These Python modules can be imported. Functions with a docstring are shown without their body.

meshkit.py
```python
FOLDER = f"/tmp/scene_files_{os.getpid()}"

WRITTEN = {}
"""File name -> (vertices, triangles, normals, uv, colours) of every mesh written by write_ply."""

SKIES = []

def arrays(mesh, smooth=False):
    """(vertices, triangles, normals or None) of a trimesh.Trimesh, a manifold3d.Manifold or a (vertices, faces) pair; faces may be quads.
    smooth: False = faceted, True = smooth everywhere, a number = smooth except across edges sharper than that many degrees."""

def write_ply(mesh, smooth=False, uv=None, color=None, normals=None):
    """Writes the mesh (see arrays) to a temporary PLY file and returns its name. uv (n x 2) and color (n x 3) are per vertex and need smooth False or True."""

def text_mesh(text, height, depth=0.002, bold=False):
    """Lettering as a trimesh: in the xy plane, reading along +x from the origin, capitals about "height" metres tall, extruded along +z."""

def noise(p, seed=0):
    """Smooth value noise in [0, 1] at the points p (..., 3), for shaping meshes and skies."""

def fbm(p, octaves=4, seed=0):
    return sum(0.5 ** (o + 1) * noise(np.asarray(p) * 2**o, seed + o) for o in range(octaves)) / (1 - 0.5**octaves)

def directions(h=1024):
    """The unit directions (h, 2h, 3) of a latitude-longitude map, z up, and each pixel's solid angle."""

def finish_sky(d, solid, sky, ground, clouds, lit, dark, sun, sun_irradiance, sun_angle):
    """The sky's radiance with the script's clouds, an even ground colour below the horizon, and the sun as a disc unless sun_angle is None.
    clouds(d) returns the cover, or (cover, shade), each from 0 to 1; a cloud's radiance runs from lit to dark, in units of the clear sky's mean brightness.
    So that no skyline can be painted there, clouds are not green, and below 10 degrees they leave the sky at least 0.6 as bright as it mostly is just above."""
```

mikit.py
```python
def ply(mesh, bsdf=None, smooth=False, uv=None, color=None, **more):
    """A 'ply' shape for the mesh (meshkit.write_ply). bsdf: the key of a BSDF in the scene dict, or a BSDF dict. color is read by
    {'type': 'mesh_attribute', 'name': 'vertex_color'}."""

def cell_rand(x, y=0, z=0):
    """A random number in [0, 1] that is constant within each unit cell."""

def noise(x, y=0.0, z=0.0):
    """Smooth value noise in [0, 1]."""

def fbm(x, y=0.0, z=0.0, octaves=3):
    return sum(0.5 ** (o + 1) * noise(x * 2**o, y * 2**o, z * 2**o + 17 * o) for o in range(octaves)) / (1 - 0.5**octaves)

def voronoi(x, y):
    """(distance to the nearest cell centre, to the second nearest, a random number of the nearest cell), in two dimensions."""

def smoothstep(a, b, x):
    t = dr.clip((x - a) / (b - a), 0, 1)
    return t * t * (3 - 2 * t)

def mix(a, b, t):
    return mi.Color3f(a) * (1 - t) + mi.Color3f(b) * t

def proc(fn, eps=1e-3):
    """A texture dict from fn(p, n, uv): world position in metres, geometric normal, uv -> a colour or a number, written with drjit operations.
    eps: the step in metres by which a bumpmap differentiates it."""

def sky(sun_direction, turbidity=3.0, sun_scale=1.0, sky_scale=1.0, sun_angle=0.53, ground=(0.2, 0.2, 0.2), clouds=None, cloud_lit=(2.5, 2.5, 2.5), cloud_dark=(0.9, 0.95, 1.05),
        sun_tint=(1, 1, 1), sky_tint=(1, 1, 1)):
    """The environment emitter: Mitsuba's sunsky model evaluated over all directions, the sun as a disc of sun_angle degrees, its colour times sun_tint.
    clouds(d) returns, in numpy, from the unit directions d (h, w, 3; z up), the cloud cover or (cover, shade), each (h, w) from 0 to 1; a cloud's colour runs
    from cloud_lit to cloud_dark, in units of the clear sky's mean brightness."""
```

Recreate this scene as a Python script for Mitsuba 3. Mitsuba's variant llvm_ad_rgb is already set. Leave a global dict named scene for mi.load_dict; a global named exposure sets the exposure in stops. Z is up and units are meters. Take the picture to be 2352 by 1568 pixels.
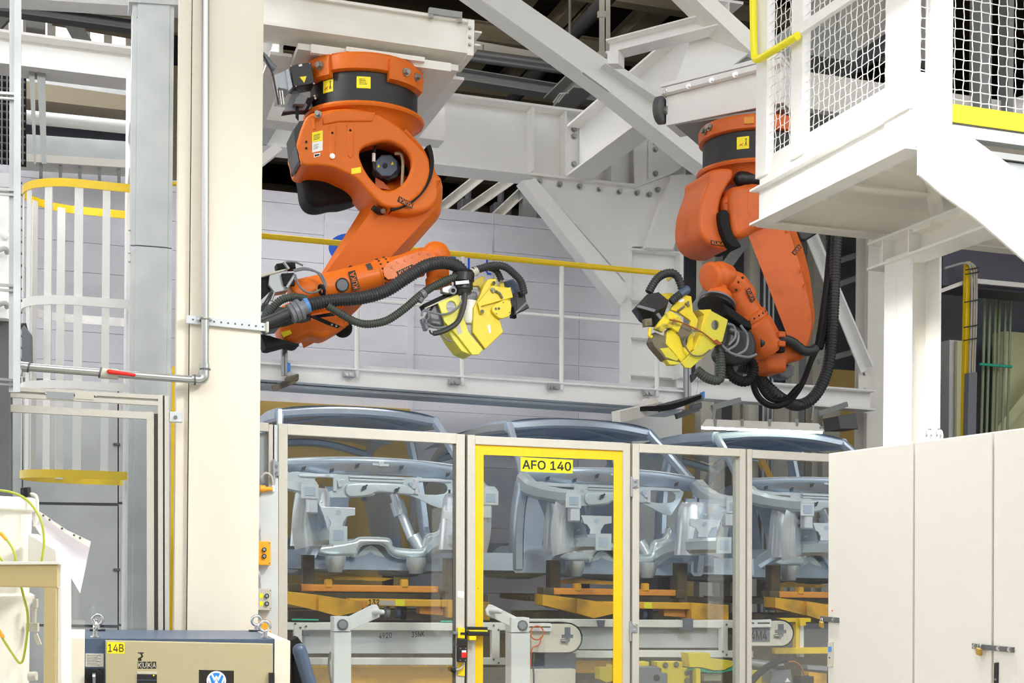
import math, random
import numpy as np, trimesh, shapely.geometry as sg, shapely.ops as so
import manifold3d as m3
import mitsuba as mi, drjit as dr
import mikit, meshkit
from mikit import noise, fbm, smoothstep, mix
T4 = mi.ScalarTransform4f
random.seed(7); np.random.seed(7); rng = np.random.default_rng(7)
scene, labels = {'type': 'scene'}, {}

# ---------------------------------------------------------------- camera, sky, lamps, exposure
FOC, CX, CY, EYE, ROLL = 3080.0, 1176.0, 1285.0, 1.55, 0.009      # focal length and horizon of the 2352 x 1568 frame, eye height, roll
cr, sr = math.cos(ROLL), math.sin(ROLL)
scene['camera'] = {'type': 'perspective', 'fov': math.degrees(2 * math.atan(1176.0 / FOC)), 'fov_axis': 'x', 'near_clip': 0.1, 'far_clip': 200.0,
                   'principal_point_offset_y': -(CY - 784.0) / 1568.0,
                   'to_world': T4().look_at(origin=[0, 0, EYE], target=[0, 1, EYE], up=[-sr, 0, cr])}
exposure = 4.08
# overcast daylight through the glazed roof over the aisle (open here) and the roof windows
scene['sky'] = mikit.sky([-0.35, -0.75, 0.62], turbidity=6.0, sun_scale=0.0, sky_scale=1.0, ground=(0.30, 0.29, 0.27),
                         clouds=lambda d: np.full(d.shape[:2], 1.0), cloud_lit=(1.0, 1.0, 1.0), cloud_dark=(1.0, 1.0, 1.0))
# hall lamps: a row over the line one near lamp over the tall cabinets, which floods the mesh platform, and two fill lamps added to brighten the aisle and the cage ladder: (centre, along, length, width, radiance)
HALL_OR_FILL_LAMPS = [((-4.6, 11.5, 7.6), 0, 2.6, 0.35, (1.7, 1.7, 1.7)), ((-1.3, 12.9, 7.6), 0, 2.6, 0.35, (1.3, 1.3, 1.3)),
              ((1.15, 5.3, 4.2), 1, 1.2, 0.24, (13.0, 12.6, 11.8)), ((-1.0, 3.6, 5.6), 2, 2.4, 0.3, (1.5, 1.48, 1.4)), ((-2.7, 7.9, 5.6), 0, 1.3, 0.25, (3.4, 3.4, 3.4))]
# ---------------------------------------------------------------- placing: pixels of the photograph -> points in the hall
A2 = np.array([0.953, 0.303]); A2 = A2 / np.linalg.norm(A2); B2 = np.array([-A2[1], A2[0]])
F0 = np.array([0.223, 8.0])                     # a point of the safety fence; the line runs along A, the depth behind the fence along B
Aax = np.array([A2[0], A2[1], -0.012]); Bax = np.array([B2[0], B2[1], 0.0]); Zax = np.array([0, 0, 1.0])
FALL = 0.012                                    # the line falls 12 mm per metre

def ray(px, py):
    xi, yi = (px - CX) / FOC, (CY - py) / FOC
    return np.array([cr * xi - sr * yi, 1.0, sr * xi + cr * yi])
def P(px, py, Y):                               # at distance Y in front of the camera
    return np.array([0, 0, EYE]) + ray(px, py) * Y
def V(px, py, v):                               # on the upright plane v metres behind the fence
    d = ray(px, py); t = (v + F0 @ B2) / (d[:2] @ B2)
    return np.array([0, 0, EYE]) + d * t
def U(px, py, u):                               # on the upright plane across the line at u
    d = ray(px, py); t = (u + F0 @ A2) / (d[:2] @ A2)
    return np.array([0, 0, EYE]) + d * t
def R(u, v, z):                                 # (along the line, behind the fence, height)
    xy = F0 + u * A2 + v * B2
    return np.array([xy[0], xy[1], z - FALL * u])
def rig(p):
    q = np.asarray(p)[:2] - F0; u = q @ A2
    return np.array([u, q @ B2, p[2] + FALL * u])
def uv_of(px, py, v): return rig(V(px, py, v))
def unit(v): v = np.asarray(v, float); return v / np.linalg.norm(v)

# ---------------------------------------------------------------- meshes
def mesh(v, f): return trimesh.Trimesh(np.asarray(v, float), np.asarray(f, int), process=False)
def cat(*ms):
    fl = []
    for m in ms: fl += list(m) if isinstance(m, (list, tuple)) else [m]
    return trimesh.util.concatenate(fl)
def hexa(p):                                    # 8 corners: bottom loop 0-3, top loop 4-7
    f = [[0, 2, 1], [0, 3, 2], [4, 5, 6], [4, 6, 7]]
    for i in range(4):
        j = (i + 1) % 4; f += [[i, j, j + 4], [i, j + 4, i + 4]]
    m = mesh(p, f)
    if m.volume < 0: m.invert()
    return m
def pbox(o, e1, e2, e3):                        # a box from its corner and three edges
    o, e1, e2, e3 = (np.asarray(x, float) for x in (o, e1, e2, e3))
    return hexa([o, o + e1, o + e1 + e2, o + e2, o + e3, o + e1 + e3, o + e1 + e2 + e3, o + e2 + e3])
def rbox(u0, u1, v0, v1, z0, z1):               # a box in line coordinates
    return pbox(R(u0, v0, z0), R(u1, v0, z0) - R(u0, v0, z0), Bax * (v1 - v0), Zax * (z1 - z0))
def cbox(c, ax, ay, az, sx, sy, sz, ch=0.0):    # a box about its centre, edges chamfered by ch
    c = np.asarray(c, float); ax, ay, az = unit(ax), unit(ay), unit(az)
    if ch <= 0: return pbox(c - ax * sx / 2 - ay * sy / 2 - az * sz / 2, ax * sx, ay * sy, az * sz)
    pts = []
    for i in (-1, 1):
        for j in (-1, 1):
            for k in (-1, 1):
                for d in range(3):
                    h = np.array([sx, sy, sz]) / 2 - ch; h[d] += ch
                    pts.append(c + ax * i * h[0] + ay * j * h[1] + az * k * h[2])
    return trimesh.convex.convex_hull(np.array(pts))
def frame_of(z, x=None):
    z = unit(z)
    x = np.array([0, 0, 1.0]) if x is None else np.asarray(x, float)
    if abs(unit(x) @ z) > 0.98: x = np.array([1.0, 0, 0]) if abs(z[0]) < 0.9 else np.array([0, 1.0, 0])
    x = unit(x - (x @ z) * z)
    return x, np.cross(z, x), z
def ring_skin(rings, closed=True, cap=True):    # rings (n, m, 3) -> surface
    rings = np.asarray(rings, float); n, m = rings.shape[:2]
    v = rings.reshape(-1, 3); f = []
    for i in range(n - 1):
        for j in range(m if closed else m - 1):
            a, b = i * m + j, i * m + (j + 1) % m
            f += [[a, b, b + m], [a, b + m, a + m]]
    if cap:
        c0, c1 = len(v), len(v) + 1
        v = np.vstack([v, rings[0].mean(0), rings[-1].mean(0)])
        for j in range(m):
            f += [[c0, (j + 1) % m, j], [c1, (n - 1) * m + j, (n - 1) * m + (j + 1) % m]]
    return mesh(v, f)
def cyl(p, q, r, r2=None, n=20):
    p, q = np.asarray(p, float), np.asarray(q, float); x, y, z = frame_of(q - p); a = np.linspace(0, 2 * np.pi, n, endpoint=False)
    c = np.cos(a)[:, None] * x + np.sin(a)[:, None] * y
    return ring_skin([p + c * r, q + c * (r if r2 is None else r2)])
def lathe(p, axis, prof, n=40):                 # prof: (distance along axis, radius) ...
    x, y, z = frame_of(axis); a = np.linspace(0, 2 * np.pi, n, endpoint=False)
    c = np.cos(a)[:, None] * x + np.sin(a)[:, None] * y
    return ring_skin([np.asarray(p) + z * h + c * max(r, 1e-4) for h, r in prof])
def spline(pts, n=12):
    p = np.asarray(pts, float); p = np.vstack([2 * p[0] - p[1], p, 2 * p[-1] - p[-2]]); out = []
    for i in range(1, len(p) - 2):
        t = np.linspace(0, 1, n, endpoint=False)[:, None]; a, b, c, d = p[i - 1:i + 3]
        out.append(0.5 * (2 * b + (c - a) * t + (2 * a - 5 * b + 4 * c - d) * t ** 2 + (3 * b - a - 3 * c + d) * t ** 3))
    return np.vstack(out + [p[-2:-1]])
def tube(pts, r, n=10, rib=0.0, pitch=0.0):     # a pipe along the points; rib > 0 makes it a corrugated hose of that pitch
    p = np.asarray(pts, float)
    if rib > 0:
        s = np.r_[0, np.cumsum(np.linalg.norm(np.diff(p, axis=0), axis=1))]; m = int(s[-1] / pitch) * 4 + 1
        t = np.linspace(0, s[-1], m); p = np.stack([np.interp(t, s, p[:, k]) for k in range(3)], 1)
        rr = r - rib + rib * np.array([0, 1, 1, 0])[np.arange(m) % 4]
    else: rr = np.broadcast_to(np.asarray(r, float), (len(p),))
    tg = np.gradient(p, axis=0); tg /= np.maximum(np.linalg.norm(tg, axis=1, keepdims=True), 1e-9)
    x = frame_of(tg[0])[0]; a = np.linspace(0, 2 * np.pi, n, endpoint=False); rings = []
    for i in range(len(p)):
        x = unit(x - (x @ tg[i]) * tg[i]); y = np.cross(tg[i], x)
        rings.append(p[i] + rr[i] * (np.cos(a)[:, None] * x + np.sin(a)[:, None] * y))
    return ring_skin(rings)
def bent(pts, r, n=10, rad=0.05):               # a pipe with rounded corners
    p = [np.asarray(q, float) for q in pts]; out = [p[0]]
    for a, b, c in zip(p, p[1:], p[2:]):
        d0, d1 = unit(a - b), unit(c - b); k = min(rad, 0.45 * np.linalg.norm(a - b), 0.45 * np.linalg.norm(c - b))
        for t in np.linspace(0, 1, 7): out.append((1 - t) ** 2 * (b + d0 * k) + 2 * t * (1 - t) * b + t ** 2 * (b + d1 * k))
    return tube(np.array(out + [p[-1]]), r, n)
def sphere(c, r, s=(1, 1, 1), sub=2):
    m = trimesh.creation.icosphere(subdivisions=sub, radius=r); m.vertices = m.vertices * np.array(s) + np.asarray(c); return m
def hexbolt(p, d, r=0.018, h=0.012):            # washer and hexagon head standing out along d
    x, y, z = frame_of(d); a = np.arange(6) * np.pi / 3; p = np.asarray(p, float)
    c = np.cos(a)[:, None] * x + np.sin(a)[:, None] * y
    return cat(cyl(p, p + z * h * 0.35, r * 1.45, n=10), ring_skin([p + c * r, p + z * h * 1.4 + c * r]))
def torus(c, axis, r, t, n=24, m=8):
    x, y, z = frame_of(axis); a = np.linspace(0, 2 * np.pi, n, endpoint=False)
    return loop_skin([np.asarray(c) + (r + t * math.cos(b)) * (np.cos(a)[:, None] * x + np.sin(a)[:, None] * y) + z * t * math.sin(b) for b in np.linspace(0, 2 * np.pi, m, endpoint=False)])
def loop_skin(rings):
    rings = list(rings) + [rings[0]]; m = ring_skin(rings, cap=False); m.merge_vertices(); 
    if m.volume < 0: m.invert()
    return m
def dense(pts, n=5, closed=True):               # a smooth closed curve through 2-D points
    p = np.asarray(pts, float); m = len(p); out = []
    for i in range(m):
        a, b, c, d = p[i - 1], p[i], p[(i + 1) % m], p[(i + 2) % m]; t = np.linspace(0, 1, n, endpoint=False)[:, None]
        out.append(0.5 * (2 * b + (c - a) * t + (2 * a - 5 * b + 4 * c - d) * t ** 2 + (3 * b - a - 3 * c + d) * t ** 3))
    return np.vstack(out)
def fine(pts, step):                            # a polygon with its edges cut to at most step
    p = np.asarray(pts, float); out = []
    for a, b in zip(p, np.roll(p, -1, 0)):
        k = max(1, int(np.ceil(np.linalg.norm(b - a) / step))); out += [a + (b - a) * i / k for i in range(k)]
    return np.array(out)
def ccw(p):
    p = np.asarray(p, float); x, y = p.T
    return p if np.sum(x * np.roll(y, -1) - y * np.roll(x, -1)) > 0 else p[::-1]
def rext(outline, t, r=0.0, holes=(), k=3):
    """A plate from a 2-D outline (with holes), 0..t thick along z, its rims rounded by r."""
    outs = [ccw(outline)] + [ccw(h)[::-1] for h in holes]
    lv = [(0.0, 0.0), (t, 0.0)] if r <= 0 else [(r * (1 - math.sin(q)), r * (1 - math.cos(q))) for q in np.linspace(np.pi / 2, 0, k + 1)] + [(t - r * (1 - math.sin(q)), r * (1 - math.cos(q))) for q in np.linspace(0, np.pi / 2, k + 1)]
    vs, fs, base, caps = [], [], 0, []
    for o in outs:
        d = np.roll(o, -1, 0) - np.roll(o, 1, 0); L = np.linalg.norm(d, axis=1, keepdims=True); d = d / np.maximum(L, 1e-9); nin = np.stack([-d[:, 1], d[:, 0]], 1)
        rings = [np.c_[o + nin * ins, np.full(len(o), z)] for z, ins in lv]; m = len(o)
        vs += rings; caps.append((base, m, len(lv)))
        for i in range(len(lv) - 1):
            j = np.arange(m); a = base + i * m + j; b = base + i * m + (j + 1) % m
            fs += [np.stack([a, b, b + m], 1), np.stack([a, b + m, a + m], 1)]
        base += m * len(lv)
    v = np.vstack(vs)
    for end in (0, 1):
        idx = np.concatenate([np.arange(m) + b + (n - 1) * m * end for b, m, n in caps])
        loops = np.cumsum([m for _, m, _ in caps]).astype(np.uint32)
        import mapbox_earcut as ec
        tri = np.asarray(ec.triangulate_float64(v[idx][:, :2], loops)).reshape(-1, 3)
        q = idx[tri]; a, b, c = (v[q[:, i]][:, :2] for i in range(3))
        area = (b[:, 0] - a[:, 0]) * (c[:, 1] - a[:, 1]) - (b[:, 1] - a[:, 1]) * (c[:, 0] - a[:, 0])
        q[area < 0] = q[area < 0][:, ::-1]
        fs.append(q if end else q[:, ::-1])
    m = mesh(v, np.vstack(fs))
    return m
def to_frame(m, o, x, y, z):
    m = m.copy(); m.vertices = np.asarray(o) + m.vertices @ np.array([x, y, z])
    if np.linalg.det(np.array([x, y, z])) < 0: m.invert()
    return m
def slab(pxs, v, t, r=0.0, holes=(), sm=0, step=None, off=0.0):
    """A plate whose front outline is given in pixels on the plane v behind the fence; t thick, away from the camera."""
    o = V(CX, CY, v + off)
    def flat(pp):
        q = np.array([V(x, y, v) for x, y in pp]) - o; q = np.stack([q @ Ah, q[:, 2]], 1)
        return dense(q, sm) if sm else (fine(q, step) if step else q)
    m = rext(flat(pxs), t, r, [flat(h) for h in holes])
    return to_frame(m, o, Ah, Zax, Bax)
Ah = np.array([A2[0], A2[1], 0.0])
def plate(pts3, n, t, r=0.0, holes=()):
    """A plate from co-planar 3-D points, t thick along n."""
    p = np.asarray(pts3, float); n = unit(n); x = unit(p[1] - p[0] - ((p[1] - p[0]) @ n) * n); y = np.cross(n, x); o = p[0]
    f = lambda q: np.stack([(np.asarray(q) - o) @ x, (np.asarray(q) - o) @ y], 1)
    return to_frame(rext(f(p), t, r, [f(h) for h in holes]), o, x, y, n)
def wall_quad(p): return mesh(p, [[0, 1, 2], [0, 2, 3]])
def hull(pts): return trimesh.convex.convex_hull(np.asarray(pts, float))
def hullspheres(items, sub=2):
    return hull(np.vstack([sphere(c, r, sub=sub).vertices for c, r in items]))
def mani(m): 
    m = m.copy(); m.merge_vertices(); return m3.Manifold(m3.Mesh(np.asarray(m.vertices, np.float32), np.asarray(m.faces, np.uint32)))
def unmani(M): q = M.to_mesh(); return trimesh.Trimesh(q.vert_properties[:, :3], q.tri_verts, process=False)
def blend_union(ms, edge=0.03, it=10):          # castings: joined, refined and smoothed
    M = mani(ms[0])
    for m in ms[1:]: M = M + mani(m)
    t = unmani(M.refine_to_length(edge)); t.merge_vertices()
    trimesh.smoothing.filter_taubin(t, lamb=0.5, nu=0.53, iterations=it); return t
def sheet(grid, t=0.0012):                      # a pressed metal sheet from a grid of points (n, m, 3), t thick
    g = np.asarray(grid, float); n, m = g.shape[:2]
    du, dv = np.gradient(g, axis=0), np.gradient(g, axis=1); nn = np.cross(du, dv); nn /= np.maximum(np.linalg.norm(nn, axis=2, keepdims=True), 1e-9)
    a, b = g + nn * t / 2, g - nn * t / 2; v = np.vstack([a.reshape(-1, 3), b.reshape(-1, 3)]); N = n * m; f = []
    for i in range(n - 1):
        for j in range(m - 1):
            p, q, r_, s_ = i * m + j, i * m + j + 1, (i + 1) * m + j + 1, (i + 1) * m + j
            f += [[p, r_, q], [p, s_, r_], [p + N, q + N, r_ + N], [p + N, r_ + N, s_ + N]]
    rim = [(0, j) for j in range(m)] + [(i, m - 1) for i in range(1, n)] + [(n - 1, j) for j in range(m - 2, -1, -1)] + [(i, 0) for i in range(n - 2, 0, -1)]
    ids = [i * m + j for i, j in rim]
    for p, q in zip(ids, ids[1:] + ids[:1]): f += [[p, q, q + N], [p, q + N, p + N]]
    return mesh(v, f)
def ibeam_parts(T0, T1, B0, B1, w, tf=0.02, tw=0.014, side=None):
    """(web, top flange, bottom flange) of a rolled beam; T and B: the front edges of the flanges, w: flange width away from the camera."""
    T0, T1, B0, B1 = (np.asarray(q, float) for q in (T0, T1, B0, B1)); up0, up1 = unit(T0 - B0), unit(T1 - B1)
    n = unit(np.cross(T1 - T0, up0)); n = n if n[1] > 0 else -n
    if side is not None: n = np.asarray(side)
    top = hexa([T0, T1, T1 - up1 * tf, T0 - up0 * tf, T0 + n * w, T1 + n * w, T1 - up1 * tf + n * w, T0 - up0 * tf + n * w])
    bot = hexa([B0, B1, B1 + up1 * tf, B0 + up0 * tf, B0 + n * w, B1 + n * w, B1 + up1 * tf + n * w, B0 + up0 * tf + n * w])
    k0, k1 = n * (w / 2 - tw / 2), n * (w / 2 + tw / 2)
    a = [B0 + up0 * tf, B1 + up1 * tf, T1 - up1 * tf, T0 - up0 * tf]
    web = hexa([q + k0 for q in a] + [q + k1 for q in a])
    return web, top, bot
def bar(p, q, w, h, up=Zax, ch=0.0):            # a straight rectangular bar between two points
    p, q = np.asarray(p, float), np.asarray(q, float); x, y, z = frame_of(q - p, up)
    return cbox((p + q) / 2, x, y, z, h, w, np.linalg.norm(q - p), ch)
def prof_bar(p, q, poly, up=Zax, holes=()):     # a bar of any section; poly in (sideways, up)
    p, q = np.asarray(p, float), np.asarray(q, float); y, x, z = frame_of(q - p, up)
    return to_frame(rext(np.asarray(poly, float), np.linalg.norm(q - p), 0, holes), p, -x, y, z)
def hbar(p, q, w, h, tf=0.012, tw=0.01, up=Zax):  # a rolled I section centred on the line p-q
    a, b, c, d = w / 2, h / 2, tw / 2, tf
    return prof_bar(p, q, [(-a, -b), (a, -b), (a, -b + d), (c, -b + d), (c, b - d), (a, b - d), (a, b), (-a, b), (-a, b - d), (-c, b - d), (-c, -b + d), (-a, -b + d)], up)
def lbar(p, q, w, h, t=0.008, up=Zax): return prof_bar(p, q, [(0, 0), (w, 0), (w, t), (t, t), (t, h), (0, h)], up)
def cbar(p, q, w, h, t=0.006, up=Zax): return prof_bar(p, q, [(0, 0), (w, 0), (w, t), (t, t), (t, h - t), (w, h - t), (w, h), (0, h)], up)
def text_on(s, o, x, y, h, depth=0.002, bold=False, center=False, width=None):
    m = meshkit.text_mesh(s, h, depth, bold); b = m.bounds
    if width: m.vertices[:, 0] *= width / (b[1, 0] - b[0, 0]); b = m.bounds
    if center: m.vertices -= np.r_[(b[0, :2] + b[1, :2]) / 2, 0]
    return to_frame(m, o, unit(x), unit(y), unit(np.cross(x, y)))

# ---------------------------------------------------------------- the scene's entries
_count = {}
def number(base):
    k = _count.get(base, 0); _count[base] = k + 1
    return base if k == 0 else f'{base}_{k:03d}'
class Thing:
    def __init__(s, name, label=None, cat=None, group=None, kind=None):
        s.key = number(name); d = {}
        if label: d['label'] = label
        if cat: d['category'] = cat
        if group: d['group'] = group
        if kind: d['kind'] = kind
        labels[s.key] = d; s.made = []
    def solo(s, m, mat, smooth=False, **kw): scene[s.key] = mikit.ply(m, mat, smooth, **kw); s.made.append(s.key); return s
    def add(s, part, m, mat, smooth=False, label=None, kind=None, **kw):
        if isinstance(m, (list, tuple)): m = cat(*m)
        k = number(s.key + '__' + part); scene[k] = mikit.ply(m, mat, smooth, **kw); s.made.append(k)
        if label or kind: labels[k] = {a: b for a, b in (('label', label), ('kind', kind)) if b}
        return k
    def sub(s, parent, part, m, mat, smooth=False, label=None, kind=None, **kw):
        k = number(parent + '__' + part); scene[k] = mikit.ply(m, mat, smooth, **kw); s.made.append(k)
        if label or kind: labels[k] = {a: b for a, b in (('label', label), ('kind', kind)) if b}
        return k
def struct(name, m, mat, label=None, smooth=False):
    k = number(name); scene[k] = mikit.ply(m, mat, smooth); labels[k] = {'kind': 'structure'}
    if label: labels[k]['label'] = label
    return k
def spart(parent, part, m, mat, smooth=False, label=None, kind=None):
    k = number(parent + '__' + part); scene[k] = mikit.ply(m, mat, smooth)
    if label or kind: labels[k] = {a: b for a, b in (('label', label), ('kind', kind)) if b}
    return k
def copy_thing(src, label, M, group=None, cat=None, skip=()):   # another copy of a thing and all its parts, moved by M
    base = src.key.rsplit('_', 1)[0] if src.key[-3:].isdigit() else src.key
    t = Thing(base, label, cat or labels[src.key].get('category'), group or labels[src.key].get('group'))
    for k in src.made:
        rest = k[len(src.key):]
        if any(w in rest for w in skip): continue
        d = dict(scene[k]); d['to_world'] = M @ d['to_world'] if 'to_world' in d else M; scene[t.key + rest] = d; t.made.append(t.key + rest)
        if rest and k in labels: labels[t.key + rest] = dict(labels[k])
    return t
# ---------------------------------------------------------------- materials
def lin(h):
    h = h.lstrip('#'); c = np.array([int(h[i:i + 2], 16) / 255 for i in (0, 2, 4)])
    return [float(x) for x in np.where(c < 0.04045, c / 12.92, ((c + 0.055) / 1.055) ** 2.4)]
def rgb(c): return {'type': 'rgb', 'value': lin(c) if isinstance(c, str) else [float(x) for x in c]}
def pri(name, col, rough=0.5, metal=0.0, spec=0.5, coat=0.0, bump=None, **kw):
    d = {'type': 'principled', 'base_color': col if isinstance(col, dict) else rgb(col), 'roughness': rough, 'metallic': metal, 'specular': spec}
    if coat: d['clearcoat'] = coat; d['clearcoat_gloss'] = 0.9
    d.update(kw)
    if bump is not None: d = {'type': 'bumpmap', 'arbitrary': bump[0], 'scale': bump[1], 'bsdf': d}
    scene[name] = {'type': 'twosided', 'bsdf': d}
def grime(c0, c1, sc, lo=0.45, hi=0.75, sz=(1, 1, 1)):           # two tones of dirt and wear in patches
    a, b = lin(c0), lin(c1)
    return mikit.proc(lambda p, n, uv: mix(a, b, smoothstep(lo, hi, fbm(p.x * sc * sz[0] + 3.1, p.y * sc * sz[1], p.z * sc * sz[2], 4))))
def grain(c0, c1, sc, sz=(1, 1, 1)):
    a, b = lin(c0), lin(c1)
    return mikit.proc(lambda p, n, uv: mix(a, b, fbm(p.x * sc * sz[0], p.y * sc * sz[1] + 7.7, p.z * sc * sz[2], 3)))
pri('steel_cream', grime('#e2e0d9', '#d0ccc2', 1.4, 0.5, 0.85), 0.45, spec=0.4)        # painted gantry steel
pri('steel_white', '#e6e6e4', 0.42, spec=0.4)
pri('column_cream', grime('#dbd4c5', '#d2cbbb', 2.0, 0.4, 0.8, (1, 1, 0.25)), 0.45, spec=0.35)
pri('steel_grey', '#8d918f', 0.5)
pri('steel_dark', '#55575a', 0.55)
pri('roof_steel', '#9a907c', 0.7, spec=0.2)
pri('roof_deck', '#544c3f', 0.85, spec=0.1)
pri('galvanised', grain('#d2d7d8', '#b4bbbe', 5.0), 0.45, metal=0.2, spec=0.5)
pri('zinc_pipe', '#b6b8b5', 0.28, metal=0.8)
pri('chrome', '#d8dadb', 0.18, metal=0.95)
pri('bolt_steel', '#9b9c98', 0.32, metal=0.8)
pri('fence_alu', '#bcb9af', 0.42, metal=0.15)
pri('fence_seal', '#4c4b47', 0.6)
pri('door_yellow', '#e8b912', 0.4)
pri('safety_yellow', '#ecc713', 0.38)
pri('lime_yellow', '#f1e71c', 0.4)
pri('cabinet_grey', '#d0cdc6', 0.38)
pri('cabinet_shell', '#d9d3c2', 0.42)
pri('cabinet_door', '#aca280', 0.4)
pri('cabinet_blue', '#46556b', 0.35)
pri('black_plastic', '#1d1d1f', 0.4)
pri('black_matt', '#161617', 0.65, spec=0.25)
pri('black_grain', '#1d1d1e', 0.5)
pri('hose_black', '#2e3032', 0.42)
pri('hose_green', '#3d443e', 0.45)
pri('grey_plastic', '#6d7178', 0.42)
pri('grey_alu', '#9a9ea2', 0.38, metal=0.4)
pri('robot_orange', '#d66a1c', 0.42, spec=0.25, coat=0.08)
pri('robot_orange_old', grime('#cf642c', '#b85522', 6.0, 0.5, 0.85), 0.42, spec=0.3, coat=0.1)
pri('gun_yellow', '#dac428', 0.38)
pri('gun_lime', '#d0cb3e', 0.36)
pri('gun_worn', grime('#d9c52a', '#6b5f33', 9.0, 0.52, 0.70), 0.45)
pri('gun_yellow_used', grime('#d3bd2c', '#9c8a36', 9.0, 0.5, 0.8), 0.42)
pri('gun_lime_used', '#c3ba3c', 0.4)
pri('gun_dirt', grime('#6d6552', '#3c3830', 14.0), 0.6)
pri('brass', '#b8924c', 0.35, metal=0.6)
pri('copper', '#a8643c', 0.35, metal=0.8)
pri('ink_black', '#1a1712', 0.6)
pri('ink_brown', '#4a3515', 0.6)
pri('ink_red', '#c8321a', 0.5)
pri('label_yellow', '#f5e11a', 0.5)
pri('label_white', '#e9e9e6', 0.5)
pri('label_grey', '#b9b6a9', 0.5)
pri('blue_sign', '#1f57c8', 0.5)
pri('emblem_blue', '#2a7fd0', 0.45)
pri('blue_ring', '#4f86c9', 0.4)
pri('red_paint', '#d5221c', 0.4)
pri('car_steel', grain('#c3d2e2', '#adbed0', 3.0), 0.27, metal=0.45, spec=0.6)
pri('car_zinc', '#c9d5da', 0.30, metal=0.4, spec=0.6)
pri('car_bright', '#dce3ea', 0.25, metal=0.5)
pri('car_dark', '#39434d', 0.5, metal=0.3)
pri('skid_yellow', grime('#e0a81c', '#a8801f', 4.0, 0.45, 0.7), 0.5)
pri('skid_orange', '#d98f2c', 0.5)
pri('skid_dark', grime('#54492f', '#33302a', 6.0), 0.7)
pri('belt_green', '#2fae8c', 0.5)
pri('drum_white', '#dfddd3', 0.35)
pri('frame_beige', '#b9a878', 0.45)
pri('paper', '#e6e3ea', 0.5)
pri('orange_box', '#f0a425', 0.4)
pri('wall_panel', grime('#d6d6de', '#cbcbd4', 1.7, 0.4, 0.8, (1, 1, 2)), 0.36, metal=0.1, spec=0.5)
pri('wall_aisle', '#6f6f72', 0.7)
pri('wall_grey', grime('#c3c5c7', '#adb0b2', 1.5, 0.4, 0.8), 0.4, metal=0.2)
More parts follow.
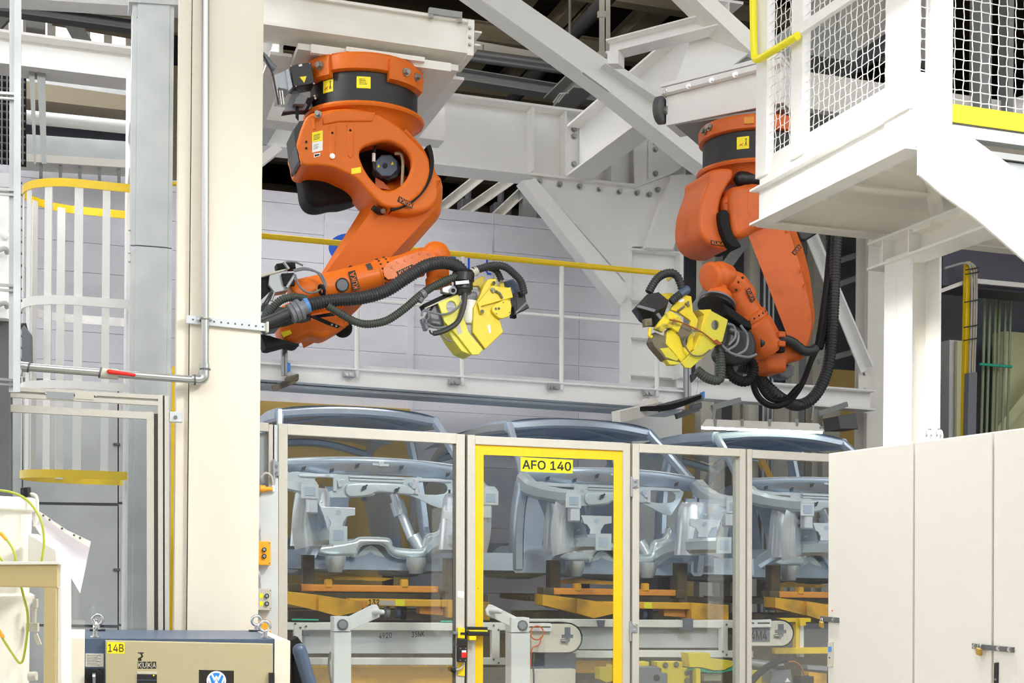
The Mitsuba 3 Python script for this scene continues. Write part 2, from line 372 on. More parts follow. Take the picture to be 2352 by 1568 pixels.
pri('wall_ochre', '#c2a35a', 0.6)
pri('wall_dark', '#2c2e33', 0.8, spec=0.1)
pri('wall_purple', '#5b5866', 0.6)
pri('panel_lime', '#cfd0a2', 0.5)
pri('pipe_green', '#8f9c7c', 0.45)
pri('floor_concrete', '#565450', 0.6)
pri('cable_grey', '#a7a8a6', 0.45)
pri('cable_green', '#a9b43a', 0.45)
pri('cable_orange', '#e0622c', 0.45)
pri('wood_box', '#b5a98a', 0.6)
scene['glass'] = {'type': 'thindielectric', 'int_ior': 1.5, 'specular_transmittance': {'type': 'rgb', 'value': [0.95, 0.97, 0.97]}}
scene['window_glass'] = {'type': 'thindielectric', 'int_ior': 1.5}
# ---------------------------------------------------------------- the hall
struct('floor', pbox([-22, 5.2, -0.1], [48, 0, 0], [0, 38, 0], [0, 0, 0.1]), 'floor_concrete', 'dark concrete floor under the line')
struct('floor', pbox([-22, -9, -0.1], [48, 0, 0], [0, 14.2, 0], [0, 0, 0.1]), 'label_grey', 'unseen aisle floor before the fence, made pale to bounce light')  # unseen floor made pale to bounce light under the mesh platform
UB = uv_of(420, 80, 11.0)[0]
ROOF = 9.4
roofk = struct('ceiling', cat(rbox(UB, 26, -3.4, 24.2, ROOF, ROOF + .12), rbox(-18, UB, -3.4, 11.1, ROOF, ROOF + .12)), 'roof_deck', 'dark brown roof deck high above the line')
struct('wall_far', rbox(UB, 26, 24.0, 24.15, 0, 9.4), 'wall_dark', 'dark far wall of the hall')
struct('wall_left', rbox(UB - .15, UB, 11.1, 24.0, 0, 9.4), 'wall_dark', 'dark return wall of the hall beyond the roof windows')
struct('wall_right', rbox(11.0, 11.15, -2.0, 24.0, 0, 9.4), 'wall_dark', 'dark side wall of the hall beyond the line')

struct('wall_front', pbox([-22, -7.2, 0], [48, 0, 0], [0, 0.2, 0], [0, 0, 5.5]), 'wall_aisle', 'grey wall on the far side of the aisle behind the camera')
for i, (c, al, L_, W_, rad) in enumerate(HALL_OR_FILL_LAMPS):
    x_, y_ = (Ah, Bax) if al != 1 else (np.array([.5, -.866, 0]), np.array([.866, .5, 0])); c = np.array(c)
    th = Thing('hall_lamp', ('left long ceiling lamp hanging over the line', 'right long ceiling lamp hanging over the line', 'bright ceiling lamp hanging over the tall pale cabinets', 'added fill lamp hanging unseen over the aisle left of the camera', 'added fill lamp hanging unseen over the cage ladder')[i], 'lamp')
    th.add('housing', cat(cbox(c + Zax * .06, x_, y_, Zax, L_ + .06, W_ + .06, .08, .01), cyl(c + Zax * .1, c + Zax * 1.6, .012, n=8)), 'steel_white')
    q = [c - x_ * L_ / 2 - y_ * W_ / 2, c - x_ * L_ / 2 + y_ * W_ / 2, c + x_ * L_ / 2 + y_ * W_ / 2, c + x_ * L_ / 2 - y_ * W_ / 2]
    m_ = wall_quad(q); m_ = m_ if m_.face_normals[0][2] < 0 else mesh(q, [[0, 2, 1], [0, 3, 2]])
    th.add('tube_panel', m_, 'label_white', emitter={'type': 'area', 'radiance': {'type': 'rgb', 'value': list(rad)}}, label='lit lamp face')
    if i < 2:
        q2 = [p_ + Zax * .115 for p_ in q]; m2 = wall_quad(q2); m2 = m2 if m2.face_normals[0][2] > 0 else mesh(q2, [[0, 2, 1], [0, 3, 2]])
        th.add('uplight_panel', m2, 'label_white', emitter={'type': 'area', 'radiance': {'type': 'rgb', 'value': [5.0, 4.7, 4.2]}}, label='added upper lamp face brightening the roof')  # emitter added on top to brighten the roof deck and beams
# back wall of sandwich panels, each panel a piece of its own
WV = 6.3
def zrow(py): return uv_of(600, py, WV)[2]
u0w, u1w = uv_of(-60, 600, WV)[0], uv_of(1565, 600, WV)[0]
zt = uv_of(600, 436, WV)[2]
wb = struct('wall_back', rbox(u0w, u1w, WV - 0.017, WV + 0.12, 0.0, zt), 'wall_panel', 'wall of pale lilac grey metal panels behind the walkway')
rows = [zt, uv_of(600, 463, WV)[2]]
while rows[-1] > 2.95: rows.append(rows[-1] - 0.292)
edges_a = [u0w, uv_of(178, 600, WV)[0], uv_of(743, 600, WV)[0], uv_of(1133, 600, WV)[0], u1w]
edges_b = [u0w, uv_of(60, 600, WV)[0], uv_of(941, 600, WV)[0], uv_of(1330, 600, WV)[0], u1w]
for i, (za, zb) in enumerate(zip(rows, rows[1:])):
    ed = edges_a if i < 4 else edges_b
    for ua, ub in zip(ed, ed[1:]):
        c = R((ua + ub) / 2, WV - 0.01, (za + zb) / 2)
        spart(wb, 'panel', cbox(c, Aax, Bax, Zax, ub - ua - 0.005, 0.035, za - zb - 0.004, 0.002), 'wall_panel')
low = [2.93, 2.55, 1.9, 1.2, 0.4]
for za, zb in zip(low, low[1:]):
    for ua, ub in zip(edges_b[1:], edges_b[2:]):
        spart(wb, 'panel', cbox(R((ua + ub) / 2, WV - 0.008, (za + zb) / 2), Aax, Bax, Zax, ub - ua - 0.012, 0.035, za - zb - 0.012, 0.003), 'wall_panel')
ds = Thing('trunking_strip', 'narrow vertical metal strip covering a panel joint on the back wall', 'trim'); q = uv_of(941, 700, WV)
ds.solo(rbox(q[0] - 0.035, q[0] + 0.035, WV - 0.05, WV - 0.025, 2.95, 4.55), 'wall_panel')
od = Thing('ochre_board', 'large ochre board on the lower back wall seen through the leftmost car body', 'board')
qa, qb = uv_of(560, 1000, 6.2), uv_of(943, 1000, 6.2)
od.solo(rbox(qa[0], qb[0], 6.22, 6.26, 0.3, uv_of(760, 928, 6.2)[2]), 'wall_ochre')
cp = Thing('cream_cladding', 'cream clad pillar behind the middle and right car bodies', 'pillar')
qa, qb = uv_of(1447, 1000, 5.95), uv_of(1566, 1000, 5.95)
cp.solo(rbox(qa[0], qb[0], 5.95, 6.25, 0, uv_of(1500, 905, 5.6)[2]), 'steel_cream')

# sign with the oval mark and blue letters on the wall
sgn = Thing('company_sign', 'white sign panel with a blue oval mark and blue letters behind the left robot', 'sign')
a, b = uv_of(743, 508, WV - 0.05), uv_of(1133, 640, WV - 0.05); sz1 = uv_of(743, 507, WV - .05)[2]; sz0 = uv_of(743, 634, WV - .05)[2]
sgn.add('board', rbox(a[0] + .01, b[0] - .01, WV - 0.04, WV - 0.028, sz0, sz1), 'wall_panel')
def on_sign(du, dz): return R(a[0] + du, WV - 0.0405, sz1 - dz)
us = (b[0] - a[0]) / 390.0                       # metres per pixel of the photograph on the sign
oc = uv_of(809, 572, WV - .05)
el = np.array([(0.245 * math.cos(t), 0.165 * math.sin(t)) for t in np.linspace(0, 2 * np.pi, 48, endpoint=False)])
E = sg.Polygon(el)
for k, (x0, x1) in enumerate(((-0.055, -0.02), (0.045, 0.075), (0.125, 0.155))):
    E = E.difference(sg.LineString([(x0 + 0.02, 0.2), (x0 + 0.02, -0.045), (x0 + 0.06, -0.095), (0.3, -0.095 - 0.0 * k)] if k == 0 else [(x0 + 0.015, 0.2), (x0 + 0.015, -0.03), (x0 + 0.045, -0.06)]).buffer(0.016))
ms = [to_frame(rext(np.array(g.exterior.coords)[:-1], 0.004, 0, [np.array(h.coords)[:-1] for h in g.interiors]), R(oc[0], WV - 0.0415, oc[2]), Ah, Zax, -Bax) for g in getattr(E, 'geoms', [E])]
sgn.add('mark', ms, 'blue_sign', label='blue oval mark cut by white strokes')
for s, px in (('D', 878), ('R', 918), ('N', 962), ('A', 1040), ('L', 1077), ('L', 1119)):
    if s in 'DRN': continue
    q = uv_of(px, 604, WV - .05)
    if s == 'A': lm = text_on('A', R(q[0], WV - .0415, q[2]), Ah, Zax, 0.20, 0.004, True, True)
    else:
        w = 0.022
        lm = cat(rbox(q[0] - w / 2, q[0] + w / 2, WV - .0455, WV - .0415, q[2] - 0.1, q[2] + 0.1), rbox(q[0], q[0] + (0.1 if px < 1100 else 0.05), WV - .0455, WV - .0415, q[2] - 0.122, q[2] - 0.1))
    sgn.add('letter', lm, 'blue_sign')

# clerestory windows high on the left
CV = 11.0
cz0, cz1 = uv_of(150, 118, CV)[2], uv_of(150, 40, CV)[2]
cw = struct('wall_clerestory', cat(rbox(-16, UB, CV, CV + .1, cz0 - 1.6, cz0), rbox(-16, UB, CV, CV + .1, cz1, ROOF + .6)), 'roof_steel', 'strip of wall with bright roof windows high on the left')
k = 0
for px in (10, 62, 118, 198, 248, 298, 350):
    u = uv_of(px, 80, CV)[0]
    spart(cw, 'mullion', rbox(u - .05, u + .05, CV - .02, CV + .1, cz0, cz1), 'steel_cream')
w_px = [10, 62, 118, 198, 248, 298, 350]
for x0, x1 in zip(w_px, w_px[1:]):
    k += 1; ua, ub = uv_of(x0, 80, CV)[0] + .05, uv_of(x1, 80, CV)[0] - .05
    wn = f'window_{k}'; scene[wn] = mikit.ply(rbox(ua, ub, CV + .04, CV + .046, cz0, cz1), 'window_glass'); labels[wn] = {'kind': 'structure'}

# roof steel: members along and across
def bdir(name, px, py, z, w, h, mat, lab, cat_, n0=-5.5, n1=9):     # a member running away from the camera through the pixel at height z
    d = ray(px, py); t = (z - EYE) / d[2]; c = np.array([d[0] * t, t, z]); 
    th = Thing(name, lab, cat_); th.solo(hbar(c + Bax * n0, c + Bax * n1, w, h), mat); return th
ORD = ('first', 'second', 'third', 'fourth', 'fifth', 'sixth', 'seventh', 'eighth', 'ninth')
for i, (px, py) in enumerate(((1120, 110), (1170, 20), (1215, 330), (1268, 60), (1340, 20), (1420, 90), (1500, 40), (1580, 90), (1640, 30))):
    th = bdir('roof_purlin', px, py, 8.95, 0.16, 0.22, 'roof_steel', ORD[i] + ' from the left of the long brown grey roof beams under the dark deck', 'roof beam'); labels[th.key]['group'] = 'roof beams under the deck'
for i, v in enumerate((8.2, 10.0, 12.0, 14.2, 16.6, 19.0)):
    th = Thing('roof_crossbeam', ORD[i] + ' nearest of the brown grey roof beams crossing under the dark deck', 'roof beam', 'roof cross beams'); th.solo(hbar(R(-3.5 if v < 11 else UB + .1, v, 8.75), R(8.5, v, 8.75), 0.18, 0.26), 'roof_steel')
for i, (px, py, r_) in enumerate(((1335, 60, 0.11), (1540, 100, 0.13))):
    d = ray(px, py); t = (8.3 - EYE) / d[2]; c = np.array([d[0] * t, t, 8.3])
    th = Thing('ventilation_pipe', ('thin' if i == 0 else 'thick') + ' dull metal ventilation pipe under the roof ' + ('left' if i == 0 else 'right') + ' of the twin hanger post', 'pipe')
    th.solo(cyl(c - Bax * 5.5, c + Bax * 7, r_ * .8, n=16), 'steel_dark', 40)
hp = Thing('hanger_post', 'cream twin hanger post coming down from the roof behind the long diagonal beam', 'post')
for x0, x1 in ((1376, 1389), (1391, 1402)):
    hp.add('leg', hexa([V(x0, 140, 7.0), V(x1, 140, 7.0), V(x1, 140, 7.2), V(x0, 140, 7.2), V(x0, -60, 7.0), V(x1, -60, 7.0), V(x1, -60, 7.2), V(x0, -60, 7.2)]), 'steel_cream')
for y in (25, 118): hp.add('batten', slab([(1374, y), (1392, y), (1392, y + 14), (1374, y + 14)], 6.98, 0.03), 'steel_cream')
def pxbar(name, lab, cat_, x0, y0, x1, y1, v, hpx, w, mat, kind='h', v1=None, group=None):     # a bar centred on a pixel line, hpx tall in the photo
    p, q = V(x0, y0, v), V(x1, y1, v if v1 is None else v1); h = hpx * p[1] / FOC * 0.97
    th = Thing(name, lab, cat_, group)
    th.solo(hbar(p, q, w, h) if kind == 'h' else bar(p, q, w, h, ch=0.004), mat); return th
pxbar('services_beam', 'grey green steel beam above the white girder, right of the left robot', 'beam', 1010, 168, 1420, 234, 7.6, 28, 0.2, 'steel_grey')
pxbar('roof_tie', 'cream flat beam above the grey pipes, right of the left robot', 'beam', 1060, 103, 1300, 145, 8.4, 22, 0.12, 'steel_cream', 'b')
for i, (dy, r_) in enumerate(((0, .055), (12, .04))):
    th = Thing('services_pipe', ('upper' if i == 0 else 'lower') + ' of two grey pipes under the cream tie, right of the left robot', 'pipe'); th.solo(cat(cyl(V(1060, 120 + dy, 8.0), V(1300, 152 + dy, 8.0), r_, n=12), *[bar(V(x, 122 + dy + (x - 1060) * .13, 7.98), V(x, 96 + dy + (x - 1060) * .13, 7.98), .02, .02) for x in (1110, 1240)]), 'grey_alu', 40)
clm = Thing('hanging_bracket', 'short grey I section hanger with white bent clips above the end of the girder', 'bracket')
c = V(1307, 215, 6.6); clm.add('stub', hbar(c - Bax * .5, c + Bax * .5, .26, .22, .02, .02), 'steel_grey'); clm.add('rod', cyl(c + Zax * .1, [c[0], c[1], ROOF], .015, n=8), 'steel_grey')
for k in range(3): clm.add('clip', bent([V(1270 + 6 * k, 236, 6.2), V(1286 + 6 * k, 214, 6.2), V(1294 + 6 * k, 214, 6.2)], .008, 6, .02), 'zinc_pipe')

# ---------------------------------------------------------------- gantry steel
def ibeam(name, lab, T0, T1, B0, B1, v, w, mat, tf=0.02, tw=0.014, v1=None, cat_='beam', lip=0.0):
    v1 = v if v1 is None else v1; th = Thing(name, lab, cat_)
    web, top, bot = ibeam_parts(V(*T0, v), V(*T1, v1), V(*B0, v), V(*B1, v1), w, tf, tw)
    th.add('web', web, mat); th.add('flange', top, mat); th.add('flange', bot, mat); return th
def bolt_at(th, px, py, v, r=0.017, h=0.02, d=None, mat='bolt_steel'): th.add('bolt', hexbolt(V(px, py, v), -Bax if d is None else d, r, h), mat)
GV = 4.8
g = ibeam('gantry_girder', 'big white welded steel girder running behind the left robot', (430, 134), (1460, 268), (430, 313), (1460, 428), GV, 0.34, 'steel_white', 0.024)
for px, y0, y1 in ((620, 165, 328), (1222, 245, 393), (1298, 255, 402), (1404, 268, 415)): 
    p, q, s_ = V(px, y1, GV), V(px, y0, GV), Ah * 0.02
    g.add('stiffener', pbox(p, s_, Bax * .16, q - p), 'steel_white')
g.add('end_plate', slab([(1300, 285), (1332, 288), (1332, 392), (1300, 404)], GV - .01, .02), 'steel_white')
for y in (297, 313, 377): bolt_at(g, 1318, y, GV - .012, .021, .024)
g.add('end_plate', slab([(1490, 320), (1520, 322), (1520, 402), (1490, 412)], GV - .01, .02), 'steel_white')
for y in (327, 343, 399): bolt_at(g, 1505, y, GV - .012, .021, .024)
g.add('back_plate', slab([(1385, 262), (1575, 300), (1575, 420), (1385, 420)], GV + .22, .02), 'steel_white')
g.add('splice', slab([(1455, 300), (1480, 318), (1590, 366), (1548, 397), (1458, 431)], GV + .02, .02), 'steel_white')
bb = Thing('brace_beam', 'white steel brace rising from the end of the girder up to the right', 'brace')
w_, t_, b_ = ibeam_parts(V(1303, 286, 4.74), V(1640, -6, 2.5), V(1302, 404, 4.74), V(1640, 152, 2.5), .27, .022, .014, side=Ah)
bb.add('web', w_, 'steel_white'); bb.add('flange', t_, 'steel_white'); bb.add('flange', b_, 'steel_white')
ld = Thing('diagonal_beam', 'long white box beam slanting down from the top to the right robot', 'beam')
ld.add('body', slab([(1020, -128), (1198, 0), (1400, 140), (1532, 230), (1720, 370), (1720, 458), (1592, 364), (1391, 204), (1299, 137), (1020, -62)], 3.3, .24, .004), 'steel_white')
ld.add('flange', slab([(1390, 145), (1406, 138), (1535, 226), (1600, 276), (1592, 284), (1520, 232)], 3.18, .36), 'steel_white')
ld.add('plate', slab([(1340, 166), (1395, 206), (1398, 211), (1338, 169)], 3.295, .006), 'steel_grey')
col = Thing('gantry_column', 'white steel column with horizontal stiffeners standing behind the right welding gun', 'column')
CVv = 4.85
col.add('flange', slab([(1425, 640), (1451, 660), (1449, 905), (1423, 905)], CVv, .02), 'steel_white')
col.add('web', slab([(1440, 436), (1570, 400), (1567, 905), (1438, 905)], CVv + .10, .018), 'steel_white')
col.add('flange', slab([(1563, 400), (1571, 400), (1569, 905), (1561, 905)], CVv - .02, .26), 'steel_white')
for y in (569, 684, 770, 857): col.add('stiffener', slab([(1450, y), (1565, y + 9), (1565, y + 13), (1450, y + 4)], CVv - .02, .13), 'steel_white')
pp = [V(x, 1285 + 600, CVv) for x in (1425, 1568)]
col.add('shaft', rbox(uv_of(1425, 900, CVv)[0], uv_of(1567, 900, CVv)[0], CVv + .0, CVv + .22, 0.0, uv_of(1450, 903, CVv)[2]), 'steel_cream')
gp = Thing('gusset', 'white gusset plate under the end of the girder with a row of bolts', 'plate')
gp.add('plate', slab([(1216, 402), (1458, 431), (1548, 400), (1540, 420), (1485, 566), (1452, 566), (1450, 668), (1432, 640), (1230, 412)], GV + .06, .02), 'steel_white')
gp.add('edge_strip', slab([(1200, 414), (1230, 410), (1450, 668), (1424, 700)], GV - .05, .2), 'steel_white')
gp.add('edge_strip', slab([(1543, 402), (1604, 400), (1546, 572), (1484, 568)], GV - .05, .2), 'steel_white')
for x, y in ((1239, 416), (1285, 423), (1331, 428), (1377, 434), (1423, 440), (1463, 443), (1491, 447), (1510, 436)):
    gp.add('bolt', hexbolt(V(x, y, GV + .05), -Bax, .02, .03), 'bolt_steel')
# carrier frame of the left robot
fb = Thing('carrier_beam', 'white channel beam across the top carrying the left robot', 'beam')
web, top, bot = ibeam_parts(V(560, -34, 1.0), V(1086, 46, 1.0), V(560, 49, 1.0), V(1086, 124, 1.0), .30, .018, .014)
fb.add('web', cat(web, slab([(560, -28), (1086, 50), (1086, 120), (560, 45)], 1.03, .02)), 'steel_cream'); fb.add('flange', top, 'steel_cream'); fb.add('flange', bot, 'steel_cream')
fb.add('end_plate', slab([(1076, 44), (1090, 46), (1088, 128), (1074, 126)], .99, .32), 'steel_cream')
for y in (64, 85, 102): bolt_at(fb, 1079, y, .985, .009, .008)
fb.add('lug', cat(pbox(V(1052, 122, 1.02), Ah * .10, Bax * .3, Zax * .015), pbox(V(1090, 104, 1.02), Ah * .04, Bax * .3, Zax * .012), pbox(V(1090, 74, 1.02), Ah * .05, Bax * .3, Zax * .012)), 'steel_cream')
fb.add('cable_rail', cat(bar(V(985, 26, 1.0), V(1060, 37, 1.0), .04, .04), bar(V(990, 20, 1.0), V(990, 42, 1.0), .03, .03), bar(V(1056, 30, 1.0), V(1056, 52, 1.0), .03, .03)), 'steel_grey')
zc = uv_of(900, 118, 1.0)[2]
for nm_, ppx in (('right', 1086), ('left', 660)):
    u = uv_of(ppx, 100, 1.0)[0] - (.05 if nm_ == 'right' else 0)
    th = Thing('carrier_rail', f'white channel rail running back on the {nm_} side of the left robot mounting', 'beam')
    th.add('web', rbox(u - .012, u + .012, 1.28, 2.6, zc - .0, zc + .2), 'steel_white'); th.add('flange', rbox(u - .07, u + .07, 1.28, 2.6, zc - .02, zc), 'steel_white'); th.add('flange', rbox(u - .07, u + .07, 1.28, 2.6, zc + .2, zc + .22), 'steel_white')
mp = Thing('mounting_plate', 'dark underside plate from which the left orange robot hangs', 'plate')
u0_, u1_ = uv_of(690, 100, 1.0)[0], uv_of(1062, 140, 1.0)[0]
mp.add('plate', rbox(u0_, u1_, 1.1, 2.25, zc - .03, zc + .01), 'steel_cream'); mp.add('lip', rbox(u0_ + .08, u1_ - .06, 1.06, 1.1, zc - .055, zc + .0), 'steel_cream'); mp.add('lip', rbox(u0_ + .3, u1_ - .25, 1.02, 1.06, zc - .03, zc + .0), 'steel_cream')
th = Thing('carrier_beam', 'white cross beam at the back of the left robot mounting', 'beam'); th.solo(rbox(u0_ - .5, u1_ + .3, 2.6, 2.8, zc - .02, zc + .24), 'steel_white')
# bracing plates seen left of the left robot
th = Thing('bracket_plate', 'grey sloping plate between the cream column and the left robot', 'plate')
th.solo(slab([(560, 215), (655, 262), (613, 332), (560, 330)], 4.76, .03), 'steel_grey')
th = Thing('brace_beam', 'short white brace beside the cream column below the girder', 'brace'); th.solo(bar(V(590, 378, 4.6), V(640, 338, 4.6), .1, .08), 'steel_white')
for i, (x0, y0, x1, y1) in enumerate(((1010, 480, 1110, 400), (1060, 492, 1180, 408), (1130, 505, 1215, 425))):
    th = Thing('truss_bar', ('left', 'middle', 'right')[i] + ' of three pale bars slanting under the girder right of the left robot', 'bar'); th.solo(hbar(V(x0, y0, 6.9), V(x1, y1, 6.9), .12, .11), 'steel_cream')
th = Thing('truss_post', 'short grey post standing on the back wall below the girder', 'post'); th.solo(hbar(V(1212, 505, 6.8), V(1212, 400, 6.8), .16, .16, up=Bax), 'steel_grey')
for i, px in enumerate((1075, 1150, 1250, 1310)):
    th = Thing('machine_unit', ORD[i] + ' from the left of the dark machines seen between girder and back wall', 'machine', 'machinery above the wall'); c = V(px, 478 + (px - 1075) * .11, 7.6)
    th.solo(cat(cbox(c, Ah, Bax, Zax, .22, .2, .18, .02), cyl(c - Zax * .05, c + Zax * .25, .04), cyl(c, [c[0], c[1], 0.0], .03)), 'steel_dark')
# walkway with handrail
WK = 4.0
wk = Thing('walkway', 'steel walkway with a pale channel edge running across behind the robots', 'walkway')
wk.add('deck', slab([(500, 818), (1573, 891), (1573, 897), (500, 824)], WK + .02, 1.45), 'galvanised')
wk.add('edge_channel', cat(slab([(500, 826), (1573, 898), (1573, 938), (500, 862)], WK, .014), slab([(500, 824), (1573, 896), (1573, 900), (500, 828)], WK - .05, .08), slab([(500, 858), (1573, 934), (1573, 940), (500, 864)], WK - .04, .3)), 'steel_white')
wk.add('toe_board', slab([(560, 820), (1400, 878), (1400, 886), (560, 828)], WK + .04, .006), 'galvanised')
wk.add('cable_tray', cat(slab([(500, 872), (1560, 944), (1560, 950), (500, 878)], WK + .1, .35), slab([(500, 866), (1560, 940), (1560, 950), (500, 878)], WK + .44, .01)), 'galvanised')
hr = Thing('handrail', 'yellow handrail with white posts and a white middle rail on the walkway', 'handrail')
hr.add('top_rail', bent([V(480, 530, WK), V(1528, 628, WK), V(1545, 630, WK + .02), V(1535, 640, WK + .5)], .026, 12, .05), 'safety_yellow', 40, label='yellow top rail')
hr.add('middle_rail', cyl(V(480, 660, WK), V(1508, 745, WK), .015, n=10), 'steel_white', 40)
for px, y0, y1 in ((580, 540, 846), (820, 563, 868), (1062, 586, 885), (1290, 608, 896), (1509, 627, 910)):
    hr.add('post', cyl(V(px, y1, WK - .02), V(px, y0 + 4, WK), .021, n=12), 'steel_white', 40)
    k = hr.add('foot_bracket', cbox(V(px - 19, y1 - 8, WK - .06), Ah, Bax, Zax, .10, .06, .055, .006), 'grey_alu')
    for dx in (-24, -15): hr.sub(k, 'bolt', hexbolt(V(px + dx, y1 - 8, WK - .095), -Bax, .012, .01), 'bolt_steel')
mz = Thing('mezzanine', 'grey slab added high behind the mesh platform to shade the steel there', 'shade slab')  # slab added to cut the light on the posts behind
zq = 5.7; mz.add('slab', rbox(3.0, 10.9, 3.0, 7.8, zq, zq + .15), 'steel_grey'); mz.add('edge_beam', rbox(3.0, 10.9, 2.9, 3.0, zq - .12, zq + .2), 'steel_cream')
for u_ in (4.4, 8.8): mz.add('post', rbox(u_, u_ + .16, 6.9, 7.06, 0, zq), 'label_grey')
# right-hand support frame behind the right robot
rb = ibeam('support_beam', 'pale steel beam low behind the right robot joining the walkway to the truss column', (1565, 862), (2012, 895), (1565, 911), (2012, 942), 4.6, .22, 'steel_white')
tc = Thing('truss_column', 'grey white steel column left of the overlit platform column', 'column')
q0, q1 = uv_of(1990, 800, 4.9)[0], uv_of(2032, 800, 4.9)[0]
zt_ = uv_of(2000, 505, 4.9)[2]
tc.add('web', rbox(q0 + .1, q0 + .115, 4.9, 5.1, 0, zt_), 'steel_cream'); tc.add('flange', rbox(q0, q1, 4.88, 4.9, 0, zt_), 'steel_cream'); tc.add('flange', rbox(q0, q1, 5.1, 5.12, 0, zt_), 'steel_cream')
tc.add('joint_plate', slab([(1972, 840), (1996, 846), (1996, 950), (1972, 945)], 4.84, .012), 'steel_cream')
for y in (858, 895, 932): tc.add('bolt', hexbolt(V(1986, y, 4.838), -Bax, .016, .016), 'bolt_steel')
th = Thing('truss_brace', 'pale diagonal brace dropping from behind the right robot to the truss column', 'brace'); th.add('web', bar(V(1848, 500, 4.75), V(1990, 850, 4.75), .02, .15), 'steel_white'); th.add('flange', bar(V(1856, 512, 4.7), V(1998, 842, 4.7), .12, .02), 'steel_white')
for i, (x0, y0, x1, y1) in enumerate(((1885, 668, 1985, 632), (1880, 830, 1990, 800), (1890, 612, 1985, 580))):
    th = Thing('truss_bar', ('middle', 'lowest', 'topmost')[i] + ' of the thin bars tying the diagonal brace to the truss column', 'bar'); th.solo(bar(V(x0, y0, 5.4), V(x1, y1, 5.4), .04, .06), 'steel_grey')
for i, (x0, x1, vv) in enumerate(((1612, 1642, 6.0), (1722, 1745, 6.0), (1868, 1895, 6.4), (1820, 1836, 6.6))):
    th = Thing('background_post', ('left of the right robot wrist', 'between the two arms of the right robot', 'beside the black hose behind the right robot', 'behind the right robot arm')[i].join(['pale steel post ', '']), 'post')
    qa, qb = uv_of(x0, 700, vv)[0], uv_of(x1, 700, vv)[0]; th.solo(rbox(qa, qb, vv, vv + .15, 0, 5.65), 'label_grey')  # grey puts shade into the colour of posts painted like the gantry
th = Thing('truss_brace', 'grey brace crossing behind the wrist of the right robot', 'brace'); th.solo(bar(V(1560, 760, 5.6), V(1720, 540, 5.6), .08, .1), 'steel_grey')
for i, px in enumerate((1756, 1766, 1776)):
    q = uv_of(px, 700, 5.9)[0]; th = Thing('riser_pipe', ('left', 'middle', 'right')[i] + ' grey riser pipe of the bundle of three behind the right robot', 'pipe', 'riser pipes behind the right robot'); th.solo(cyl(R(q, 5.9, 0), R(q, 5.9, 5.6), .016, n=10), 'grey_alu', 40)
def backdrop(name, lab, x0, x1, y0, y1, v, t, mat, cat_='panel'):
    qa, qb = uv_of(x0, y0, v), uv_of(x1, y0, v); th = Thing(name, lab, cat_); th.solo(rbox(qa[0], qb[0], v, v + t, max(0, uv_of(x0, y1, v)[2]), qa[2]), mat); return th
backdrop('dark_machine', 'dark machine casing behind the right robot arm', 1575, 1990, 470, 1700, 8.0, .3, 'grey_plastic', 'machine')
backdrop('yellow_machine', 'olive yellow machine panel low behind the right robot', 1880, 1965, 845, 1700, 6.8, .3, 'wall_ochre', 'machine')
backdrop('yellow_machine', 'olive yellow cabinet between the cream pillar and the tube lamp', 1568, 1598, 905, 1700, 6.6, .3, 'wall_ochre', 'machine')
backdrop('pale_casing', 'pale casing hanging behind the black hose of the right robot', 1852, 1912, 530, 1700, 7.4, .2, 'wall_grey', 'casing')
for i, (x0, x1) in enumerate(((1700, 1742), (1775, 1812), (1890, 1930))):
    backdrop('pale_casing', ('left', 'middle', 'right')[i] + ' of the pale uprights under the support beam', x0, x1, 925, 1700, 6.3, .2, 'label_grey', 'casing')
# ---------------------------------------------------------------- left side
# upper left: white beam, services behind it
wbm = ibeam('gantry_beam', 'white steel beam crossing the upper left behind the galvanised column', (-120, 50), (330, 110), (-120, 130), (330, 185), 2.6, .26, 'steel_white', .02)
th = Thing('roof_rail', 'white flat beam along the top left edge', 'beam'); th.solo(bar(V(-60, -12, 3.0), V(310, 12, 3.0), .2, .09), 'steel_white')
th = pxbar('roof_rail', 'dark grey drilled channel in front of the roof windows', 'beam', -60, 10, 310, 62, 7.0, 26, .16, 'steel_dark')
for i, (x0, x1, y0, y1) in enumerate(((60, 92, -40, 110), (92, 103, -40, 110))):
    th = Thing('roof_post', ('wide', 'narrow')[i] + ' grey roof post in front of the roof windows', 'post'); qa, qb = uv_of(x0, 60, 7.4), uv_of(x1, 60, 7.4); th.solo(rbox(qa[0], qb[0], 7.4, 7.55, 5.5, 9.3), 'steel_grey')
for i, (x0, y0, x1, y1) in enumerate(((125, -10, 185, 98), (148, 10, 200, 100), (-10, 62, 30, 20))):
    th = Thing('roof_strut', ('left', 'right', 'leftmost short')[i] + ' slanting grey strut against the roof windows', 'strut'); th.solo(bar(V(x0, y0, 8.4), V(x1, y1, 8.4), .08, .11), 'steel_grey')
th = Thing('roof_rail', 'brown purlin below the roof windows at the upper left', 'beam'); th.solo(bar(V(120, 41, 9.4), V(330, 77, 9.4), .2, .11), 'roof_steel')
oh = Thing('overhead_housing', 'overhead conveyor housing of olive, beige and galvanised bands at the upper left', 'machine housing')
OV = 5.2
def band(x0, x1, yl, yr, y2l, y2r, v, t, mat, part, **kw): oh.add(part, slab([(x0, yl), (x1, yr), (x1, y2r), (x0, y2l)], v, t), mat, **kw)
band(20, 310, 150, 193, 180, 222, OV + .5, .1, 'galvanised', 'upper_panel')
band(20, 310, 180, 222, 222, 256, OV + .2, .3, 'roof_steel', 'soffit')
band(20, 310, 222, 256, 272, 304, OV + .9, .05, 'label_grey', 'corrugated_panel')
for k in range(3): band(60, 310, 234 + 13 * k, 262 + 13 * k, 237 + 13 * k, 265 + 13 * k, OV + .86, .05, 'steel_dark', 'groove')
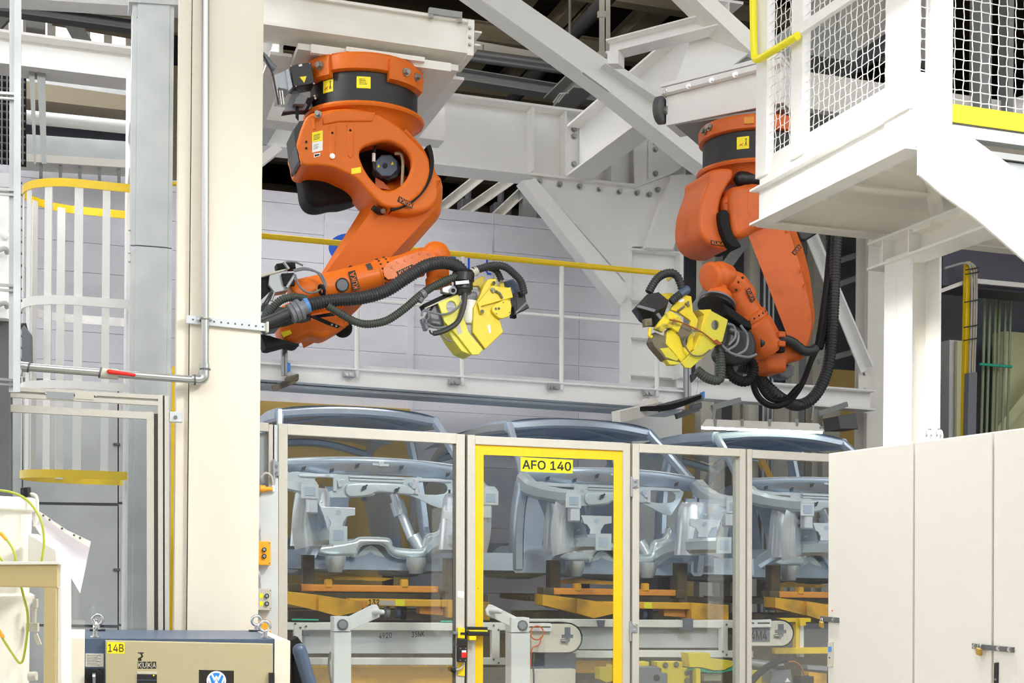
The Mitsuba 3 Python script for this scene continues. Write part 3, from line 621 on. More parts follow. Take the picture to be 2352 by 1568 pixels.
oh.add('light_tube', cyl(V(20, 264, OV), V(310, 294, OV), .06, n=14), 'steel_white', 40)
band(20, 310, 282, 308, 304, 326, OV + .15, .2, 'wall_dark', 'dark_band')
band(20, 310, 305, 326, 358, 376, OV + .1, .06, 'galvanised', 'lower_panel')
band(20, 310, 350, 368, 368, 386, OV - .05, .3, 'steel_cream', 'ledge')
for k in range(5): oh.add('bracket', slab([(90 + 45 * k, 362 + 5 * k), (97 + 45 * k, 363 + 5 * k), (97 + 45 * k, 405 + 5 * k), (90 + 45 * k, 404 + 5 * k)], OV, .12), 'steel_grey')
for i, (x0, x1) in enumerate(((66, 80), (84, 104))):
    th = Thing('gantry_hanger', ('left', 'right')[i] + ' of two grey hangers below the white beam at the upper left', 'hanger')
    th.solo(hexa([V(x0 + 12, 376, 2.7), V(x1 + 3, 376, 2.7), V(x1 + 3, 376, 2.85), V(x0 + 12, 376, 2.85), V(x0, 160, 2.7), V(x1, 160, 2.7), V(x1, 160, 2.85), V(x0, 160, 2.85)]), 'steel_grey')
cgr = Thing('cable_rack', 'dark cable racks with pale rungs at the far upper left', 'rack')
cgr.add('back', slab([(-40, 165), (60, 175), (60, 380), (-40, 368)], 4.2, .05), 'wall_dark')
for k in range(11): cgr.add('rung', slab([(-40, 178 + 18 * k), (58, 186 + 18 * k), (58, 189 + 18 * k), (-40, 181 + 18 * k)], 4.12, .03), 'steel_grey')
for x in (2, 14, 26, 50): cgr.add('stile', slab([(x, 168), (x + 4, 168), (x + 4, 376), (x, 376)], 4.08, .03), 'steel_grey')
# grey panelled booth wall behind the cage ladder
BV = 2.7
bw = struct('wall_booth', rbox(uv_of(-60, 1000, BV)[0], uv_of(285, 1000, BV)[0], BV + .01, BV + .08, 0, uv_of(150, 872, BV)[2]), 'steel_dark', 'grey panelled booth wall behind the cage ladder')
ys = [880, 1158, 1438, 1700]
for ya, yb in zip(ys, ys[1:]):
    for xa, xb in ((-40, 50), (53, 270), (273, 330)):
        spart(bw, 'panel', slab([(xa, ya), (xb, ya + 4), (xb, yb - 3), (xa, yb - 6)], BV - .02, .03), 'wall_grey')
for y in (1020, 1308): spart(bw, 'latch', cbox(V(268, y, BV - .03), Ah, Bax, Zax, .05, .02, .02, .004), 'steel_dark')
# cage ladder
lad = Thing('cage_ladder', 'white cage ladder with yellow top and bottom hoops beside the galvanised column', 'ladder')
LC = rig(P(190, 450, 8.45)); lu, lv = LC[0], LC[1]; lr = .335
def hoop(py, mat, hgt, part='hoop', **kw):
    z = rig(P(190, py, 8.45))[2]; pts = [(lu + .30, lv - lr)] + [(lu - .02 + lr * math.cos(t), lv + lr * math.sin(t)) for t in np.linspace(-np.pi / 2, -3 * np.pi / 2, 25)] + [(lu + .30, lv + lr)]
    p = np.array(pts); rings = []
    d = np.gradient(p, axis=0); nrm = np.stack([d[:, 1], -d[:, 0]], 1); nrm /= np.linalg.norm(nrm, axis=1, keepdims=True)
    for q, n_ in zip(p, nrm): rings.append([R(*(q + n_ * .004), z - hgt / 2), R(*(q + n_ * .004), z + hgt / 2), R(*(q - n_ * .004), z + hgt / 2), R(*(q - n_ * .004), z - hgt / 2)])
    lad.add(part, ring_skin(rings), mat, **kw)
hoop(454, 'safety_yellow', .05, label='yellow top hoop'); hoop(713, 'steel_white', .055); hoop(899, 'steel_white', .05); hoop(1096, 'safety_yellow', .05, label='yellow bottom hoop')
zA, zB = rig(P(190, 1096, 8.45))[2], rig(P(190, 454, 8.45))[2]
for t in np.radians([-90, -122, -152, -180, -215, -250]):
    c = np.array([lu - .02 + (lr - .006) * math.cos(t), lv + (lr - .006) * math.sin(t)]); tg = np.array([-math.sin(t), math.cos(t)])
    lad.add('bar', cbox(R(*c, (zA + zB) / 2), Aax * tg[0] + Bax * tg[1], Aax * tg[1] - Bax * tg[0], Zax, .05, .008, zB - zA), 'steel_white')
lad.add('bar', cbox(R(lu + .14, lv - lr + .006, (zA + zB) / 2), Aax, Bax, Zax, .045, .008, zB - zA), 'steel_white')
for dv in (-.22, .22): lad.add('stile', cyl(R(lu + .285, lv + dv, 0), R(lu + .285, lv + dv, zB + (.9 if dv > 0 else .02)), .024, n=12), 'steel_white', 40)
for k in range(15): lad.add('rung', cyl(R(lu + .285, lv - .22, .3 + .28 * k), R(lu + .285, lv + .22, .3 + .28 * k), .012, n=8), 'steel_white', 40)
# galvanised cable riser column
gc = Thing('cable_riser', 'tall galvanised sheet metal riser left of the cream column', 'cable duct')
gv = .55
q0, q1 = uv_of(298, 700, gv)[0], uv_of(394, 700, gv)[0]; zj = uv_of(340, 566, gv)[2]
for part, za, zb, dd in (('lower_cover', 0, zj - .004, 0), ('upper_cover', zj + .004, 7.5, .004)):
    w = q1 - q0
    gc.add(part, prof_bar(R((q0 + q1) / 2, gv + dd, za), R((q0 + q1) / 2, gv + dd, zb), [(-w / 2, 0), (-w / 2 + .022, 0), (-w / 2 + .026, .012), (w / 2 - .03, .012), (w / 2 - .026, 0), (w / 2, 0), (w / 2, -.2), (-w / 2, -.2)], up=-Bax), 'galvanised')
for y in (40, 526):
    for x in (316, 338, 359, 381): gc.add('screw', cyl(V(x, y + (x - 316) * .12, gv + .002), V(x, y + (x - 316) * .12, gv - .004), .0045, n=8), 'steel_dark')
gc.add('top_bracket', slab([(296, -6), (420, 0), (420, 12), (296, 4)], gv - .02, .2), 'galvanised')
for y in (528, 580, 600): gc.add('rivet', sphere(V(297, y, gv - .01), .008), 'chrome')
yp = Thing('yellow_pole', 'thin yellow pole in the gap between the galvanised riser and the cream column', 'pole'); q = uv_of(400, 900, 1.0)[0]
yp.solo(cbox(R(q, 1.0, 1.35), Aax, Bax, Zax, .03, .03, 2.7), 'safety_yellow')
th = Thing('yellow_stub', 'short yellow rail end poking out left of the cream column', 'rail'); th.solo(cyl(V(380, 421, .7), V(440, 424, .7), .013, n=10), 'safety_yellow', 40)
# cream column with pipe
CFv = -.28
cc = Thing('cream_column', 'broad cream coloured column standing left of the fence', 'column')
qa, qb = uv_of(436, 800, CFv)[0], uv_of(598.5, 800, CFv)[0]
cc.add('front_casing', rbox(qa, qb, CFv, CFv + .15, 0, 7.5), 'column_cream')
qs = uv_of(405.5, 800, CFv + .03)[0]; cc.add('side_strip', rbox(qs, qa - .004, CFv + .03, CFv + .15, 0, 7.5), 'column_cream')
pv = CFv - .05
pl = Thing('water_pipe', 'galvanised pipe with a red lever valve, running down the cream column and left', 'pipe')
pts = [V(471, -40, pv), V(471, 866, pv), V(60, 840, pv), V(45, 845, pv - .02)]
pl.add('riser', cyl(V(472, -40, pv), V(471, 848, pv), .0205, n=18), 'zinc_pipe', 40)
pl.add('run', cyl(V(448, 872, pv), V(66, 843, pv), .0205, n=18), 'zinc_pipe', 40)
pl.add('elbow', bent([V(470, 835, pv), V(470, 873, pv), V(440, 871, pv)], .026, 14, .05), 'zinc_pipe', 40)
for p, q in ((V(471, 846, pv), V(471, 850, pv)), (V(449, 872, pv), V(445, 872, pv)), (V(232, 856, pv), V(228, 855, pv)), (V(68, 843, pv), V(64, 842, pv))): pl.add('collar', cyl(p, q, .0285, n=16), 'steel_dark', 40)
pl.add('elbow', bent([V(66, 843, pv), V(42, 841, pv), V(40, 862, pv)], .026, 14, .05), 'zinc_pipe', 40)
k = pl.add('valve_body', cyl(V(231, 857, pv), V(272, 860, pv), .027, n=16), 'label_grey', 40)
pl.sub(k, 'handle', hull(np.vstack([sphere(V(251, 853, pv - .035), .012).vertices, sphere(V(308, 861, pv - .04), .0085).vertices])), 'red_paint', 40, label='red lever handle')
st = Thing('strut_channel', 'perforated zinc strut channel clamping the pipe to the cream column', 'bracket')
p0, p1 = V(428, 733, CFv - .012), V(612, 752, CFv - .012)
st.add('channel', bar(p0, p1, .024, .042), 'galvanised')
for t in np.linspace(.08, .95, 11): st.add('slot', cyl(p0 + (p1 - p0) * t - Bax * .0125 * 1.02, p0 + (p1 - p0) * t - Bax * .0135, .0055, n=8), 'steel_dark')
st.add('end_cap', cbox(p1 + Ah * .004, Ah, Bax, Zax, .012, .05, .055), 'label_grey')
st.add('clamp', torus(V(471.5, 732, pv), Zax, .025, .005), 'zinc_pipe', 40)
for dx in (-15, 15): st.add('clamp_screw', hexbolt(V(471 + dx, 733, CFv - .03), -Bax, .006, .008), 'chrome')
# cable ladder upright at the left edge with a pale cabinet behind
up = Thing('cable_ladder', 'galvanised upright cable ladder at the left edge', 'cable ladder')
uv_ = -.7
up.add('stile', slab([(33, -40), (49, -40), (46, 900), (30, 900)], uv_, .02), 'galvanised'); up.add('stile_side', slab([(22, -40), (33, -40), (30, 900), (20, 900)], uv_ + .05, .02), 'galvanised')
for y in (212, 433, 653, 870): up.add('rung', cat(slab([(-60, y - 8), (34, y), (34, y + 6), (-60, y - 2)], uv_ + .03, .02), slab([(-60, y + 4), (34, y + 12), (34, y + 17), (-60, y + 9)], uv_ + .03, .02)), 'zinc_pipe')
for k in range(16): up.add('clip', cyl(V(48, 420 + 27 * k, uv_ + .01), V(51, 420 + 27 * k, uv_ + .01), .006, n=6), 'steel_dark')
wc = Thing('valve_cabinet', 'white cabinet with grey hose tails behind the cable ladder at the left edge', 'cabinet')
wc.add('case', slab([(-60, 440), (20, 448), (20, 732), (-60, 726)], -.5, .3, .01), 'steel_white')
wc.add('top', slab([(-60, 392), (24, 398), (24, 430), (-60, 424)], -.48, .3), 'wall_grey')
for y0, y1 in ((575, 650), (700, 770)): wc.add('hose', bent([V(-30, y0 + 40, -.55), V(-6, y0, -.55), V(14, y0 - 6, -.55), V(16, y0 + 6, -.52)], .012, 8, .06), 'cable_grey', 40)
wc.add('knob', sphere(V(13, 541, -.51), .02, (1, .5, 1)), 'steel_white', True)
lb = Thing('dark_cabinet', 'dark cabinet below the white valve cabinet at the left edge', 'cabinet'); lb.solo(slab([(-60, 730), (22, 738), (22, 1300), (-60, 1300)], -.42, .3), 'steel_dark')
bx = Thing('blue_canister', 'blue grey canister standing behind the galvanised upright', 'canister')
bx.add('body', slab([(49, 752), (56, 746), (68, 762), (73, 768), (74, 835), (49, 835)], 1.0, .15, .01), 'grey_plastic'); bx.add('cap', slab([(47, 741), (60, 741), (63, 753), (47, 753)], 1.02, .08, .01), 'black_plastic')
# aluminium frame door at the lower left
fv = -.34
fr = Thing('machine_door', 'beige aluminium profile door with glass at the lower left', 'machine door')
def rail2(y0, y1, h, v, part): # two-lipped profile with a groove
    fr.add(part, cat(slab([(-60, y0 - 5), (363, y1), (363, y1 + h * .38), (-60, y0 - 5 + h * .38)], v, .03), slab([(-60, y0 - 5 + h * .6), (363, y1 + h * .6), (363, y1 + h), (-60, y0 - 5 + h)], v, .03), slab([(-60, y0 - 5 + h * .3), (363, y1 + h * .3), (363, y1 + h * .7), (-60, y0 - 5 + h * .7)], v + .015, .015)), 'fence_alu')
rail2(888, 907, 24, fv, 'top_rail')
fr.add('rail', slab([(-60, 924), (337, 946), (337, 962), (-60, 941)], fv + .02, .03), 'fence_alu')
for x0, x1, y0 in ((363, 374, 906), (378, 388, 908), (337, 353, 945)): fr.add('post', slab([(x0, y0), (x1, y0), (x1 + 1, 1620), (x0 + 1, 1620)], fv + (.02 if x0 == 337 else 0), .035), 'fence_alu')
fr.add('seal', slab([(374, 908), (378, 908), (379, 1620), (375, 1620)], fv + .02, .01), 'fence_seal'); fr.add('seal', slab([(354, 950), (362, 950), (363, 1620), (355, 1620)], fv + .03, .01), 'fence_seal')
fr.add('pane', slab([(-60, 942), (337, 962), (338, 1620), (-60, 1620)], fv + .035, .005), 'glass')
fr.add('nameplate', slab([(107, 898), (170, 902), (169, 918), (107, 914)], fv - .004, .004), 'grey_alu'); fr.add('nameplate', slab([(172, 901), (216, 904), (216, 918), (172, 915)], fv - .004, .004), 'label_grey')
for x, y in ((105, 904), (220, 909)): fr.add('screw', sphere(V(x, y, fv - .002), .005), 'chrome', True)
fr.add('wall_bracket', cat(cbox(V(404, 958, fv + .02), Ah, Bax, Zax, .07, .03, .055, .004)), 'galvanised'); fr.add('screw', hexbolt(V(403, 958, fv), -Bax, .007, .008), 'chrome')
# ---------------------------------------------------------------- safety fence and its doors
def slabU(pxs, u, t, r=0.0, holes=()):          # a plate on the upright plane across the line at u; t thick along the line
    o = U(1500, CY, u); f = lambda pp: np.array([((U(x, y, u) - o) @ Bax, (U(x, y, u) - o)[2]) for x, y in pp])
    return to_frame(rext(f(pxs), t, r, [f(h) for h in holes]), o, Bax, Zax, Ah)
def slabY(pxs, Y, t, r=0.0, holes=(), sm=0):    # a plate facing the camera square at distance Y
    o = P(CX, CY, Y); f = lambda pp: np.array([(P(x, y, Y) - o)[[0, 2]] for x, y in pp])
    g = (lambda pp: dense(f(pp), sm)) if sm else f
    return to_frame(rext(g(pxs), t, r, [g(h) for h in holes]), o, np.array([1.0, 0, 0]), Zax, np.array([0, 1.0, 0]))
BOT = 1720
def upost(x0, x1, y0, v=0.0, t=.045, r=.003): return slab([(x0, y0), (x1, y0 + (x1 - x0) * .05), (x1 - 1, BOT), (x0 - 1, BOT)], v, t, r)
def rail(x0, x1, y0, y1, h0, h1, v=0.0, t=.045): return slab([(x0, y0), (x1, y1), (x1, y1 + h1), (x0, y0 + h0)], v, t, .003)
f1 = Thing('fence_door', 'left glazed fence door in beige aluminium frame before the first car body', 'fence door')
f1.add('post', upost(640, 661, 972), 'fence_alu'); f1.add('post', upost(1048, 1068, 996), 'fence_alu')
f1.add('top_rail', rail(661, 1048, 973, 995, 25, 24), 'fence_alu')
f1.add('pane', slab([(661, 998), (1048, 1019), (1047, BOT), (660, BOT)], .02, .005), 'glass')
f1.add('gasket', slab([(1041, 1018), (1048, 1019), (1047, BOT), (1040, BOT)], .012, .012), 'fence_seal')
f1.add('sticker', slab([(1052, 1356), (1066, 1358), (1064, 1373), (1051, 1370)], -.002, .002), 'label_white')
f0 = Thing('fence_panel', 'narrow galvanised fence section with switch boxes beside the cream column', 'fence panel')
f0.add('top_rail', rail(560, 617, 967, 971, 20, 20, .01), 'fence_alu'); f0.add('post', upost(617, 627, 974, .012), 'fence_alu'); f0.add('post', upost(630, 639, 975, .012), 'galvanised')
f0.add('seal', upost(627, 630, 976, .03, .01, 0), 'fence_seal'); f0.add('plate', slab([(560, 1180), (596, 1139), (634, 1098), (617, 1098), (639, 1098), (639, BOT), (560, BOT)][:2] + [(634, 1098), (639, 1098), (639, BOT), (560, BOT)], .004, .006), 'galvanised')
f0.add('back_plate', slab([(560, 992), (617, 995), (617, 1180), (560, 1180)], .05, .006), 'grey_alu')
def hinge(th, x0, x1, y0, y1, bolts, v=-.006):
    k = th.add('hinge', cat(slab([(x0, y0), (x1, y0), (x1, y1), (x0, y1)], v, .008, .002), cyl(V(x0 - 1, y0 - 6, v), V(x0 - 1, y1 + 20, v), .008, n=10)), 'grey_alu')
    for x, y in bolts: th.sub(k, 'bolt', hexbolt(V(x, y, v), -Bax, .0075, .007), 'chrome')
hinge(f0, 630, 641, 1060, 1092, [(634, 1071), (634, 1086)])
f0.add('cable', bent([V(598, 1098, -.01), V(610, 1084, -.01), V(624, 1092, -.01), V(627, 1110, -.01), V(627, 1118, -.01)], .007, 8, .04), 'cable_grey', 40)
f0.add('plug', cbox(V(627, 1122, -.01), Ah, Bax, Zax, .018, .018, .035, .003), 'label_white')
f0.add('sensor', lathe(V(597, 1122, -.02), Ah, [(0, .02), (.03, .02), (.03, .012), (.07, .012), (.07, 0)], 16), 'orange_box', 40)
def bbox_(name, lab, x0, y0, x1, y1, mat, buttons, gland):
    th = Thing(name, lab, 'switch box'); th.add('case', slab([(x0, y0), (x1, y0 + 1), (x1, y1), (x0, y1 - 1)], -.055, .055, .006), mat)
    for x, y in buttons:
        k = th.add('button', cyl(V(x, y, -.055), V(x, y, -.068), .0125, n=18), 'black_plastic'); th.sub(k, 'cap', cyl(V(x, y, -.068), V(x, y, -.073), .008, n=14), 'grey_alu')
        if gland == 2: th.add('label_plate', slab([(x - 17, y - 5), (x - 9, y - 5), (x - 9, y + 5), (x - 17, y + 5)], -.057, .002), 'lime_yellow')
    for x, y in ((x1 - 3, y0 + 5), (x1 - 3, y1 - 5)): th.add('screw', cyl(V(x, y, -.055), V(x, y, -.0565), .003, n=8), 'steel_dark')
    th.add('cable_gland', cat(cyl(V(x0 + 5, y0 - 12, -.03), V(x0 + 5, y0 + 1, -.03), .011, n=12), tube(spline([V(x0 + 5, y0 - 10, -.03), V(x0 + 6, y0 - 28, -.03), V(x0 + 3, y0 - 40, -.02), V(x0 - 4, y0 - 34, -.0)], 6), .0065, 8)), 'grey_alu', 40)
bbox_('switch_box', 'orange switch box with two round buttons, beside the cream column', 590, 1242, 622, 1298, 'orange_box', ((607, 1262), (607, 1277)), 1)
bbox_('switch_box', 'pale grey switch box with two round buttons and yellow tags, below the orange one', 590, 1351, 624, 1402, 'label_grey', ((613, 1368), (613, 1386)), 2)
bbox_('switch_box', 'orange box half hidden behind the eyebolt of the controller cabinet', 590, 1426, 622, 1480, 'orange_box', (), 1)
f2 = Thing('fence_door', 'glazed door with a bright yellow border and a number plate in the fence', 'fence door')
f2.add('post', upost(1074, 1092, 998), 'fence_alu'); f2.add('post', upost(1431, 1448, 1017), 'fence_alu'); f2.add('top_rail', rail(1092, 1431, 1000, 1016, 20, 19), 'fence_alu')
f2.add('seal', upost(1068, 1074, 999, .03, .01, 0), 'fence_seal')
yb = [(1092, 1020), (1431, 1035), (1429, BOT), (1090, BOT)]; yi = [(1111, 1044), (1410, 1056), (1408, BOT - 40), (1109, BOT - 40)]
f2.add('border', slab(yb, .012, .006, 0, [yi]), 'door_yellow', label='bright yellow border')
f2.add('pane', slab([(1092, 1020), (1431, 1035), (1429, BOT), (1090, BOT)], .024, .005), 'glass')
f2.add('handle_plate', slab([(1098, 1350), (1099, 1350), (1099, 1352), (1098, 1352)], .010, .002), 'ink_black')
npk = f2.add('number_plate', slab([(1196, 1049), (1316, 1056), (1315, 1087), (1196, 1082)], .017, .004), 'lime_yellow', label='yellow number plate reading AFO 140')
q = V(1256, 1068.5, .0165); xd = unit(V(1316, 1071, .0165) - V(1196, 1065.5, .0165))
f2.sub(npk, 'lettering', text_on('AFO 140', q, xd, Zax, .050, .0012, True, True, np.linalg.norm(V(1312, 1068, .0165) - V(1200, 1068, .0165))), 'ink_black')
f3 = Thing('fence_panel', 'middle glazed fence panel just right of the yellow bordered door', 'fence panel')
f3.add('post', upost(1453, 1469, 1018), 'fence_alu'); f3.add('post', upost(1700, 1713, 1030), 'fence_alu'); f3.add('post', upost(1690, 1700, 1046, .03), 'fence_alu')
f3.add('top_rail', rail(1469, 1700, 1018, 1030, 21, 18), 'fence_alu'); f3.add('seal', upost(1448, 1453, 1018, .03, .01, 0), 'fence_seal')
f3.add('pane', slab([(1469, 1039), (1700, 1048), (1698, BOT), (1468, BOT)], .02, .005), 'glass')
hinge(f3, 1452, 1468, 1100, 1120, [(1460, 1105), (1460, 1117)]); hinge(f3, 1449, 1465, 1432, 1452, [(1458, 1436), (1458, 1448)])
f4 = Thing('fence_panel', 'right glazed fence panel running behind the tall pale cabinet', 'fence panel')
f4.add('post', upost(1717, 1728, 1031), 'fence_alu'); f4.add('top_rail', rail(1728, 1960, 1032, 1045, 20, 18), 'fence_alu'); f4.add('seal', upost(1713, 1717, 1031, .03, .01, 0), 'fence_seal')
f4.add('pane', slab([(1728, 1051), (1960, 1062), (1958, BOT), (1726, BOT)], .02, .005), 'glass'); f4.add('post', upost(1960, 1976, 1046), 'fence_alu')
# interlock of the yellow door
lk = Thing('door_interlock', 'yellow and black safety interlock with a red padlock tag on the yellow bordered door', 'lock')
lk.add('bracket', slab([(1052, 1441), (1068, 1442), (1068, 1466), (1052, 1465)], -.03, .03, .003), 'safety_yellow')
lk.add('bracket', slab([(1052, 1475), (1068, 1475), (1068, 1552), (1052, 1551)], -.008, .008, .002), 'safety_yellow')
lk.add('bolt_bar', cat(slab([(1075, 1439), (1120, 1440), (1120, 1446), (1075, 1445)], -.05, .04, .002), slab([(1075, 1450), (1124, 1451), (1124, 1460), (1075, 1459)], -.055, .045, .003), slab([(1058, 1452), (1078, 1452), (1078, 1457), (1058, 1457)], -.035, .012)), 'black_plastic')
lk.add('bolt_strip', slab([(1078, 1446), (1120, 1447), (1120, 1450), (1078, 1449)], -.045, .03), 'lime_yellow')
lk.add('knob', slab([(1078, 1460), (1094, 1460), (1094, 1470), (1078, 1470)], -.06, .05, .003), 'safety_yellow')
lk.add('switch', slab([(1054, 1467), (1074, 1467), (1073, 1484), (1053, 1484)], -.06, .05, .003), 'black_plastic')
k = lk.add('lock_body', slab([(1053, 1486), (1074, 1486), (1073, 1520), (1053, 1520)], -.055, .045, .004), 'black_plastic')
lk.sub(k, 'red_tag', slab([(1060, 1497), (1072, 1497), (1072, 1510), (1060, 1510)], -.057, .003), 'red_paint', label='red tag'); lk.sub(k, 'white_tag', slab([(1061, 1493), (1071, 1493), (1071, 1498), (1061, 1498)], -.058, .003), 'label_white')
for x, y in ((1057, 1489), (1070, 1489), (1057, 1516), (1069, 1516)): lk.sub(k, 'screw', cyl(V(x, y, -.055), V(x, y, -.058), .004, n=8), 'chrome')
lk.add('clip', cbox(V(1046, 1453, -.015), Ah, Bax, Zax, .03, .03, .018, .003), 'grey_plastic')
lk.add('cable', bent([V(1064, 1520, -.03), V(1064, 1530, -.03), V(1054, 1538, -.03), V(1042, 1537, -.01)], .006, 8, .03), 'cable_grey', 40)
lk.add('cable_socket', lathe(V(1041, 1537, -.0), -Bax, [(0, .018), (.012, .018), (.014, .012), (.03, .008)], 16), 'black_plastic', 40)
# ---------------------------------------------------------------- foreground: robot controller cabinet, drum, frame, tall cabinets
KV, KB = -1.2, -.42
kc = Thing('controller_cabinet', 'low beige robot controller cabinet with a yellow 14B label before the cream column', 'cabinet')
def ku(px): return uv_of(px, 1465, KV)[0]
kz = uv_of(410, 1466, KV)[2]
kc.add('shell', plate([R(ku(157), KV, 0), R(ku(195), KV, 0), R(ku(195), KV, kz), R(ku(157), KV, kz)], Bax, KB - KV), 'cabinet_shell')
kc.add('shell', hexa([R(ku(631), KV, 0), R(ku(667), KV, 0), R(ku(667), KB, 0), R(ku(631), KB, 0), R(ku(631), KV, kz), R(ku(667), KV, kz - .01), R(ku(655), KB, kz), R(ku(631), KB, kz)]), 'cabinet_shell')
kc.add('housing', rbox(ku(195), ku(631), KV + .006, KB, 0, kz - .002), 'cabinet_blue')
kc.add('door', slab([(242, 1470), (627, 1478), (627, 1760), (242, 1760)], KV - .022, .026, .006), 'cabinet_door')
d = KV - .0235
def ksl(p, off=0.0, t=.0015): return slab(p, d - off, t)
def ktext(s, cx, cy, hpx, wpx, off=.0016, bold=False): return text_on(s, V(cx, cy, d - off), Ah + np.array([0, 0, -.014]), Zax, hpx * 6.0 / FOC, .0008, bold, True, wpx * 6.0 / FOC)
k = kc.add('label', ksl([(246, 1474), (286, 1475), (286, 1501), (246, 1500)]), 'label_yellow', label='yellow label reading 14B'); kc.sub(k, 'lettering', ktext('14B', 266, 1487.5, 18, 35), 'ink_brown')
for i, ch in enumerate('KUKA'):
    x = 321 + 11 * i; k = kc.add('logo_tile', ksl([(x - 4.6, 1519), (x + 4.6, 1519.2), (x + 4.6, 1535), (x - 4.6, 1534.8)]), 'ink_black'); kc.sub(k, 'letter', ktext(ch, x, 1527, 11, 7, .0016, True), 'label_grey')
kc.add('logo_mark', [ksl([(316, 1498), (331, 1498), (329, 1500.5), (318, 1500)]), ksl([(322, 1500), (326, 1500), (329, 1507), (325, 1511), (323, 1515), (318, 1515), (317, 1511), (322, 1509), (325, 1506)]), ksl([(317, 1513), (325, 1513), (325, 1517), (317, 1517)])], 'ink_black')
k = kc.add('disk_drive', ksl([(315, 1548), (360, 1549), (360, 1600), (315, 1600)], .004, .006), 'black_plastic'); kc.sub(k, 'lamp', sphere(V(353, 1551, d - .005), .004, (1, .5, 1), 1), 'lime_yellow'); kc.sub(k, 'slot', ksl([(315, 1560), (360, 1561), (360, 1562.5), (315, 1561.5)], .0045, .001), 'cabinet_blue')
kc.add('drive_label', ksl([(315, 1541), (361, 1542), (361, 1547.5), (315, 1546.5)], 0, .001), 'label_grey')
k = kc.add('maker_plate', ksl([(457, 1538), (537, 1540), (537, 1610), (457, 1610)]), 'ink_black')
cxv, cyv, rv = 497, 1563, 22.5
def circ(r, n=48): return [(cxv + r * math.cos(t), cyv + r * math.sin(t)) for t in np.linspace(0, 2 * np.pi, n, endpoint=False)]
kc.sub(k, 'disc', ksl(circ(rv), .0012, .001), 'emblem_blue')
rg = sg.Polygon(circ(rv)).difference(sg.Polygon(circ(rv - 4)))
inner = sg.Polygon(circ(rv - 3.5))
vw = so.unary_union([sg.LineString([(483, 1540), (492.5, 1560), (497, 1560 - 6), (501.5, 1560), (511, 1540)]).buffer(2.2, join_style=2), sg.LineString([(477, 1549), (488.5, 1583), (497, 1564), (505.5, 1583), (517, 1549)]).buffer(2.2, join_style=2)]).intersection(inner)
em = so.unary_union([rg, vw])
for g_ in getattr(em, 'geoms', [em]):
    kc.sub(k, 'emblem', ksl(list(g_.exterior.coords)[:-1], .0022, .001) if not g_.interiors else slab(list(g_.exterior.coords)[:-1], d - .0022, .001, 0, [list(h.coords)[:-1] for h in g_.interiors]), 'label_white')
k = kc.add('switch_plate', slab([(195, 1534), (239, 1535), (239, 1640), (195, 1640)], KV + .002, .006), 'black_plastic')
kc.sub(k, 'rotary_knob', lathe(V(216, 1553, KV), -Bax, [(0, .036), (.02, .036), (.024, .03), (.024, 0)], 24), 'black_matt', 40); kc.sub(k, 'pointer', slab([(212, 1546), (220, 1546), (219, 1580), (213, 1580)], KV - .045, .02, .002), 'grey_plastic'); kc.sub(k, 'pointer_tip', slab([(212, 1549), (219, 1549), (219, 1554), (212, 1554)], KV - .048, .004), 'label_white')
k = kc.add('type_plate', slab([(196, 1500), (238, 1500.5), (238, 1531), (196, 1530.5)], KV + .003, .004), 'label_grey')
for j in range(7): kc.sub(k, 'print_line', slab([(199, 1504 + 3.6 * j), (232 - (j * 7) % 13, 1504.4 + 3.6 * j), (232 - (j * 7) % 13, 1505.6 + 3.6 * j), (199, 1505.2 + 3.6 * j)], KV + .0024, .001), 'fence_seal')
kc.add('door_latch', slab([(618, 1545), (631, 1545), (631, 1640), (618, 1640)], KV - .04, .02, .003), 'black_plastic')
for px, py, vv in ((224, 1443, -.52), (219, 1460, KV + .08), (589, 1443, -.52), (608, 1462, KV + .08)):
    u = uv_of(px, py, vv)[0]; o = R(u, vv, kz)
    kk = kc.add('eyebolt', cat(torus(o + Zax * .055, Bax if px != 219 else unit(Aax + Bax * .2), .024, .0075, 28, 10), cyl(o, o + Zax * .03, .012, n=12), cyl(o, o + Zax * .008, .022, n=16)), 'chrome', 40)
    if vv > -1: kc.add('foot_pad', cbox(o + Zax * .003, Aax, Bax, Zax, .075, .05, .006), 'black_plastic')
gp_ = Thing('padded_grip', 'blue grey padded tube in a black clamp right of the controller cabinet', 'grip')
gp_.add('tube', hullspheres([(V(688, 1493, -.75), .036), (V(732, 1640, -.75), .036)]), 'cabinet_blue', 60); gp_.add('clamp', cat(slab([(668, 1470), (684, 1462), (700, 1485), (694, 1488), (684, 1478), (672, 1500), (672, 1570), (668, 1580)], -.72, .12, .004), slab([(672, 1500), (690, 1540), (700, 1568), (690, 1600), (670, 1600)], -.66, .05, .004)), 'black_matt')
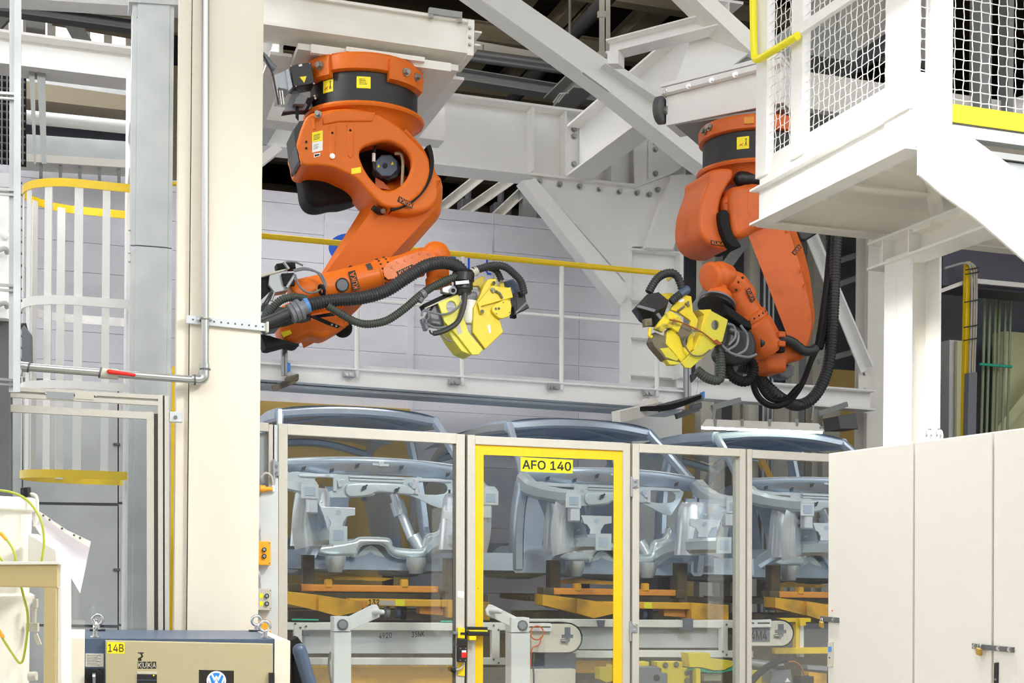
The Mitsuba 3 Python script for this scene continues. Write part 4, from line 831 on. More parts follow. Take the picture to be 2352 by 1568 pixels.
# white drums with cables
DY = 4.75
dc = P(-46, 1285, DY); pxm = DY / FOC
def dz(py): return P(-46, py, DY)[2]
drm = Thing('cable_drum', 'white drum with rolled rim and green earth cables at the lower left edge', 'drum')
rr_ = 112 * pxm
drm.add('body', lathe([dc[0], dc[1], 0], Zax, [(0.0, rr_ - .01), (dz(1390), rr_ - .004), (dz(1375), rr_ + .012), (dz(1366), rr_ + .012), (dz(1360), rr_ - .006), (dz(1172), rr_)], 48), 'drum_white', 40)
drm.add('lid', lathe([dc[0], dc[1], 0], Zax, [(dz(1174), rr_ + .002), (dz(1170), rr_ + .018), (dz(1150), rr_ + .018), (dz(1142), rr_ + .008), (dz(1141), 0)], 48), 'drum_white', 40)
k = drm.add('latch', [cbox(P(82, 1385, 4.7), [1, 0, 0], [0, 1, 0], Zax, .012, .02, .03), cyl(P(80, 1376, 4.7), P(79, 1430, 4.7), .007), cbox(P(75, 1440, 4.72), [1, 0, 0], [0, 1, 0], Zax, .04, .02, .03), cbox(P(86, 1468, 4.69), [.4, 0, -1], [0, 1, 0], [1, 0, .4], .04, .01, .014), cyl(P(66, 1553, 4.7), P(84, 1552, 4.7), .016)], 'label_grey', 40)
for i, pts in enumerate(([(-20, 1124), (25, 1130), (62, 1148), (92, 1190), (101, 1240), (95, 1292)], [(-10, 1218), (8, 1230), (30, 1262), (38, 1300), (52, 1360), (64, 1420), (56, 1500), (46, 1522), (28, 1500), (-10, 1440)], [(-10, 1268), (6, 1288), (14, 1305)])):
    th = Thing('earth_cable', ('green earth cable arching over the lid of the white drum', 'long green earth cable hanging in a loop before the white drum', 'short green earth cable end at the left edge')[i], 'cable'); th.add('cable', tube(spline([P(x, y, 4.52) for x, y in pts], 10), .0042, 8), 'cable_green', 40)
    if i == 1:
        for a_, b_ in (((2, 1224), (14, 1238)), ((-4, 1445), (8, 1464))): th.add('sleeve', cyl(P(*a_, 4.518), P(*b_, 4.518), .0062, n=10), 'orange_box', 40)
bf = Thing('equipment_frame', 'beige steel frame corner with white edge at the lower left', 'frame')
bf.add('beam', slabY([(-80, 1296), (132, 1296), (132, 1350), (-80, 1346)], 4.45, .05, .006), 'frame_beige'); bf.add('post', slabY([(100, 1340), (130, 1346), (129, 1700), (98, 1700)], 4.452, .05, .006), 'frame_beige')
bf.add('edge_profile', cat(slabY([(132, 1294), (141, 1292), (143, 1700), (130, 1700)], 4.46, .1, .003), slabY([(-80, 1289), (134, 1289), (138, 1296), (-80, 1297)], 4.44, .06, .002)), 'drum_white')
bf.add('top_tray', slabY([(64, 1225), (128, 1262), (130, 1290), (64, 1289)], 4.62, .1, .003), 'drum_white')
pc = Thing('document_clip', 'black clip holding a paper sleeve above the white drum', 'clip'); pc.add('clip', cat(slabY([(46, 1120), (64, 1118), (66, 1140), (48, 1142)], 4.68, .03, .003), cyl(P(50, 1124, 4.66), P(50, 1138, 4.66), .005)), 'black_plastic'); pc.add('hook', tube(spline([P(64, 1134, 4.7), P(82, 1138, 4.7), P(86, 1160, 4.7), P(84, 1195, 4.7), P(79, 1208, 4.7)], 6), .006, 8), 'drum_white', 40)
pp_ = Thing('paper_sleeve', 'limp white document sleeve with a punched strip hanging over the frame', 'paper')
n_, m_ = 14, 10; gA = np.array([(62, 1160), (88, 1172), (150, 1215), (209, 1243)]); gB = np.array([(70, 1192), (100, 1240), (140, 1288), (184, 1362)])
def curve(g_, t): s = np.linspace(0, 1, len(g_)); return np.stack([np.interp(t, s, g_[:, 0]), np.interp(t, s, g_[:, 1])], 1)
ta = np.linspace(0, 1, n_); ca, cb = curve(gA, ta), curve(gB, ta); grid = np.zeros((n_, m_, 3)); strip = np.zeros((n_, 3, 3))
for i in range(n_):
    for j in range(m_):
        q_ = ca[i] + (cb[i] - ca[i]) * j / (m_ - 1); grid[i, j] = P(q_[0], q_[1], 4.85 + .05 * math.sin(j * .5) * ta[i] - .03 * ta[i])
    for j in range(3):
        q_ = ca[i] + (cb[i] - ca[i]) * j * .06; strip[i, j] = P(q_[0], q_[1], 4.843 - .03 * ta[i])
pp_.add('sheet', sheet(grid, .001), 'paper', True); pp_.add('punched_strip', sheet(strip, .001), 'label_white', True)
for t in (.12, .3, .42, .52, .62, .78, .86): q_ = ca[int(t * 13)] + np.array([2, 5]); c_ = P(*q_, 4.838 - .03 * t); pp_.add('punch_hole', cyl(c_, c_ - [0, .001, 0], .004, n=8), 'fence_seal')
# tall pale cabinets on the right
CU = rig(P(1903, 1290, 5.6))[0]
def cabinet(lab, doors, xs0, xs1):
    th = Thing('tall_cabinet', lab, 'cabinet')
    y0, y1 = 1043 - (xs0 - 1903) * .1308, 1043 - (xs1 - 1903) * .1308
    th.add('case', slabU([(xs0, y0 - 2), (xs1, y1 - 2), (xs1 - 4, 1760), (xs0 - 2, 1760)], CU + .02, .55), 'cabinet_shell')
    for xa, xb in doors:
        ya, yb_ = 1043 - (xa - 1903) * .1308, 1043 - (xb - 1903) * .1308
        th.add('door', slabU([(xa, ya), (xb, yb_), (xb - 4, 1760), (xa - 2, 1760)], CU, .02, .003), 'cabinet_grey')
    return th
ca1 = cabinet('tall pale cabinet nearest the fence with a hasp on its far edge', [(1903, 2097.5)], 1904, 2097)
ca2 = cabinet('tall pale double door cabinet at the right edge with a padlocked hasp across its doors', [(2101, 2279), (2283, 2470)], 2102, 2474)
def hasp(th, x0, y0, x1, y1, bolts):
    k = th.add('hasp', slabU([(x0, y0 - 6), (x1, y1 - 6), (x1, y1 + 6), (x0, y0 + 6)], CU - .008, .007, .001), 'steel_dark')
    for t in bolts: x, y = x0 + (x1 - x0) * t, y0 + (y1 - y0) * t; th.sub(k, 'bolt', hexbolt(U(x, y, CU - .008), -Ah, .006, .004), 'chrome')
hasp(ca1, 1884, 1420, 1924, 1424, (.75,)); hasp(ca2, 2232, 1483, 2326, 1492, (.06, .65, .92))
for i, (x, y, lab) in enumerate(((2249, 1496, 'brass padlock hanging from the hasp between the doors at the right edge'), (1887, 1434, 'small brass padlock on the far edge of the tall cabinet nearest the fence'))):
    th = Thing('padlock', lab, 'padlock'); o = U(x, y, CU - .02)
    th.add('body', cbox(o, unit(-Bax - Zax * .2), Ah, Zax, .024, .014, .026, .003), 'brass'); th.add('shackle', bent([o + Bax * .007, o + Bax * .007 + Zax * .026, o - Bax * .007 + Zax * .026, o - Bax * .007], .0025, 8, .008), 'chrome', 40)
k = ca1.add('door_lock', slabU([(1901, 1475), (1912, 1474), (1911, 1530), (1900, 1531)], CU - .006, .006, .001), 'label_grey'); ca1.sub(k, 'blue_tag', slabU([(1902, 1485), (1909, 1484), (1909, 1496), (1902, 1497)], CU - .008, .002), 'blue_ring'); ca1.sub(k, 'keyhole', cyl(U(1905, 1510, CU - .0065), U(1905, 1510, CU - .0085), .003, n=10), 'black_plastic')
k = ca2.add('door_lock', slabU([(2283, 1522), (2291, 1521), (2290, 1590), (2282, 1590)], CU - .006, .006, .001), 'black_plastic'); ca2.sub(k, 'keyhole', cyl(U(2286, 1560, CU - .007), U(2286, 1560, CU - .011), .004, n=10), 'chrome')
ca1.add('red_dot', cyl(U(1912, 1402, CU - .0005), U(1912, 1402, CU - .0012), .0035, n=12), 'red_paint')
for i, (px, c_) in enumerate(((2103, ca1), (2126, ca2))):
    o = U(px, 1012, CU) + Ah * .06; c_.add('eyebolt', cat(torus(o + Zax * .022, unit(Ah * .6 - Bax), .021, .0055, 26, 8), cyl(o - Zax * .02, o + Zax * .004, .007, n=10)), 'chrome', 40)
# ---------------------------------------------------------------- platform with wire mesh at the upper right, its column and stairs
PU0 = rig(P(1745, 460, 7.7))[0]
PVn = rig(U(2100, 300, PU0))[1]; PVf = rig(U(1745, 460, PU0))[1]
pf = Thing('mesh_platform', 'white steel platform with wire mesh guards, brightly lit, at the upper right', 'platform')
def pu(x, y, du=0.0): return rig(U(x, y, PU0 + du))
zb0 = pu(1745, 512)[2]; zm = pu(1767, 358)[2]                                             # underside and foot of the mesh
zft = pu(1745, 440)[2]
pf.add('edge_beam', cat(rbox(PU0 - .004, PU0 + .008, PVn, PVf, zb0, zft), rbox(PU0 - .05, PU0 + .06, PVn, PVf + .03, zb0 - .012, zb0), rbox(PU0 - .05, PU0 + .06, PVn, PVf + .03, zft, zft + .012)), 'steel_white')
pf.add('kick_plate', rbox(PU0 - .002, PU0 + .004, PVn - .02, PVf, zft + .012, zm), 'steel_white')
pf.add('deck', rbox(PU0 + .01, PU0 + 3.2, PVn, PVf, zft - .02, zft + .01), 'steel_cream')
pf.add('cross_beam', cat(rbox(PU0 + .01, PU0 + 3.0, PVf - .01, PVf + .0, zb0, zft - .02), rbox(PU0 + .01, PU0 + 3.0, PVf - .06, PVf + .05, zb0 - .012, zb0)), 'steel_cream')
vm = (PVn + PVf) / 2 + .1
pf.add('joist', cat(rbox(PU0 + .1, PU0 + 3.0, vm - .006, vm + .006, zb0 + .06, zft - .02), rbox(PU0 + .1, PU0 + 3.0, vm - .04, vm + .04, zb0 + .05, zb0 + .06)), 'steel_cream')
ZT = zm + 1.6
for x0, x1 in ((1743, 1767), (1823, 1849)):
    qa, qb = pu(x0, 300)[1], pu(x1, 300)[1]; pf.add('post', rbox(PU0 - .02, PU0 + .03, qb, qa, zm - .1, ZT), 'steel_white')
for x0, x1 in ((2041, 2097),): qa, qb = pu(x0, 200)[1], pu(x1, 200)[1]; pf.add('post', rbox(PU0 - .02, PU0 + .04, qb, qa, zb0, ZT), 'steel_white')
xr = uv_of(2136, 200, PVn)[0], uv_of(2182, 200, PVn)[0]
pf.add('post', rbox(xr[0], xr[1], PVn - .02, PVn + .04, zb0, ZT), 'steel_white')
pf.add('corner_panel', rbox(PU0, xr[0] + .02, PVn - .008, PVn + .008, zb0, pu(2100, 165)[2]), 'steel_white')
def wires(vecs_h, vecs_v, r=.0032): return [tube(p, r, 5) for p in vecs_h + vecs_v]
def mesh_panel(fn, s0, s1, t0, t1, pitch, skew=0.0):    # fn(s, t) -> point; wires crimped over and under each other
    out = []; ns, nt = int((s1 - s0) / pitch), int((t1 - t0) / pitch); a = .0028
    for i in range(ns + 1):
        s = s0 + (s1 - s0) * (i + .5) / (ns + 1); tt = np.arange(t0, t1 + 1e-6, pitch / 4)
        out.append(tube(np.array([fn(s + 0.001 * math.sin(2 * np.pi * (t - t0) / pitch), t, a * math.sin(np.pi * (t - t0) / pitch + np.pi * i)) for t in tt]), 0.0029, 5))
    for j in range(nt + 1):
        t = t0 + (t1 - t0) * (j + .5) / (nt + 1); ss = np.arange(s0, s1 + 1e-6, pitch / 4)
        out.append(tube(np.array([fn(s, t + 0.001 * math.sin(2 * np.pi * (s - s0) / pitch), -a * math.sin(np.pi * (s - s0) / pitch + np.pi * j)) for s in ss]), 0.0029, 5))
    return cat(*out)
pf.add('wire_mesh', mesh_panel(lambda s, t, d: R(PU0 + d, s, t), pu(2041, 200)[1], pu(1767, 200)[1], zm, ZT, .052), 'steel_white', kind='stuff')
pf.add('wire_mesh', mesh_panel(lambda s, t, d: R(s, PVn + d, t), PU0 + .01, xr[0], pu(2110, 165)[2], ZT, .05), 'steel_white', kind='stuff')
ur = uv_of(2420, 200, PVn)[0]; zk = uv_of(2180, 238, PVn)[2]
pf.add('wire_mesh', mesh_panel(lambda s, t, d: R(s, PVn + d, t), xr[1], ur, zk, zk + .72, .05), 'steel_white', kind='stuff')
pf.add('mesh_top_rail', rbox(xr[1], ur, PVn - .02, PVn + .02, zk + .70, zk + .76), 'steel_white')
pf.add('yellow_kick_plate', rbox(xr[1] - .02, ur, PVn - .006, PVn + .0, zk - .085, zk), 'lime_yellow', label='yellow kick plate')
for i, (dz_, hh, dv, mt) in enumerate(((.15, .055, .0, 'galvanised'), (.215, .03, .03, 'zinc_pipe'), (.27, .05, .05, 'galvanised'), (.34, .04, .08, 'zinc_pipe'))):
    pf.add('deck_edge', rbox(xr[1] + .02, ur, PVn + dv, PVn + dv + .06, zk - dz_, zk - dz_ + hh), mt)
pf.add('brace_tube', bar(U(1849, 72, PU0) - Ah * .03, U(1975, -12, PU0) - Ah * .03, .03, .055), 'steel_white')
sg_ = Thing('stair_stringer', 'broad white stair stringer dropping to the right from the mesh platform', 'stair stringer')
sg_.solo(slab([(2150, 270), (2182, 284), (2202, 292), (2420, 452), (2420, 660), (2352, 597), (2240, 500), (2166, 448), (2110, 400), (2110, 330)], PVn - .10, .014, .002), 'steel_white')
yh = Thing('yellow_grab_rail', 'bright yellow bent grab rail outside the left corner of the mesh platform', 'handrail')
qo = -.06
yh.solo(bent([U(1729, -60, PU0 + qo), U(1731, 96, PU0 + qo), U(1733, 138, PU0 + qo), U(1748, 134, PU0 + qo), U(1832, 82, PU0 + qo)], .021, 14, .06), 'lime_yellow', 40)
# column and capital
cu = rig(P(2100, 800, 7.35)); 
pcx = Thing('platform_column', 'overlit white H section column under the mesh platform behind the tall cabinets', 'column')
vc = cu[1]; uc = uv_of(2090, 800, vc)[0]; ud = uv_of(2161, 800, vc)[0]
Lc = rig(U(2030, 800, uc))[1] - vc; ztop = uv_of(2100, 575, vc)[2]
pcx.add('flange', rbox(uc, uc + .014, vc, vc + Lc, 0, ztop), 'steel_white'); pcx.add('flange', rbox(ud - .014, ud, vc, vc + Lc, 0, ztop), 'steel_white'); pcx.add('web', rbox(uc, ud, vc + Lc / 2, vc + Lc / 2 + .012, 0, ztop), 'steel_cream')
cpb = Thing('capital_beam', 'short white I beam lying across the head of the overlit column', 'beam')
um = (uc + ud) / 2 - .03
zc0, zc1 = rig(U(2040, 612, um))[2], rig(U(2040, 572, um))[2]; va, vb = vc - .75, vc + Lc + .15
cpb.add('web', rbox(um - .006, um + .006, va, vb, zc0, zc1 + .03), 'steel_cream'); cpb.add('flange', rbox(um - .09, um + .09, va, vb, zc0 - .014, zc0), 'steel_white'); cpb.add('flange', rbox(um - .09, um + .09, va, vb, zc1 + .03, zc1 + .044), 'steel_white')
for v_ in (vc, vc + Lc): cpb.add('stiffener', rbox(um - .085, um + .085, v_ - .006, v_ + .006, zc0, zc1 + .03), 'steel_white')
sp = Thing('support_tube', 'round cream tube strut under the mesh platform above the column head', 'strut'); c0, c1 = V(2134, 385, vc - .1), V(2156, 512, vc - .1)
sp.add('tube', cyl(c0, c1, .038, n=20), 'steel_cream', 40); sp.add('foot', cyl(c1 - unit(c1 - c0) * .03, c1 + unit(c1 - c0) * .01, .045, n=20), 'steel_cream', 40); sp.add('base', cbox(c1 - Zax * .03, Aax, Bax, Zax, .22, .16, .03), 'steel_cream')
# background at the far right
backdrop('purple_hood', 'purple grey hood panel high behind the overlit column at the right edge', 2166, 2420, 560, 655, 4.6, .4, 'wall_purple', 'hood')
th = Thing('hood_edge', 'pale angle along the lower edge of the purple grey hood', 'trim'); th.add('strip', bar(V(2150, 672, 4.5), V(2225, 644, 4.5), .03, .04), 'steel_cream'); th.add('strip', bar(V(2225, 644, 4.5), V(2420, 662, 4.5), .03, .05), 'steel_cream')
backdrop('dark_machine', 'dark machinery under the purple hood behind the pipes at the right edge', 2150, 2460, 655, 1060, 6.4, .3, 'grey_plastic', 'machine')
backdrop('lit_panel', 'pale lime lit panel behind the green pipes at the right edge', 2305, 2440, 760, 1060, 5.8, .2, 'panel_lime', 'panel')  # light on this panel is put into its pale lime colour
backdrop('pipe_column', 'grey green cladding post left of the yellow strip at the far right', 2181, 2226, 780, 1060, 4.9, .2, 'wall_grey', 'post')
backdrop('green_casing', 'pale green narrow casing beside the yellow strip at the far right', 2199, 2212, 782, 1060, 4.85, .04, 'panel_lime', 'casing')
ys_ = Thing('yellow_strip', 'tall yellow strip pole with cables tied to it at the far right', 'pole'); ys_.solo(slab([(2221, 600), (2230, 600), (2223, 1060), (2212, 1060)], 4.4, .06, .004), 'safety_yellow')
cb_ = Thing('cable_bundle', 'bundle of grey cables tied along the yellow strip at the far right', 'cables')
for i, x in enumerate((2232, 2238, 2243)): cb_.add('cable', tube(spline([V(2190 - 10 * i, 610 + 3 * i, 4.4), V(2215, 604, 4.38), V(x - 4, 612, 4.36), V(x, 650, 4.36), V(x - 1, 740, 4.36), V(x - 5, 860, 4.36), V(x - 7, 1040, 4.36)], 6), .012, 8), 'cable_grey' if i != 1 else 'wood_box', 40)
for y in (616, 626, 690, 748, 778): cb_.add('tie', cat(*[cyl(V(2218 - (y - 616) * .03, y + 4, 4.33), V(2250 - (y - 616) * .03, y - 2, 4.33), .006, n=6)]), 'black_plastic')
gd = Thing('grey_duct', 'grey plastic duct below the cable bundle at the far right', 'cable duct'); gd.solo(slab([(2226, 856), (2245, 854), (2241, 1060), (2221, 1060)], 4.3, .08, .004), 'grey_plastic')
for i, x in enumerate((2258, 2270, 2283, 2292, 2306, 2318)):
    th = Thing('service_pipe', 'green grey pipe, number %s from the left in the row at the far right' % ('one', 'two', 'three', 'four', 'five', 'six')[i], 'pipe', 'row of green grey pipes'); th.solo(cyl(V(x + 5, 672 - (i % 3) * 9, 5.2), V(x - 6, 1060, 5.2), .017 if i < 4 else .014, n=10), 'pipe_green', 40)
th = Thing('pipe_clamp', 'green clamp bar across the row of pipes at the far right', 'clamp'); th.solo(bar(V(2250, 836, 5.1), V(2324, 842, 5.1), .03, .03, ch=.004), 'belt_green')
th = Thing('diagonal_brace', 'pale diagonal brace behind the pipes at the right edge', 'brace'); th.solo(bar(V(2270, 1020, 5.5), V(2420, 830, 5.5), .06, .12), 'panel_lime')
# behind the mesh at the top right
qa, qb = uv_of(1852, 55, 3.05), uv_of(1966, 142, 3.05); th = Thing('grey_duct_box', 'grey box duct seen through the left wire mesh', 'duct'); th.add('box', rbox(qa[0], qb[0], 3.05, 3.55, qb[2], qa[2]), 'steel_grey')
for u_ in (qa[0] + .05, qb[0] - .05): th.add('hanger', cyl(R(u_, 3.3, qa[2]), R(u_, 3.3, ROOF + FALL * u_), .012, n=8), 'steel_grey')
backdrop('pale_cladding', 'pale cladding panel high behind the wire mesh', 1868, 2180, -60, 100, 5.5, .2, 'steel_cream', 'panel')
for i, (x0, x1) in enumerate(((2252, 2280), (2318, 2330))):
    backdrop('mesh_background_post', ('wide', 'thin')[i] + ' grey post seen through the right wire mesh', x0, x1, -60, 268, 2.8, .15, 'steel_grey', 'post')
th = Thing('sloping_beam', 'pale sloping beam seen through the right wire mesh', 'beam'); th.solo(bar(V(2270, 262, 3.4), V(2440, 205, 3.4), .1, .12), 'steel_cream')
th = Thing('sloping_beam', 'dark sloping tube seen through the left wire mesh', 'beam'); th.solo(cyl(V(1900, 190, 4.2), V(2060, 85, 4.2), .09, n=14), 'steel_dark', 40)
# ---------------------------------------------------------------- the two hanging robots
def cv(ox, oy, s): return lambda *pts: [(ox + x / s, oy + y / s) for x, y in pts]
c6, c5, c9, cg, ch, cw2 = cv(660, 220, 5.226), cv(590, 450, 3.136), cv(590, 540, 4.9), cv(940, 560, 5.807), cv(1440, 600, 5.228), cv(1600, 480, 3.266)
c4, c7 = cv(590, 0, 3.135), cv(1400, 400, 2.613)
def hose(pts, v, r, rib=.004, pitch=.016, k=14, n=12):          # corrugated hose through pixels; v one depth or one for each
    vs = v if isinstance(v, (list, tuple)) else [v] * len(pts)
    return tube(spline([V(x, y, d) for (x, y), d in zip(pts, vs)], k), r, n, rib, pitch)
def pipe(pts, v, r, k=10, n=8):
    vs = v if isinstance(v, (list, tuple)) else [v] * len(pts)
    return tube(spline([V(x, y, d) for (x, y), d in zip(pts, vs)], k), r, n)
def base_parts(t, C, ztop, zf, mat, nb=48):
    """Base ring, black drum and turning flange about the upright axis through C."""
    ax = np.array([C[0], C[1], 0.0])
    t.add('base_ring', lathe(ax, Zax, [(zf + .205, .0), (zf + .205, .372), (zf + .215, .386), (ztop - .02, .392), (ztop, .380), (ztop, 0)], 56), mat, 40)
    t.add('drum', lathe(ax, Zax, [(zf - .01, .355), (zf + .02, .357), (zf + .20, .357), (zf + .206, .352), (zf + .206, 0)], 56), 'black_grain', 40)
    t.add('turning_flange', lathe(ax, Zax, [(zf - .14, 0), (zf - .14, .30), (zf - .07, .335), (zf - .035, .365), (zf - .028, .398), (zf - .014, .404), (zf + .002, .398), (zf + .006, .36), (zf + .006, 0)], 64), mat, 40)
def on_cyl(C, r, phi, z): return np.array([C[0] + r * math.sin(phi), C[1] - r * math.cos(phi), z]), np.array([math.sin(phi), -math.cos(phi), 0.0])   # phi 0 faces the camera side
def cyl_patch(C, r, phi0, phi1, z0, z1, t=.003, n=8):
    g = np.array([[on_cyl(C, r, p, z)[0] for z in (z0, z1)] for p in np.linspace(phi0, phi1, n)]); return sheet(g, t)
def warn_label(t, parent, C, r, phi, z, w=.075, h=.072, fig=True):
    k = t.sub(parent, 'warning_label', cyl_patch(C, r + .0015, phi - w / 2 / r, phi + w / 2 / r, z - h / 2, z + h / 2), 'label_yellow', label='yellow warning label')
    o, n = on_cyl(C, r + .0035, phi, z); x = np.array([math.cos(phi), math.sin(phi), 0])
    t.sub(k, 'figure', cat(sphere(o + x * .022 + Zax * .024, .0045, sub=1), bar(o + x * .022 + Zax * .018, o + x * .022 - Zax * .002, .007, .003), bar(o + x * .022, o + x * .015 - Zax * .022, .004, .003), bar(o + x * .022, o + x * .029 - Zax * .022, .004, .003), bar(o + x * .014 + Zax * .004, o + x * .030 + Zax * .006, .004, .003)), 'ink_black') if fig and t.key.count('__') == 0 and False else None
    m = cat(sphere(o + x * .022 + Zax * .024, .0045, sub=1), bar(o + x * .022 + Zax * .018, o + x * .022 - Zax * .002, .007, .003), bar(o + x * .022, o + x * .015 - Zax * .022, .004, .003), bar(o + x * .022, o + x * .029 - Zax * .022, .004, .003)) if fig else cat(*[bar(o + x * (-.028) + Zax * (.02 - .01 * i), o + x * (.01 + .004 * i) + Zax * (.02 - .01 * i), .003, .002) for i in range(4)])
    t.add('label_print', m, 'ink_brown')
    if fig: t.add('label_print', cat(bar(o - x * .025 - Zax * .02, o + x * .004 - Zax * .004, .004, .003), bar(o - x * .018 - Zax * .006, o + x * .002 - Zax * .024, .004, .003)), 'ink_red')
def logo(t, part, o, x, y, h, w=None, mat='robot_orange'):                # a black tile carrying KUKA
    x, y = unit(x), unit(y); n = np.cross(x, y); w = w or h * 3.1
    k = t.add(part, cbox(o, x, y, n, w, h, .003), 'ink_black', label='black tile with outlined lettering'); t.add('logo_letters', text_on('KUKA', o + n * .0016, x, y, h * .72, .0015, True, True, w * .86), mat)

# robot on the left
D1 = 9.0; C1 = P(836, 277, D1); zf1 = C1[2]; v1 = rig(C1)[1]
OR = 'robot_orange'
r1 = Thing('welding_robot', 'large orange robot hanging upside down on the left, its arm folded towards the right', 'robot')
base_parts(r1, C1, zc - .031, zf1, OR)
VF = v1 - .35                                     # front face of the turning body
body = dense(c6((232, 250), (420, 185), (640, 150), (900, 150), (1090, 215), (1330, 360), (1470, 490), (1600, 620), (1680, 720), (1712, 830), (1708, 940), (1670, 1060), (1600, 1170), (1490, 1265), (1370, 1325), (1270, 1340), (1150, 1310), (1060, 1240), (985, 1165), (880, 1040), (790, 965), (690, 918), (590, 870), (480, 845), (340, 832), (240, 836), (172, 800), (140, 660), (122, 545)), 4)
r1.add('shoulder_ring', slab(dense(c6((1380, 420), (1480, 490), (1625, 640), (1752, 800), (1802, 935), (1856, 1000), (1812, 1062), (1822, 1160), (1790, 1280), (1690, 1370), (1500, 1415), (1300, 1395), (1180, 1345), (1200, 1290), (1340, 1270), (1480, 1210), (1590, 1110), (1650, 990), (1660, 870), (1630, 740), (1560, 620), (1440, 500)), 4), VF + .035, .42, .03), OR, 35)
hol = dense(c6((1190, 540), (1340, 590), (1450, 680), (1493, 800), (1470, 930), (1400, 1040), (1300, 1115), (1200, 1138), (1110, 1100), (1020, 1010), (940, 900), (885, 780), (868, 690), (905, 622), (1010, 575)), 5)
hc_ = np.array(hol).mean(0); hol2 = [tuple(hc_ + (np.array(q) - hc_) * 1.22 + np.array([2, 2])) for q in hol]
r1.add('turning_body', cat(slab(body, VF, .06, .018, [hol]), slab(body, VF + .05, .43, .012, [hol2])), OR, 35)
r1.add('body_shield', slab(dense(c6((820, 640), (1190, 500), (1540, 740), (1500, 1000), (1200, 1190), (900, 950)), 3), VF + .34, .02), 'black_matt')  # black plate added so the opening reads dark inside
r1.add('collar_block', slab(c6((425, 215), (610, 165), (1060, 185), (1020, 305), (620, 310), (430, 345)), VF - .012, .06, .012), OR, 30)
r1.add('collar_block', slab(c6((290, 265), (345, 265), (345, 400), (305, 400)), VF - .01, .05, .012), OR, 30)
for pts in (((500, 375), (595, 345), (570, 740), (535, 775), (505, 745)), ((712, 345), (800, 330), (795, 715), (758, 748), (722, 715))): r1.add('rib', slab(c6(*pts), VF - .006, .03, .008), OR, 30)
for p in c6((540, 722),): r1.add('bolt', hexbolt(V(*p, VF - .008), -Bax, .012, .006), 'chrome')
for p in c6((540, 445), (757, 413), (228, 552), (228, 628)): r1.add('bolt_hole', cyl(V(*p, VF - .0075), V(*p, VF - .0095), .007, n=12), 'black_matt')
r1.add('bolt', hexbolt(V(*c6((372, 228))[0], VF - .03), unit(-Bax - Aax * .4), .017, .03), 'bolt_steel')
r1.add('rating_label', slab(c6((298, 442), (425, 412), (425, 535), (298, 556)), VF - .002, .002), 'label_yellow'); r1.add('rating_label', slab(c6((298, 558), (425, 538), (424, 655), (300, 680)), VF - .002, .002), 'label_white')
r1.add('rating_label', slab(c6((318, 695), (398, 683), (390, 722), (320, 742)), VF - .002, .002), 'label_white'); r1.add('label_print', slab(c6((326, 705), (388, 696), (383, 716), (328, 730)), VF - .0032, .001), 'ink_black')
for i in range(6): r1.add('label_print', slab(c6((312, 470 + 12 * i), (400 - 9 * (i % 3), 452 + 12 * i), (400 - 9 * (i % 3), 456 + 12 * i), (312, 474 + 12 * i)), VF - .0032, .001), 'ink_brown')
for i in range(4): r1.add('label_print', slab(c6((312, 590 + 16 * i), (380 - 12 * (i % 2), 578 + 16 * i), (380 - 12 * (i % 2), 582 + 16 * i), (312, 594 + 16 * i)), VF - .0032, .001), 'fence_seal')
r1.add('rating_label', slab(c6((768, 873), (882, 852), (886, 920), (770, 940)), VF - .002, .002), 'label_yellow')
r1.add('side_cover', slab(c6((78, 390), (140, 300), (240, 290), (246, 522), (120, 535), (162, 800), (140, 770), (100, 600)), VF + .03, .34, .01), 'black_plastic')
r1.add('counterbalance', slab(dense(c6((180, 860), (420, 900), (700, 1010), (920, 1180), (720, 1275), (560, 1290), (420, 1320), (300, 1300), (215, 1200), (185, 1000)), 4), VF + .40, .30, .05), 'black_matt', 40)
# motor seen through the opening
mo = np.array(c6((1190, 835))[0]); oc_ = [(mo[0] + 28 * math.cos(a + .39), mo[1] + 27 * math.sin(a + .39)) for a in np.arange(8) * np.pi / 4]
k = r1.add('motor', slab(oc_, VF + .16, .12, .008), 'cabinet_blue'); r1.sub(k, 'back', slab([(mo[0] + 5 + 31 * math.cos(a), mo[1] + 8 + 27 * math.sin(a)) for a in np.arange(8) * np.pi / 4], VF + .20, .12, .008), 'black_plastic'); r1.sub(k, 'boss', cyl(V(mo[0] - 3, mo[1], VF + .16), V(mo[0] - 3, mo[1], VF + .145), .016, n=16), 'black_plastic')
for dx, dy in ((-18, 1), (14, -5)): r1.sub(k, 'warning_triangle', slab([(mo[0] + dx - 3.5, mo[1] + dy + 4), (mo[0] + dx + 3, mo[1] + dy + 3), (mo[0] + dx - .5, mo[1] + dy - 4.5)], VF + .157, .002), 'label_yellow')
r1.add('motor_cable', pipe(c6((1060, 600), (1040, 680), (1035, 760), (1040, 860), (1055, 900)), VF + .12, .010), 'black_plastic', 40); r1.add('cable_plug', cyl(V(*c6((1038, 690))[0], VF + .112), V(*c6((1036, 790))[0], VF + .112), .012, n=12), 'label_white')
r1.add('pale_hose', pipe(c6((1290, 690), (1360, 700), (1385, 780), (1385, 900), (1375, 1080)), VF + .13, .011), 'wood_box', 40)
r1.add('opening_plate', slab(c6((1060, 980), (1150, 1030), (1240, 1130), (1060, 1100)), VF + .22, .02), 'robot_orange_old')
